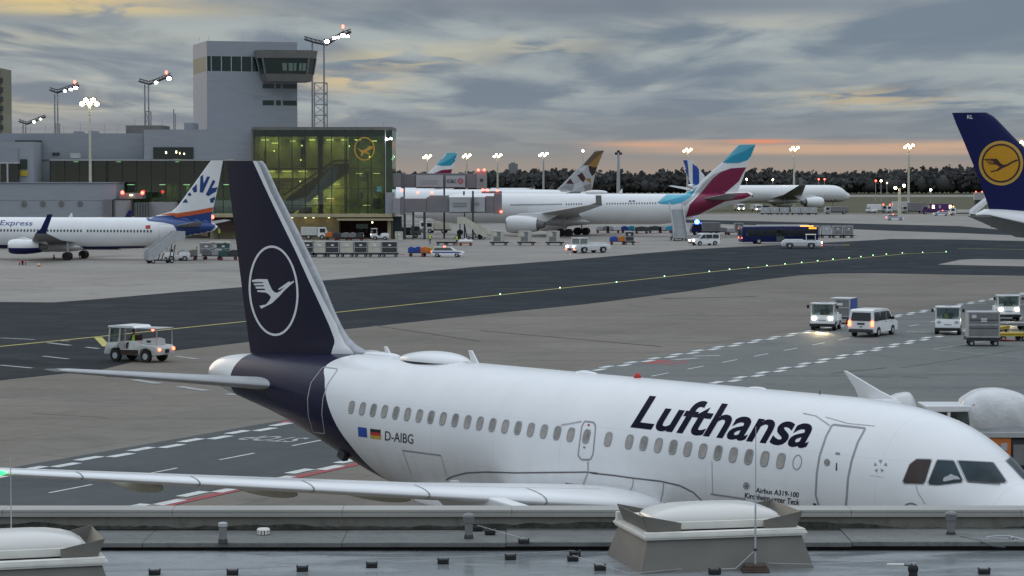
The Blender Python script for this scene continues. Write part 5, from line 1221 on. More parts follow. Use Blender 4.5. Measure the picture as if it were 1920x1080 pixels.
def tug(label,loc,rz,lit=True,group='white baggage tugs',driver=None,canopy=False):
    t=empty('baggage_tug',loc,rz,label,'baggage tug',group)
    mb=MB(); mb.prism([(1.45,.34),(1.50,.55),(1.42,1.08),(.52,1.10),(.46,.72),(-.10,.70),(-.16,1.08),(-1.42,1.02),(-1.48,.40),(-1.2,.34),(-1.1,.34),(-1.02,.60),(-.62,.60),(-.54,.34),(.40,.34),(.50,.62),(1.0,.62),(1.08,.34)],-.74,.74,bev=.03); mb.build('body','white',t,smooth=30)
    mb=MB(); mb.bb(.46,1.44,-.76,.76,1.84,1.93,.03); mb.build('roof','white',t); MB().bb(.6,.9,-.2,.2,1.94,1.98).build('roof_hatch','lgrey',t)
    for x,x2,y in ((1.38,1.32,.70),(1.38,1.32,-.70),(.50,.50,.70),(.50,.50,-.70)): MB().cyl((x,y,1.06),(x2,y,1.86),.045,n=8).build('cab_post','whitegrime',t)
    MB().bb(.44,.47,-.66,.66,1.2,1.84).build('rear_window','cabglass',t)
    mb=MB(); mb.loft([[(1.385,-.65,1.12),(1.385,.65,1.12),(1.325,.65,1.82),(1.325,-.65,1.82)],[(1.37,-.65,1.12),(1.37,.65,1.12),(1.31,.65,1.82),(1.31,-.65,1.82)]]); mb.build('windscreen','cabglass',t)
    MB().bb(1.30,1.56,-.77,.77,.30,.50,.03).build('bumper','black',t); MB().bb(.62,.78,-.25,.25,1.0,1.45,.03).build('driver_seat','black',t)
    MB().bb(-1.3,-.3,-.6,.6,1.02,1.16,.04).build('rear_deck','whitegrime',t); MB().tube([(1.1,.2,1.1),(1.0,.2,1.35)],.02,6).ball((1.0,.2,1.36),(.03,.18,.16),12,6).build('steering_wheel','black',t)
    for y in (-.52,.52):
        MB().cyl((1.42,y,.86),(1.475,y,.855),.13,.125,18).build('headlight','hlamp' if lit else 'hlampoff',t,smooth=40); MB().bb(-1.52,-1.46,y-.1,y+.1,.62,.76).build('tail_light','red',t)
        MB().bb(1.28,1.36,y*1.75-.07,y*1.75+.07,1.55,1.78).build('mirror','black',t)
        wheel(t,.76,y*1.27,.31,.22); wheel(t,-.82,y*1.27,.31,.22)
    MB().bb(1.475,1.482,-.22,.22,.66,.76).build('number_plate','lgrey',t)
    if canopy:
        MB().bb(-1.42,.43,-.70,.70,1.80,1.85,.02).build('rear_canopy','white',t)
        for y in (-.66,.66): MB().cyl((-1.38,y,1.02),(-1.38,y,1.81),.03,n=8).build('canopy_post','whitegrime',t)
    MB().bb(-1.6,-1.45,-.06,.06,.42,.52).build('tow_hitch','dark',t)
    t.scale=(1.1,1.18,1.05)
    if driver:
        m=Matrix.Translation(loc)@Matrix.Rotation(rz,4,'Z'); person(driver,tuple(m@Vector((.80,.16 if not canopy else -.1,.86))),rz,seated=True)
    return t
def dolly(label,loc,rz,group='cargo dollies',m='dark',L=2.6,W=1.55,first=True):
    t=empty('cargo_dolly',loc,rz,label,'cargo dolly',group)
    mb=MB(); mb.bb(-L/2,L/2,-W/2,W/2,.44,.52,.01)
    for y in (-W/2,W/2-.06): mb.bb(-L/2,L/2,y,y+.06,.36,.56)
    for k in range(8): x=-L/2+.2+(L-.4)*k/7; mb.cyl((x,-W/2+.08,.54),(x,W/2-.08,.54),.03,n=8)
    mb.build('deck',m,t)
    for sx in (-1,1):
        for sy in (-1,1): wheel(t,sx*L*.34,sy*(W/2-.16),.20,.14,'lgrey')
    MB().tube([(L/2,0,.42),(L/2+.9,0,.36)],.04,8).build('drawbar','red' if m!='yellow' else 'yellow',t)
    return t
def container(label,loc,rz,m='whitegrime',door='grey',group='air cargo containers',L=2.0,W=1.5,H=1.62,slant=True):
    t=empty('cargo_container',loc,rz,label,'cargo container',group)
    s=.42 if slant else 0
    mb=MB(); mb.prism([(-L/2+s,0),(L/2,0),(L/2,H),(-L/2,H),(-L/2,.55 if slant else .001)],-W/2,W/2,bev=.02); mb.build('shell',m,t)
    mb=MB(); mb.bb(-L/2+s+.1,L/2-.12,-W/2-.03,-W/2-.002,.10,H-.12); p=mb.build('door_panel',door,t)
    mb=MB()
    for z in (.06,H-.05,H*.5): mb.bb(-L/2+.02+s*(z<.2),L/2-.02,-W/2-.05,-W/2-.028,z-.04,z+.04)
    for x in (-L/2+s+.04,L/2-.05): mb.bb(x-.04,x+.04,-W/2-.045,-W/2-.026,.02,H-.02)
    mb.build('frame','lgrey',t)
    MB().bb(-.2,.2,-W/2-.045,-W/2-.031,H*.62,H*.75).build('placard','white',p); return t
def onD(x): return (x[0],x[1],.57)
def cart(label,loc,rz,cols=('blue','orange'),group='covered baggage carts',box=None):
    t=empty('baggage_cart',loc,rz,label,'baggage cart',group)
    mb=MB(); mb.bb(-1.35,1.35,-.7,.7,.48,.58); mb.build('deck','dark',t)
    n=len(cols)
    for k,c in enumerate(cols):
        x0=-1.3+2.6*k/n; x1=-1.3+2.6*(k+1)/n-.02; MB().prism([(x0,.585),(x1,.585),(x1,1.25+.1*(k%2)),((x0+x1)/2,1.42),(x0,1.22)],-.66,.66,bev=.04).build('cover',c,t)
    for sx in (-1,1):
        for sy in (-1,1): wheel(t,sx*.95,sy*.5,.23,.16,'red')
    MB().tube([(1.35,0,.5),(2.2,0,.4)],.035,8).build('drawbar','dark',t); return t
def van(label,loc,rz,col='white',lit=False,braking=False):
    t=empty('van',loc,rz,label,'van')
    L,W=4.9,1.9
    side=[(2.42,.35),(2.46,.72),(2.36,.95),(1.62,1.12),(.86,1.84),(.55,1.93),(-2.1,1.94),(-2.30,1.86),(-2.44,1.05),(-2.45,.42),(-2.3,.33),(-1.88,.33),(-1.80,.60),(-1.55,.72),(-1.30,.72),(-1.06,.60),(-.98,.33),(1.0,.33),(1.08,.60),(1.32,.72),(1.56,.72),(1.80,.60),(1.88,.33)]
    def w(z): return W/2*(1 if z<1.0 else 1-.13*(z-1.0)/.94)
    mb=MB(); mb.loft([[(x,-w(z),z) for x,z in side],[(x,w(z),z) for x,z in side]]); bmesh.ops.bevel(mb.bm,geom=[e for e in mb.bm.edges if len(e.link_faces)==2 and e.calc_face_angle(0)>1.0],offset=.07,segments=3,affect='EDGES',profile=.5)
    mb.build('body',col,t,smooth=40)
    wg='win'
    MB().loft([[(1.55,-.80,1.18),(1.55,.80,1.18),(.90,.72,1.80),(.90,-.72,1.80)],[(1.60,-.80,1.19),(1.60,.80,1.19),(.95,.72,1.81),(.95,-.72,1.81)]]).build('windscreen',wg,t)
    MB().loft([[(-2.455,-.74,1.16),(-2.455,.74,1.16),(-2.345,.67,1.74),(-2.345,-.67,1.74)],[(-2.40,-.74,1.16),(-2.40,.74,1.16),(-2.30,.67,1.74),(-2.30,-.67,1.74)]]).build('rear_window',wg,t)
    for sy in (-1,1):
        for x0,x1 in ((-2.15,-1.05),(-.95,.25)):
            MB().loft([[(x0,sy*(w(1.15)+.012),1.15),(x1,sy*(w(1.15)+.012),1.15),(x1,sy*(w(1.76)+.012),1.76),(x0+.06,sy*(w(1.76)+.012),1.76)],[(x0,sy*(w(1.15)-.05),1.15),(x1,sy*(w(1.15)-.05),1.15),(x1,sy*(w(1.76)-.05),1.76),(x0+.06,sy*(w(1.76)-.05),1.76)]]).build('side_window',wg,t)
        MB().loft([[(.35,sy*(w(1.15)+.012),1.15),(1.36,sy*(w(1.15)+.012),1.15),(.80,sy*(w(1.74)+.012),1.74),(.35,sy*(w(1.76)+.012),1.76)],[(.35,sy*(w(1.15)-.05),1.15),(1.36,sy*(w(1.15)-.05),1.15),(.80,sy*(w(1.74)-.05),1.74),(.35,sy*(w(1.76)-.05),1.76)]]).build('side_window',wg,t)
        wheel(t,1.44,sy*.84,.33,.22); wheel(t,-1.43,sy*.84,.33,.22)
        MB().bb(2.34,2.47,sy*.66-.17,sy*.66+.17,.74,.92,.03).build('headlight','hlamp' if lit else 'hlampoff',t); MB().bb(-2.50,-2.38,sy*.84-.10,sy*.84+.10,.78,1.16,.03).build('tail_light','tail' if braking else 'red',t)
        MB().bb(1.15,1.30,sy*1.02-.10,sy*1.02+.10,1.12,1.32,.03).build('mirror','black',t); MB().bb(-.1,.12,sy*.955-.01,sy*.955+.012,1.02,1.06).build('door_handle','dark',t)
    MB().bb(2.30,2.53,-.9,.9,.34,.58,.05).build('bumper','dark',t); MB().bb(-2.54,-2.36,-.9,.9,.36,.60,.05).build('bumper','dark',t)
    MB().bb(-2.475,-2.43,-.27,.27,.90,1.02).build('number_plate','dark',t); MB().bb(-2.47,-2.43,-.1,.1,.72,.77).build('tailgate_handle','dark',t); return t
def car(label,loc,rz,col='white',police=False):
    t=empty('estate_car',loc,rz,label,'car')
    side=[(2.2,.34),(2.25,.62),(1.95,.80),(1.05,.90),(.45,1.38),(-1.75,1.42),(-2.15,.95),(-2.22,.40),(-1.7,.28),(-1.62,.52),(-1.15,.52),(-1.05,.28),(1.0,.28),(1.1,.52),(1.6,.52),(1.7,.28)]
    def w(z): return .86*(1 if z<.9 else 1-.2*(z-.9)/.5)
    mb=MB(); mb.loft([[(x,-w(z),z) for x,z in side],[(x,w(z),z) for x,z in side]]); mb.build('body',col,t,smooth=25)
    for sy in (-1,1):
        MB().loft([[(-1.9,sy*(w(.98)+.01),.98),(.85,sy*(w(.98)+.01),.98),(.42,sy*(w(1.33)+.01),1.33),(-1.7,sy*(w(1.33)+.01),1.33)],[(-1.9,sy*.5,.98),(.85,sy*.5,.98),(.42,sy*.5,1.33),(-1.7,sy*.5,1.33)]]).build('side_window','win',t)
        wheel(t,1.35,sy*.76,.29,.18); wheel(t,-1.4,sy*.76,.29,.18); MB().bb(-2.25,-2.14,sy*.66-.12,sy*.66+.12,.68,.84).build('tail_light','tail',t)
        MB().bb(-2.0,1.9,sy*.868-.01,sy*.868+.01,.60,.74).build('side_stripe','blue',t)
    MB().loft([[(-2.17,-.62,.98),(-2.17,.62,.98),(-1.82,.55,1.35),(-1.82,-.55,1.35)],[(-2.1,-.62,.98),(-2.1,.62,.98),(-1.75,.55,1.35),(-1.75,-.55,1.35)]]).build('rear_window','win',t)
    MB().ball((-.5,0,1.47),(.16,.16,.1),10,6).build('roof_beacon','redlamp',t); return t
def stairs(label,loc,rz,rise,run_,W,m='lgrey',truck=False,closed=True):
    t=empty('passenger_stairs',loc,rz,label,'aircraft stairs')
    n=max(8,int(rise/.21)); mb=MB()
    for k in range(n): mb.bb(run_*k/n,run_*(k+1)/n+.02,-W/2+.08,W/2-.08,.45+rise*k/n,.45+rise*(k+1)/n)
    mb.build('steps',m,t)
    for sy in (-1,1):
        y0,y1=sy*W/2-.04,sy*W/2+.04; h=1.15
        mb=MB(); mb.prism([(-.2,.40),(run_*.1,.45),(run_,.45+rise-.12),(run_+1.3,.45+rise-.12),(run_+1.3,.45+rise+h),(run_,.45+rise+h),(-.2,.45+h)],y0,y1); mb.build('side_panel',m,t)
    MB().bb(run_,run_+1.3,-W/2+.05,W/2-.05,.45+rise-.12,.45+rise).build('landing',m,t)
    mb=MB()
    for x in (run_*.45,run_*.9):
        z=.45+rise*x/run_-.3
        for sy in (-1,1): mb.cyl((x,sy*W*.35,.3),(x+run_*.1,sy*W*.35,z),.07,n=8)
    mb.bb(-.1,run_*.95,-W*.3,W*.3,.30,.46); mb.build('chassis','dark',t)
    for x in (run_*.12,run_*.85):
        for sy in (-1,1): wheel(t,x,sy*(W/2-.1),.28,.2)
    return t
def bus(label,loc,rz):
    t=empty('apron_bus',loc,rz,label,'bus'); L,W,H=12.8,2.9,2.85
    MB().bb(-L/2,L/2,-W/2,W/2,.32,H,.14).build('body','navyblue',t,smooth=30)
    for sy in (-1,1):
        for k in range(7):
            x0=-L/2+.7+k*1.68; MB().bb(x0,x0+1.55,sy*(W/2)-.03,sy*(W/2)+.012,1.22,2.42,.02).build('side_window','win',t)
        MB().bb(-.65,.65,sy*W/2-.03,sy*W/2+.02,.45,2.5).build('door','winw',t)
        wheel(t,3.9,sy*1.32,.46,.28); wheel(t,-3.6,sy*1.32,.46,.28)
        MB().bb(-L/2-.02,-L/2+.05,sy*1.15-.14,sy*1.15+.14,.9,1.15).build('tail_light','tail',t)
    MB().bb(L/2-.05,L/2+.02,-1.25,1.25,1.1,2.4,.02).build('windscreen','win',t); MB().bb(-L/2-.02,-L/2+.05,-1.1,1.1,1.5,2.4,.02).build('rear_window','win',t)
    MB().bb(-3.6,5.0,-.95,.95,H+.002,H+.26,.06).build('roof_unit','whitegrime',t); MB().bb(L/2-1.6,L/2-.3,-W/2-.02,-W/2+.03,2.46,2.70).build('destination_display','dispamber',t)
    MB().bb(3.4,5.6,-1.46,-1.3,2.88,2.98).build('roof_marker','amberlamp',t); MB().bb(-L/2-.03,-L/2+.03,-.45,.45,.75,1.0).build('number_plate','lgrey',t); MB().bb(-L/2-.025,-L/2+.03,1.15,1.3,2.5,2.6).build('marker_light','tail',t); return t
def pushback(label,loc,rz,lit=True):
    t=empty('pushback_tractor',loc,rz,label,'pushback tractor')
    mb=MB(); mb.prism([(3.1,.35),(3.2,.8),(2.9,1.25),(-2.8,1.25),(-3.1,.85),(-3.0,.4),(-2.4,.4),(-2.25,.85),(-1.25,.85),(-1.1,.4),(.9,.4),(1.05,.85),(2.05,.85),(2.2,.4)],-1.35,1.35,bev=.05); mb.build('body','white',t,smooth=30)
    MB().bb(.7,2.3,-1.15,1.15,1.27,1.38,.03).build('cab_floor','lgrey',t); mb=MB()
    for x in (.8,2.2):
        for y in (-1.05,1.05): mb.cyl((x,y,1.36),(x*.97,y*.95,2.12),.05,n=8)
    mb.build('cab_frame','white',t); MB().bb(.65,2.3,-1.12,1.12,2.12,2.22,.04).build('cab_roof','white',t); MB().bb(.85,2.15,-1.03,1.03,1.39,2.1).build('cab_glazing','cabglass',t)
    MB().bb(-2.6,.3,-1.1,1.1,1.26,1.42,.04).build('engine_cover','whitegrime',t)
    for sy in (-1,1):
        wheel(t,1.55,sy*1.22,.46,.32); wheel(t,-1.75,sy*1.22,.46,.32); MB().cyl((3.12,sy*.9,.95),(3.2,sy*.9,.94),.14,n=14).build('headlight','hlamp' if lit else 'hlampoff',t); MB().cyl((3.12,sy*1.15,.55),(3.22,sy*1.15,.55),.09,n=10).build('marker_light','tail',t)
    MB().bb(3.1,3.35,-.25,.25,.4,.7).build('tow_coupling','black',t); return t
def ctruck(label,loc,rz,box='lgrey',cab='white',beacon=None,L=6.5,H=2.9,lit=False,cat='truck'):
    t=empty('service_truck',loc,rz,label,cat)
    MB().bb(-L/2,L/2-1.9,-1.15,1.15,.75,H,.04).build('load_box',box,t); MB().prism([(L/2-1.8,.5),(L/2,.5),(L/2+.02,1.2),(L/2-.3,2.0),(L/2-.5,2.15),(L/2-1.8,2.15)],-1.1,1.1,bev=.05).build('cab',cab,t)
    MB().loft([[(L/2+.02,-.95,1.25),(L/2+.02,.95,1.25),(L/2-.27,.9,1.98),(L/2-.27,-.9,1.98)],[(L/2-.05,-.95,1.25),(L/2-.05,.95,1.25),(L/2-.35,.9,1.98),(L/2-.35,-.9,1.98)]]).build('windscreen','win',t)
    for sy in (-1,1):
        MB().bb(L/2-1.4,L/2-.45,sy*1.1-.02,sy*1.1+.012,1.25,1.95).build('side_window','win',t); wheel(t,L/2-1.0,sy*1.0,.42,.26); wheel(t,-L/2+1.3,sy*1.0,.42,.26)
        MB().bb(L/2-.02,L/2+.05,sy*.8-.14,sy*.8+.14,.7,.88).build('headlight','hlamp' if lit else 'hlampoff',t)
    MB().bb(-L/2+.1,L/2-.2,-.9,.9,.5,.74).build('chassis','dark',t)
    if beacon: MB().ball((L/2-1.2,0,2.5),((.42,.42,.42) if beacon=='bluelamp' else (.22,.22,.2)),12,8).build('roof_beacon',beacon,t)
    return t
def L3(u,v,z=0): p=G(u,v); return (p.x,p.y,z)
RD=RANG
# --- the open tractor rolling off the taxiway at left
p=G(262,677); az_=R(152)
t=empty('tow_tractor',(p.x,p.y,0),az_,'white open tow tractor with red lamps rolling off the taxiway at left','tow tractor')
mb=MB(); mb.prism([(1.95,.42),(2.0,.7),(1.85,1.12),(1.0,1.14),(.95,.75),(.2,.75),(.15,1.25),(-.4,1.28),(-.5,1.1),(-1.85,1.02),(-2.0,.85),(-1.98,.46),(-1.55,.42),(-1.48,.72),(-1.2,.84),(-.95,.84),(-.68,.72),(-.6,.42),(.75,.42),(.82,.72),(1.05,.82),(1.3,.82),(1.52,.72),(1.6,.42)],-.88,.88,bev=.04); mb.build('body','whitegrime',t,smooth=30)
for sy in (-1,1):
    wheel(t,1.18,sy*.80,.36,.24); wheel(t,-1.08,sy*.80,.36,.24); MB().bb(-2.03,-1.96,sy*.72-.11,sy*.72+.11,.72,.88).build('tail_light','tail',t); MB().cyl((1.9,sy*.6,.86),(1.97,sy*.6,.86),.12,n=14).build('headlight','hlampoff',t)
    for x in (1.72,.95): MB().cyl((x,sy*.80,1.1),(x-.08,sy*.76,2.05),.05,n=8).build('cab_post','whitegrime',t)
    MB().cyl((-1.85,sy*.78,1.0),(-1.85,sy*.76,1.98),.03,n=8).build('canopy_post','lgrey',t)
    MB().bb(-.55,.8,sy*.885-.01,sy*.885+.012,.45,.74).build('side_step','brown',t)
MB().prism([(1.78,2.04),(1.7,2.16),(1.1,2.22),(-.1,2.2),(-.35,2.04)],-.86,.86,bev=.03).build('cab_roof','white',t); MB().bb(-1.95,-.36,-.82,.82,2.03,2.08).build('rear_canopy','lgrey',t)
MB().loft([[(1.80,-.74,1.16),(1.80,.74,1.16),(1.68,.70,2.02),(1.68,-.70,2.02)],[(1.77,-.74,1.16),(1.77,.74,1.16),(1.65,.70,2.02),(1.65,-.70,2.02)]]).build('windscreen','cabglass',t)
MB().bb(.0,.16,-.3,.3,1.1,1.6,.04).build('driver_seat','black',t); MB().prism([(-.5,1.1),(-1.6,1.03),(-1.55,1.38),(-1.2,1.46),(-.6,1.4)],-.5,.5,bev=.05).build('engine_cover','whitegrime',t); MB().bb(-1.2,-.9,-.505,.505,1.18,1.32).build('cooling_slots','dark',t)
MB().bb(.55,.9,-.885,-.80,1.15,1.55,.03).build('side_cushion','lgrey',t); MB().bb(-2.12,-1.95,-.12,.12,.58,.80).build('tow_hitch','black',t); MB().ball((-.55,-.6,1.92),(.10,.10,.12),10,8).build('warning_light','redlamp',t); MB().bb(1.85,2.06,-.86,.86,.42,.60,.03).build('bumper','lgrey',t)
person('tow tractor driver sitting behind the steering wheel in dark clothes',tuple(Matrix.Translation((p.x,p.y,0))@Matrix.Rotation(az_,4,'Z')@Vector((.25,.2,.98))),az_,seated=True)
# --- right-hand road traffic
q=L3(1549,618); tug('white baggage tug with both headlights on, pulling a blue sided container cart',q,RD+math.pi+R(8),True,driver='tug driver in yellow vest behind lit headlights, pulling the blue sided cart')
c=L3(1581,607); dolly('cargo dolly behind the lit tug, carrying the blue sided container',c,RD+R(2)); container('grey cargo container with a blue curtain side behind the lit tug',onD(c),RD+R(-86),'whitegrime','grey',L=1.6,W=2.1,H=1.42,slant=True)
o_=[o for o in bpy.data.objects if o.name.startswith('cargo_container')][-1]; MB().bb(.806,.85,-1.0,1.0,.05,1.38).build('curtain_side','blue',o_)
van('white van seen from behind with red tail lights on the grey road',L3(1637,629),RD-R(3),'white',False,True)
tug('white baggage tug with unlit headlights beside the grey loaded dolly',L3(1778,626),RD+math.pi+R(14),False,canopy=True,driver='tug driver in dark clothes behind unlit headlights')
c=L3(1842,648); dolly('cargo dolly standing on the stand line under the dark grey container',c,R(-4),L=2.3); container('dark grey panelled container with a white label, nearest on the right stand',onD(c),R(-4),'lgrey','grey',L=2.1,W=1.5,H=1.72,slant=False)
o_=[o for o in bpy.data.objects if o.name.startswith('cargo_container')][-1]
for z in (.62,1.15): MB().bb(-.93,.92,-.80,-.785,z,z+.05).build('panel_bar','dark',o_)
MB().bb(-.8,-.5,-.80,-.785,1.3,1.52).build('label','whitegrime',o_)
tug('white baggage tug with bright headlights at the right edge behind yellow dolly',L3(1886,600),RD+math.pi+R(22),True,driver='tug driver in yellow vest at the right edge')
dolly('empty grey dolly under the bright tug at the right edge',L3(1897,619),R(5),m='steel',L=2.4); dolly('empty yellow dolly at the right edge beside the dark grey container',L3(1895,639),R(8),m='yellow',L=2.2)
MB2=dolly('empty yellow dolly half hidden behind the dark grey container',L3(1866,626),R(60),m='yellow',L=2.0)
# --- transporter with wrapped load behind the cockpit
def wrapped(name,label,loc,rz,sx,sy,sz,seed,par_m='plasticwrap'):
    r2=random.Random(seed); t=empty(name,loc,rz,label,'wrapped cargo','plastic wrapped cargo'); b=bmesh.new(); bmesh.ops.create_uvsphere(b,u_segments=48,v_segments=26,radius=1)
    for v in b.verts:
        x,y,z=v.co; e=.62
        x=math.copysign(abs(x)**e,x)*sx/2; y=math.copysign(abs(y)**e,y)*sy/2; zz=max(-.55,z); zz=(zz+.55)/1.55*sz
        k=1+.05*math.sin(3*x+seed)+.05*math.sin(4.3*y+x*2)+.03*math.sin(9*x+5*zz)
        v.co=(x*k,y*k,zz*(1+.05*math.sin(2.1*x+seed*2)))
    mb=MB(); mb._add(b); mb.build('plastic_cover',par_m,t,smooth=80)
    mb=MB(); mb.bb(-sx*.47,sx*.47,-sy*.47,sy*.47,-.08,.06); mb.build('pallet','lgrey',t); return t
def wrapmat(name,c0,c1):
    m,nt,b=nodes(name); tcc=nt.nodes.new('ShaderNodeTexCoord'); n_=noise(nt,tcc.outputs['Object'],1.1,5,.55,1.5); n2_=noise(nt,tcc.outputs['Object'],2.2,4,.55,2)
    nt.links.new(mix(nt,sm(nt,n_,.35,.65),c0,c1),b.inputs['Base Color']); b.inputs['Roughness'].default_value=.25; bp=nt.nodes.new('ShaderNodeBump'); bp.inputs['Strength'].default_value=.5; bp.inputs['Distance'].default_value=.06
    nt.links.new(n2_,bp.inputs['Height']); nt.links.new(bp.outputs[0],b.inputs['Normal']); return m
M['plasticwrap']=wrapmat('crinkled_plastic_film',(.62,.625,.63),(.68,.69,.70)); M['plasticsmooth']=mat('smooth_white_film',(.62,.61,.61),.3,var=.06,coat=.2)
D=90; sx_=F/D
def lx(u): return (u-1776)/sx_
p=PD(1776,600,D); t=empty('cargo_transporter',(p.x,D,0),0,'white cab cargo transporter with orange side panel behind the cockpit','cargo transporter')
zz=lambda v: PD(1776,v,D).z
MB().prism([(lx(1728),zz(757)),(lx(1730),zz(764)),(lx(1740),zz(769)),(lx(1824),zz(768)),(lx(1824),zz(757))],-.85,.85,bev=.03).build('cab_roof','white',t)
for u in (1742,1773,1819): MB().bb(lx(u)-.05,lx(u)+.06,-.82,-.74,zz(840),zz(768)).build('cab_post','white',t); MB().bb(lx(u)-.05,lx(u)+.06,.74,.82,zz(840),zz(768)).build('cab_post','white',t)
MB().bb(lx(1776),lx(1812),-.79,-.77,zz(803),zz(769)).build('cab_window','cabglass',t); MB().bb(lx(1742),lx(1770),-.79,-.77,zz(803),zz(769)).build('cab_window','cabglass',t); MB().bb(lx(1738),lx(1741),-.72,.72,zz(803),zz(769)).build('windscreen','cabglass',t); MB().bb(lx(1742),lx(1826),.70,.74,zz(803),zz(768)).build('rear_cab_wall','winw',t)
MB().bb(lx(1738),lx(1826),-.83,.83,.5,zz(804),.04).build('cab_body','whitegrime',t); MB().bb(lx(1812),lx(1825),-.83,-.74,zz(840),zz(769)).build('cab_pillar','whitegrime',t)
MB().bb(lx(1817),lx(1822),-.86,-.78,zz(760),zz(754.5)).build('roof_lamp','red',t)
MB().bb(lx(1826),lx(1960),-1.1,1.1,zz(815),zz(805),.02).build('load_deck','lgrey',t); MB().bb(lx(1828),lx(1887),-1.05,1.0,.55,zz(816)).build('side_panel','orange',t); MB().bb(lx(1889),lx(1960),-.95,1.0,.6,zz(818)).build('engine_bay','dark',t)
MB().bb(lx(1892),lx(1960),-1.0,-.96,.7,zz(828)).build('bay_panel','grey',t)
for u0,u1,v0,v1,m in ((1843,1859,825,839,'signwhite'),(1868,1880,825,839,'signwhite')): MB().bb(lx(u0),lx(u1),-1.075,-1.052,zz(v1),zz(v0)).build('warning_sticker',m,t)
MB().bb(lx(1848),lx(1855),-1.085,-1.076,zz(834),zz(829)).build('warning_mark','red',t)
for u in (1760,1850,1930): wheel(t,lx(u),-.85,.42,.3); wheel(t,lx(u),.85,.42,.3)
person('transporter driver in yellow vest sitting in the white cab',(p.x+lx(1762),D-.2,zz(803)-.35),math.pi,seated=True)
person('second worker in yellow vest standing in the transporter cab',(p.x+lx(1795),D+.35,.55),math.pi)
w0=PD(1866,600,D+.1); wrapped('wrapped_pallet','crinkled plastic wrapped pallet load on the transporter behind the cockpit',(w0.x,D+.1,zz(805)+.08),0,2.75,2.1,zz(736)-zz(806),4)
w0=PD(1684,600,88); dolly('cargo dolly under the smooth white wrapped load beyond the fuselage',(w0.x,88,0),0,L=2.4); wrapped('wrapped_pallet','smooth white domed cargo cover beside the far wing tip',(w0.x+.12,88,.62),0,1.4,1.9,PD(1684,731,88).z-.62,9,'plasticsmooth')
# --- far apron, left: behind the tail of the sun ray airliner
stairs('pale aircraft stairs at the rear door of the sun ray airliner',L3(277,494),R(32),2.5,3.6,1.5)
person('worker in yellow vest below the blue tail',L3(369,487),R(200),reach=True); person('worker in yellow vest up at the hold beside the blue tail',(L3(411,474)[0],L3(411,474)[1],1.95),R(180))
b=empty('loading_platform',L3(411,478),0,'pale lift platform under the worker beside the blue tail','lift platform'); MB().bb(-1.3,1.5,-.9,.9,1.78,1.93).build('platform','cream',b); MB().bb(-1.2,1.4,-.8,.8,.35,.7).build('chassis','dark',b); mb=MB(); mb.cyl((-1,0,.7),(1,0,1.78),.07,n=8).cyl((1,0,.7),(-1,0,1.78),.07,n=8); mb.build('scissor_lift','grey',b); [wheel(b,x,y,.26,.18) for x in (-.9,1) for y in (-.75,.75)]
tug('small white tug with dark wheels parked right of the pale aircraft stairs',L3(334,489),R(185),False,group='parked tugs under the far airliners')
cart('open baggage cart between white tug and worker under the blue tail',L3(352,488),R(5),('lgrey','grey')); cart('dark green cart close to the near tail fin',L3(428,488),R(8),('greenveh','dark')); cart('loaded cart just left of the dark green cart',L3(398,487),R(0),('grey','lgrey'))
container('tall grey container standing behind the worker under the blue tail',L3(388,476),0,'lgrey','grey',slant=False); container('dark green container behind the carts next to the near tail fin',L3(420,476),0,'lgrey','greenveh',slant=False)
for u,v,lb in ((40,497,'left of two red and white barriers under the engine'),(45,497,'right of two red and white barriers under the engine')):
    r=empty('safety_barrier',L3(u,v),0,lb,'safety barrier','barriers on the left apron'); MB().bb(-.28,.28,-.06,.06,.25,.55,.02).build('board','red',r); MB().bb(-.28,.28,-.07,.07,.36,.44).build('white_band','white',r); mb=MB(); mb.bb(-.25,-.19,-.2,.2,0,.25).bb(.19,.25,-.2,.2,0,.25); mb.build('feet','dark',r)
for u,v,lb in ((73,500,'orange cone nearest the camera before the sun ray airliner'),(101,485,'orange cone between engine and main wheels'),(150,486,'orange cone right of the main wheels')):
    r=empty('traffic_cone',L3(u,v),0,lb,'traffic cone','cones around the sun ray airliner'); MB().cyl((0,0,.03),(0,0,.62),.20,.05,14).build('cone','orange',r,smooth=40); MB().bb(-.22,.22,-.22,.22,0,.035).build('base','black',r); MB().cyl((0,0,.25),(0,0,.40),.155,.115,14).build('white_band','white',r,smooth=40)
# --- row of containers below the glass hall
row=[(578,'whitegrime','dark','dark doored container nearest the tail fin in the row below the glass hall'),(600,'cream','cream','white container second from the tail fin in the row'),(624,'lgrey','dark','dark doored container third in the row below the hall'),(651,'cream','cream','white container in the middle of the row below the hall'),(677,'lgrey','dark','dark doored container right of the middle white one'),(703,'cream','cream','last white container near the right end of the row'),(731,'lgrey','dark','wide grey container with dark door ending the row')]
for u,m,d,lb in row:
    c=L3(u,482); dolly('dolly under the '+lb.replace(' below the glass hall','').replace(' right of the middle white one','right of the middle'),c,0,L=1.9 if u<720 else 2.4); container(lb,onD(c),0,m,d,L=1.85 if u<720 else 2.2,W=1.5,H=1.62,slant=False)
cart('baggage cart with dark blue and orange covers ahead of the white car',L3(783,481),0,('blue','blue','orange')); cart('baggage cart with ochre cover right behind the white car',L3(806,481.5),0,('orange','yellow'))
car('white estate car with blue stripe and red beacon beside the cart train',L3(840,482),R(-8))
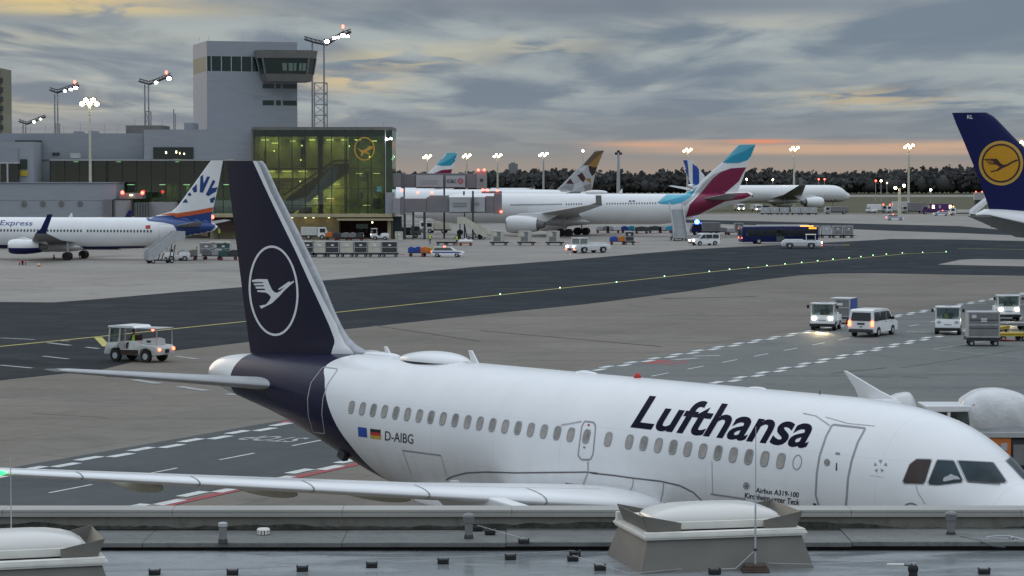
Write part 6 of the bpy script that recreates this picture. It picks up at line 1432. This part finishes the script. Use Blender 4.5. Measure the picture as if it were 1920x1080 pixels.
# second line, right under the hall
ctruck('white service truck parked before the beige podium wall',L3(590,449),R(2),'whitegrime','white',L=4.7,H=2.2); tug('white tug with lit lamp before the dark podium recess',L3(713,450),R(178),True,group='parked tugs under the far airliners')
cart('dark open cart behind the container row, middle',L3(640,451),0,('dark','grey')); cart('low dark cart left of the lit tug under the hall',L3(668,451),0,('grey','dark')); cart('orange sided low cart below the podium wall',L3(624,450),0,('orange','dark'))
container('white slanted container right of the lit tug',L3(748,452),R(0),'cream','cream',L=1.3); ctruck('dark service truck under the stair core of the glass hall',L3(766,446),R(4),'dark','grey',L=4.5,H=1.9)
ctruck('cream truck under the jet bridge with red rear hub',L3(822,437),R(170),'cream','whitegrime',L=5,H=2.2); ctruck('white low truck standing behind the bridge legs',L3(775,436),R(0),'whitegrime','white',L=6,H=1.9)
person('worker in yellow vest standing below the lower jet bridge',L3(806,458),R(-80)); person('worker in yellow vest bending by low carts below the white stairs',L3(856.5,460),R(150),reach=True)
stairs('white mobile stairs sloping down to the right below the jet bridge',L3(911,449),R(178),2.4,3.7,1.5,'cream')
for u,lb in ((828,'low brown dolly right of the standing worker'),(845,'low brown dolly left of the bending worker')): dolly(lb,L3(u,460),0,m='brown',L=1.7)
b=empty('water_cart',L3(873,461),0,'low white tank cart on orange chassis below the white stairs','tank cart'); MB().box((0,0,.75),(2.3,.9,.5),bev=.2).build('tank','white',b); MB().bb(-1.1,1.1,-.4,.4,.35,.5).build('chassis','orange',b); MB().bb(-.2,.2,-.2,.2,1.0,1.2,.04).build('filler','white',b); [wheel(b,x,y,.22,.15,'red') for x in (-.8,.8) for y in (-.4,.4)]
for u,lb in ((936,'leftmost of three white containers in front of the big engine'),(987,'middle of three white containers in front of the big engine'),(1040,'rightmost of three white containers in front of the big engine')):
    c=L3(u,460); dolly('dolly under the '+lb.replace(' in front of the big engine',' by the engine'),c,R(-3),L=3.0); container(lb,(c[0]-.25,c[1],.57),R(-18),'cream','grey',L=1.75,W=1.6,H=1.75)
    o_=[o for o in bpy.data.objects if o.name.startswith('cargo_container')][-1]
    MB().bb(-.6,.1,-.86,-.83,.9,1.6).build('white_flap','cream',o_)
pushback('low white pushback tractor with a lit lamp crossing before the main wheels',L3(1103,474),R(212),True)
cart('baggage cart with blue and ochre covers right of the pushback tractor',L3(1158,459),0,('blue','orange')); container('dark mesh container on the cart train right of the pushback tractor',onD(L3(1180,459)),0,'lgrey','dark',L=1.5,slant=False); dolly('dolly under the dark mesh container right of the pushback tractor',L3(1180,459),0,L=1.8)
stairs('tall grey stairs reaching up to the rear of the turquoise tailed wide-body',L3(1276,452),R(93),4.9,6.4,2.2)
van('white van with headlights on behind the tall grey stairs',L3(1321,460),R(207),'white',True)
ctruck('dark truck with a shining blue beacon behind the white van',L3(1322,441),R(185),'grey','navyblue','bluelamp',L=5.5,H=2.4,lit=False,cat='emergency truck')
bus('dark blue apron bus with amber display and pale roof unit',L3(1459,457),R(8)); pushback('white tractor with towbar and headlight in front of the blue bus',L3(1502,466),R(-6),True)
tb=empty('towbar',L3(1556,465),R(-4),'thin yellow tipped towbar ahead of the white tractor','towbar'); MB().cyl((-1.9,0,.45),(2.2,0,.45),.05,n=8).build('bar','steel',tb); MB().cyl((2.2,0,.45),(3.0,0,.45),.06,n=8).build('tip','yellow',tb); [wheel(tb,.2,y,.2,.12) for y in (-.25,.25)]
for u,lb in ((1528,'first container right of the blue bus'),(1549,'second container right of the blue bus'),(1570,'third container right of the blue bus'),(1590,'last container right of the blue bus')):
    c=L3(u,446); dolly('dolly under the '+lb,c,0,L=2.0); container(lb,onD(c),0,'lgrey','grey' if u!=1549 else 'lgrey',L=1.7,H=1.6,slant=False)
for u,v,cs,lb in ((1130,437,('lgrey','grey'),'pale cart furthest left under the rear hull'),(1150,437,('lgrey','white'),'pale cart second from left under the rear hull'),(1177,437,('blue','teal'),'blue covered cart under the rear hull'),(1203,438,('dark',),'low dark cart under the rear hull'),(1228,437,('dark',),'low dark cart left of the tall grey stairs'),(1248,437,('lgrey','teal'),'cart with pale and turquoise cover beside the tall stairs'),(1352,440,('grey',),'low grey cart right of the blue beacon truck'),(1376,441,('lgrey',),'low pale cart left of the blue bus')):
    cart(lb,L3(u,v),0,cs)
container('tall grey container left of the blue bus',onD(L3(1385,442)),0,'lgrey','grey',L=1.6,H=1.8,slant=False)
# --- below and beside the taxiing striped airliner
for u,lb in ((1435,'first grey container below the taxiing airliner'),(1452,'second grey container below the taxiing airliner'),(1471,'third grey container below the taxiing airliner'),(1492,'fourth grey container below the taxiing airliner'),(1509,'fifth grey container below the taxiing airliner'),(1524,'last grey container below the taxiing airliner')):
    c=L3(u,403); dolly('dolly under the '+lb,c,0,L=2.6); container(lb,onD(c),0,'whitegrime','lgrey',L=2.4,H=1.6,slant=False)
ctruck('small white truck with headlights on behind the burgundy tail',L3(1386,395.5),R(-80),'lgrey','white',L=5,H=2.3,lit=True); ctruck('second white truck with headlights right of the first behind the burgundy tail',L3(1418,397),R(-75),'lgrey','white',L=5,H=2.3,lit=True)
ctruck('grey high loader under the nose of the taxiing airliner',L3(1568,401.5),R(180),'grey','lgrey',L=7,H=2.2); tug('pale tug with red beacon beyond the striped airliner nose',L3(1634,399.5),R(180),False,group='parked tugs under the far airliners')
ctruck('white tanker truck beyond the nose with a red lamp above',L3(1645,399),R(0),'white','lgrey','redlamp',L=6,H=2.6)
ctruck('pale catering truck before the thick short mast',L3(1683,399.5),R(180),'whitegrime','white','redlamp',L=7,H=3.4); ctruck('grey box truck right of the thick short mast',L3(1712,400),R(180),'grey','lgrey',L=7,H=3.2)
ctruck('purple container truck left of the blue fin',L3(1757,401.5),R(180),'purple','purple',L=9,H=3.0); 
b=[o for o in bpy.data.objects if o.name.startswith('service_truck')][-1]
for x,m in ((-.6,'lgrey'),(1.3,'hallamp2'),(2.6,'lgrey'),(-3.6,'hallamp2')): MB().bb(x-.3,x+.3,1.15,1.17,1.7,2.6).build('lit_window',m,b)
car('white car with amber glow in front of the purple truck',L3(1764,404.5),R(180))
ctruck('white flatbed truck between purple truck and blue fin',L3(1806,404),R(180),'whitegrime','white','amberlamp',L=8,H=1.6); stairs('white roofed stairs truck leaning up beside the blue fin',L3(1822,404.5),R(20),3.6,5,2,'white')
car('small pale car parked on the far apron below the thick mast',L3(1678,413),R(0))

# beams of the two tugs that drive with headlights on
for u,v,rz in ((1549,618,RD+math.pi+R(8)),(1886,600,RD+math.pi+R(22))):
    p=G(u,v); li=bpy.data.lights.new('headlight_beam','SPOT'); ob=bpy.data.objects.new('headlight_beam',li); COL.objects.link(ob); li.energy=700; li.color=(1,.78,.45); li.spot_size=R(70); li.spot_blend=.8; li.shadow_soft_size=.12
    d=Vector((math.cos(rz),math.sin(rz),-.22)); ob.location=(p.x+d.x*1.75,p.y+d.y*1.75,.9); ob.rotation_euler=d.to_track_quat('-Z','Y').to_euler()
# ================================================================ the roof in front of the camera
def wetroof(name,c0,c1,wet):
    m,nt,b=nodes(name); tc=nt.nodes.new('ShaderNodeTexCoord'); v=tc.outputs['Object']
    mp=nt.nodes.new('ShaderNodeMapping'); mp.inputs['Scale'].default_value=(.5,1.6,1); nt.links.new(v,mp.inputs[0])
    a=noise(nt,mp.outputs[0],.55,7,.6,.8); d=noise(nt,v,5,6,.7); e=noise(nt,v,30,3,.6)
    col=mix(nt,sm(nt,a,.35,.65),c0,c1); col=mix(nt,sm(nt,d,.45,.72,0,.5),col,tuple(x*.55 for x in c0)); col=mix(nt,sm(nt,e,.5,.8,0,.35),col,tuple(x*1.5 for x in c1))
    nt.links.new(col,b.inputs['Base Color'])
    nt.links.new(sm(nt,a,.40,.60,.16 if wet else .6,.5 if wet else .8),b.inputs['Roughness'])
    b.inputs['Specular IOR Level'].default_value=.5 if wet else .25
    bp=nt.nodes.new('ShaderNodeBump'); bp.inputs['Strength'].default_value=.10; bp.inputs['Distance'].default_value=.01
    nt.links.new(d,bp.inputs['Height']); nt.links.new(bp.outputs[0],b.inputs['Normal']); return m
M['roofwet']=wetroof('wet_roof_membrane',(.19,.205,.215),(.25,.265,.27),True); M['roofdry']=wetroof('mossy_ledge_membrane',(.13,.133,.128),(.19,.195,.187),False)
M['parapet']=wetroof('parapet_upstand',(.17,.16,.14),(.22,.21,.185),False); M['coping']=mat('coping_sheet_metal',(.36,.35,.325),.5,var=.1,scale=1.2,stretch=(.3,1,1)); M['curb']=mat('skylight_curb_sheeting',(.17,.16,.142),.65,var=.1,scale=1.5); M['frame']=mat('skylight_frame_white',(.74,.72,.66),.45,var=.08,scale=3)
M['flap']=mat('grey_deflector_sheet',(.15,.142,.125),.55,var=.08); M['brick']=mat('rusty_brick',(.075,.05,.038),.8,var=.3,scale=8)
m,nt,b=nodes('skylight_dome_acrylic'); b.inputs['Base Color'].default_value=(.66,.64,.60,1); b.inputs['Roughness'].default_value=.25; b.inputs['Coat Weight'].default_value=.3; M['dome']=m
ZR=4.9
t=empty('front_building',(0,41.5,0),0,'flat wet roof with parapet in front of the camera','building'); o=(0,41.5,0)
def rb(name,x0,x1,y0,y1,z0,z1,m,par=t,bev=0.0): return MB().bb(x0,x1,y0-41.5,y1-41.5,z0,z1,bev).build(name,m,par)
rb('roof',-45,45,14,41.55,ZR-.4,ZR,'roofwet'); rb('facade',-45,45,14.2,43.3,0,ZR-.42,'curb')
mb=MB(); x=-45
rr=random.Random(11)
while x<45:
    w=rr.choice((2.8,3.1,3.4)); dz=rr.uniform(-.012,.012)
    mb.bb(x,x+w-.006,41.42,43.02,ZR+.075+dz,ZR+.155+dz,.012); x+=w
for v in mb.bm.verts: v.co.y-=41.5
mb.build('roof_ledge','roofdry',t)
rb('ledge_gap_shade',-45,45,41.56,43.0,ZR-.3,ZR+.06,'black')  # black filler block stands in for the shadow under the ledge
rb('parapet',-45,45,43.0,43.46,ZR-.4,5.345,'parapet')
mb=MB(); x=-45.0
while x<45:
    mb.bb(x,x+2.994,42.95-41.5,43.52-41.5,5.347,5.40,.01); mb.bb(x,x+2.994,42.945-41.5,42.965-41.5,5.275,5.346); x+=3.0
mb.build('coping','coping',t)
m_,nt_,b_=nodes('moss_stain'); tcm=nt_.nodes.new('ShaderNodeTexCoord'); nz=noise(nt_,tcm.outputs['Object'],3.0,6,.7,1.0)
nt_.links.new(mix(nt_,sm(nt_,nz,.35,.65),(.03,.034,.024),(.085,.085,.075)),b_.inputs['Base Color']); b_.inputs['Roughness'].default_value=.95; M['moss']=m_
rr=random.Random(5); mb=MB(); row=[]; x=-12.0; h=.07
while x<12:
    h=min(.13,max(.02,h+rr.uniform(-.018,.018))); row.append((x,h)); x+=.09
mb.loft([[(a,42.994-41.5,5.05+h),(a,42.990-41.5,5.05),(a,42.90-41.5-h*.5,5.062),(a,42.997-41.5,5.04)] for a,h in row]); mb.build('moss_line','moss',t,smooth=60)
# --- dome skylights
def skylight(label,corner,ang,wd,dp,hgt):
    r=empty('roof_skylight',(corner[0],corner[1],ZR),ang,label,'skylight','dome skylights on the roof')
    mb=MB(); f=.16
    mb.loft([[(-f,-f,0),(wd+f,-f,0),(wd+f,dp+f,0),(-f,dp+f,0)],[(0,0,hgt),(wd,0,hgt),(wd,dp,hgt),(0,dp,hgt)]]); mb.build('curb','curb',r)
    mb=MB(); k=.07
    for z0,z1,k in ((hgt+.002,hgt+.035,.05),(hgt+.037,hgt+.07,.075),(hgt+.072,hgt+.11,.05)):
        mb.bb(-k,wd+k,-k,.12,z0,z1); mb.bb(-k,wd+k,dp-.12,dp+k,z0,z1); mb.bb(-k,.12,.121,dp-.121,z0,z1); mb.bb(wd-.12,wd+k,.121,dp-.121,z0,z1)
    mb.build('frame','frame',r)
    z=hgt+.112; m_=.16
    mb=MB(); mb.bb(m_,wd-m_,.25,dp-.25,z,z+.13,.01); mb.build('dome_kerb','frame',r)
    rings=[]; x0,x1,y0,y1=m_+.03,wd-m_-.03,.28,dp-.28
    n=48
    def rg(s,h): 
        out=[]
        for i in range(n):
            a=2*math.pi*i/n; c,s_=math.cos(a),math.sin(a); e=.38
            out.append(((x0+x1)/2+(x1-x0)/2*s*abs(c)**e*(1 if c>0 else -1),(y0+y1)/2+(y1-y0)/2*s*abs(s_)**e*(1 if s_>0 else -1),z+.13+h))
        return out
    mb=MB(); mb.loft([rg(1,0)]+[rg(math.cos(a*math.pi/2)**.8,.23*math.sin(a*math.pi/2)) for a in (.08,.2,.35,.5,.65,.8,.92)]+[rg(.03,.232)]); mb.build('dome','dome',r,smooth=70)
    # sheet-metal wind deflectors at both ends
    for xo,sg in ((-.02,1),(wd+.02,-1)):
        th=.015
        for nm_,yy in (('wind_deflector',.13),('wind_deflector',dp-.13)):
            mb=MB(); Q=[(xo+sg*.06,yy,z),(xo+sg*.62,yy,z),(xo+sg*.63,yy,z+.13),(xo-sg*.04,yy-.03*(yy<1),z+.27)]
            mb.loft([[Vector(p) for p in Q],[Vector(p)+Vector((0,th,0)) for p in Q]]); mb.build(nm_,'flap',r)
        mb=MB(); P=[(xo+sg*.06,.16,z),(xo+sg*.06,dp-.16,z),(xo-sg*.04,dp-.16,z+.25),(xo-sg*.04,.13,z+.25)]
        mb.loft([[Vector(p) for p in P],[Vector(p)+Vector((sg*th,0,0)) for p in P]]); mb.build('end_deflector','flap',r)
    MB().bb(-.06,.05,dp-.15,dp-.02,hgt+.112,hgt+.24).build('bracket','frame',r)
    return r
c=G(1214,1073,ZR); skylight('right dome skylight with grey deflectors and white frame beside the lightning rod',(c.x,c.y),R(13),2.62,1.75,.52)
c=G(192,1123,ZR); a=R(17); skylight('left dome skylight cut off by the corner of the photo',(c.x-2.62*math.cos(a),c.y-2.62*math.sin(a)),a,2.62,1.75,.52)
# --- lightning rods
def rod(label,u,v,vt,h0):
    p=G(u,v,ZR); s=(p-CAM).length; zt_=PD(u,vt,p.y).z-ZR
    r=empty('lightning_rod',tuple(p),0,label,'lightning rod','lightning rods on the roof')
    MB().cyl((0,0,.05),(0,0,zt_*.45),.017,.014,8).cyl((0,0,zt_*.45),(0,0,zt_),.010,.006,8).build('rod','lgrey',r)
    mb=MB(); mb.box((0,0,.05),(.42,.30,.05),bev=.01).box((0,0,.10),(.36,.27,.05),bev=.01).box((0,0,.02),(.44,.33,.035),bev=.01); mb.build('base_block','brick',r)
    MB().tube([(0,0,.35),(-.32,-.05,.06),(-.62,-.06,.05)],.009,6).build('brace','lgrey',r)
    MB().cyl((0,0,.34),(0,0,.38),.03,n=10).build('clamp','dark',r)
    return r
rod('thin lightning rod on a rusty block before the right skylight',1416,1072,800,0); rod('thin lightning rod standing before the left skylight',22,1094,856,0)
# --- vent pipes, drain cap
def vent(label,u,v,vt,cap):
    p=G(u,v,ZR+.155); h=PD(u,vt,p.y).z-(ZR+.155); r=empty('vent_pipe',tuple(p),0,label,'vent pipe','vent pipes on the roof ledge')
    MB().cyl((0,0,0),(0,0,h*.82),.068,.068,20).build('pipe','grey',r,smooth=40); MB().cyl((0,0,0),(0,0,.06),.085,.075,20).build('collar','dark',r,smooth=40)
    mb=MB()
    if cap: mb.cyl((0,0,h*.62),(0,0,h*.86),.085,.10,20).ball((0,0,h*.86),(.105,.105,h*.15),20,10)
    else: mb.cyl((0,0,h*.80),(0,0,h*.95),.082,.078,20).ball((0,0,h*.95),(.078,.078,.02),16,8)
    mb.build('cowl','lgrey' if not cap else 'grey',r,smooth=40)
    return r
vent('slim vent pipe on the ledge near the white roof drain',418,1017,979,False); vent('cowled vent pipe on the ledge in the middle of the roof',879,1009,962,True); vent('cowled vent pipe on the ledge below the cockpit',1783,1003,958,True)
p=G(494,1001,ZR+.155); r=empty('roof_drain',tuple(p),0,'small white slotted roof drain cap on the ledge','roof drain')
MB().cyl((0,0,.07),(0,0,.10),.12,.10,20).build('cap','frame',r,smooth=40)
mb=MB(); 
for k in range(12): a=k*math.pi/6; mb.box((.10*math.cos(a),.10*math.sin(a),.035),(.02,.035,.07),rz=a)
mb.build('slotted_grille','frame',r); MB().cyl((0,0,0),(0,0,.06),.07,n=14).build('core','black',r)
# --- conductor holders and cable
spots=[(290,1078),(436,1078),(567,1071),(697,1064),(831,1057),(957,1049),(1078,1043),(1074,1052),(1125,1069),(895,995),(919,1002),(982,1020),(1010,1030),(1340,1077),(1402,1066),(1845,1076)]
names=['first','second','third','fourth','fifth','sixth']
lab=['dark holder block at the bottom edge, leftmost in the row','dark holder block at the bottom edge below the slim vent pipe','dark holder block on wet roof below the white drain','dark holder block on wet roof, fourth from left','dark holder block left of the middle vent pipe','dark holder block right below the middle vent pipe',
 'upper of two dark holder blocks close together','lower of two dark holder blocks close together','dark holder block beside the left foot of the skylight','dark holder block on the ledge behind the middle vent','dark holder block on the ledge right of the middle vent','dark holder bracket on the ledge edge with a light top','dark holder block just below the ledge edge','dark holder block at the bottom edge under the skylight','dark holder block beside the rusty rod base','dark holder block at the bottom right']
proto=None; pos=[]
for (u,v),l in zip(spots,lab):
    p=G(u,v,ZR if v>1025 else ZR+.155); pos.append(p)
    if proto is None:
        proto=empty('conductor_holder',tuple(p),R(4),l,'roof block','lightning conductor holders on the roof')
        MB().box((0,0,.04),(.185,.13,.075),bev=.012).build('block','black',proto); mb=MB(); mb.box((-.085,0,.085),(.02,.12,.03)).box((.085,0,.085),(.02,.12,.03)); mb.build('end_lips','dark',proto)
    else: clone(proto,tuple(p),R(4+rr.uniform(-6,6)),l)
def cable(name,label,pts,r,m): return tag(MB().tube(pts,r,6).build(name,m,smooth=60),label,'cable')
up=Vector((0,0,.095))
cable('conductor_wire','thin conductor wire running along the row of holder blocks',[p+up for p in pos[:7]],.005,'steel')
cable('conductor_wire','thin conductor wire from the ledge bracket down to the holder block',[pos[9]+up,pos[10]+up,pos[11]+up,pos[12]+up],.006,'lgrey')
cable('conductor_wire','thin conductor wire passing the foot of the right skylight',[pos[7]+up,pos[8]+up,G(1180,1079,ZR)+up*.3,pos[14]+up,G(1530,1069,ZR)+up,G(1668,1062,ZR)+up],.006,'lgrey')
cable('grey_hose','pale looped cable lying over the ledge at right',[G(u,v,ZR+.17) for u,v in ((1848,1008),(1868,1005),(1890,1005),(1912,1010),(1935,1016))],.016,'lgrey'); cable('grey_hose','lower pale cable under the looped one at right',[G(u,v,ZR+.165) for u,v in ((1838,1012),(1862,1009),(1886,1010),(1906,1016))],.012,'steel')
cable('black_hose','dark cable lying along the ledge edge at right',[G(u,v,ZR+.16) for u,v in ((1800,1006),(1835,1014),(1862,1024),(1885,1026))],.012,'dark')
def ins(label,u,v,h,arm):
    p=G(u,v,ZR); r=empty('conductor_stand',tuple(p),0,label,'conductor stand','dark conductor stands on the roof'); MB().cyl((0,0,0),(0,0,h*.5),.075,.06,14).ball((0,0,h*.55),(.085,.07,h*.4),14,10).build('stand','black',r,smooth=40)
    MB().ball((0,-.05,h*.95),(.02,.02,.03),8,6).build('clip','lgrey',r)
    if arm: MB().tube([(-.06,0,h*.8),(-.14,0,h*.84)],.012,6).build('joint','dark',r); MB().cyl((-.15,0,h*.86),(-.42,0,h*.88),.022,.02,12).build('insulator_tube','frame',r,smooth=40)
ins('dark conductor stand with a white insulator tube at the lower right',1712,1081,.22,True); ins('dark conductor stand by the ledge at the right edge',1895,1029,.20,False); ins('dark conductor stand on the ledge with light clip',981,1026,.16,False)
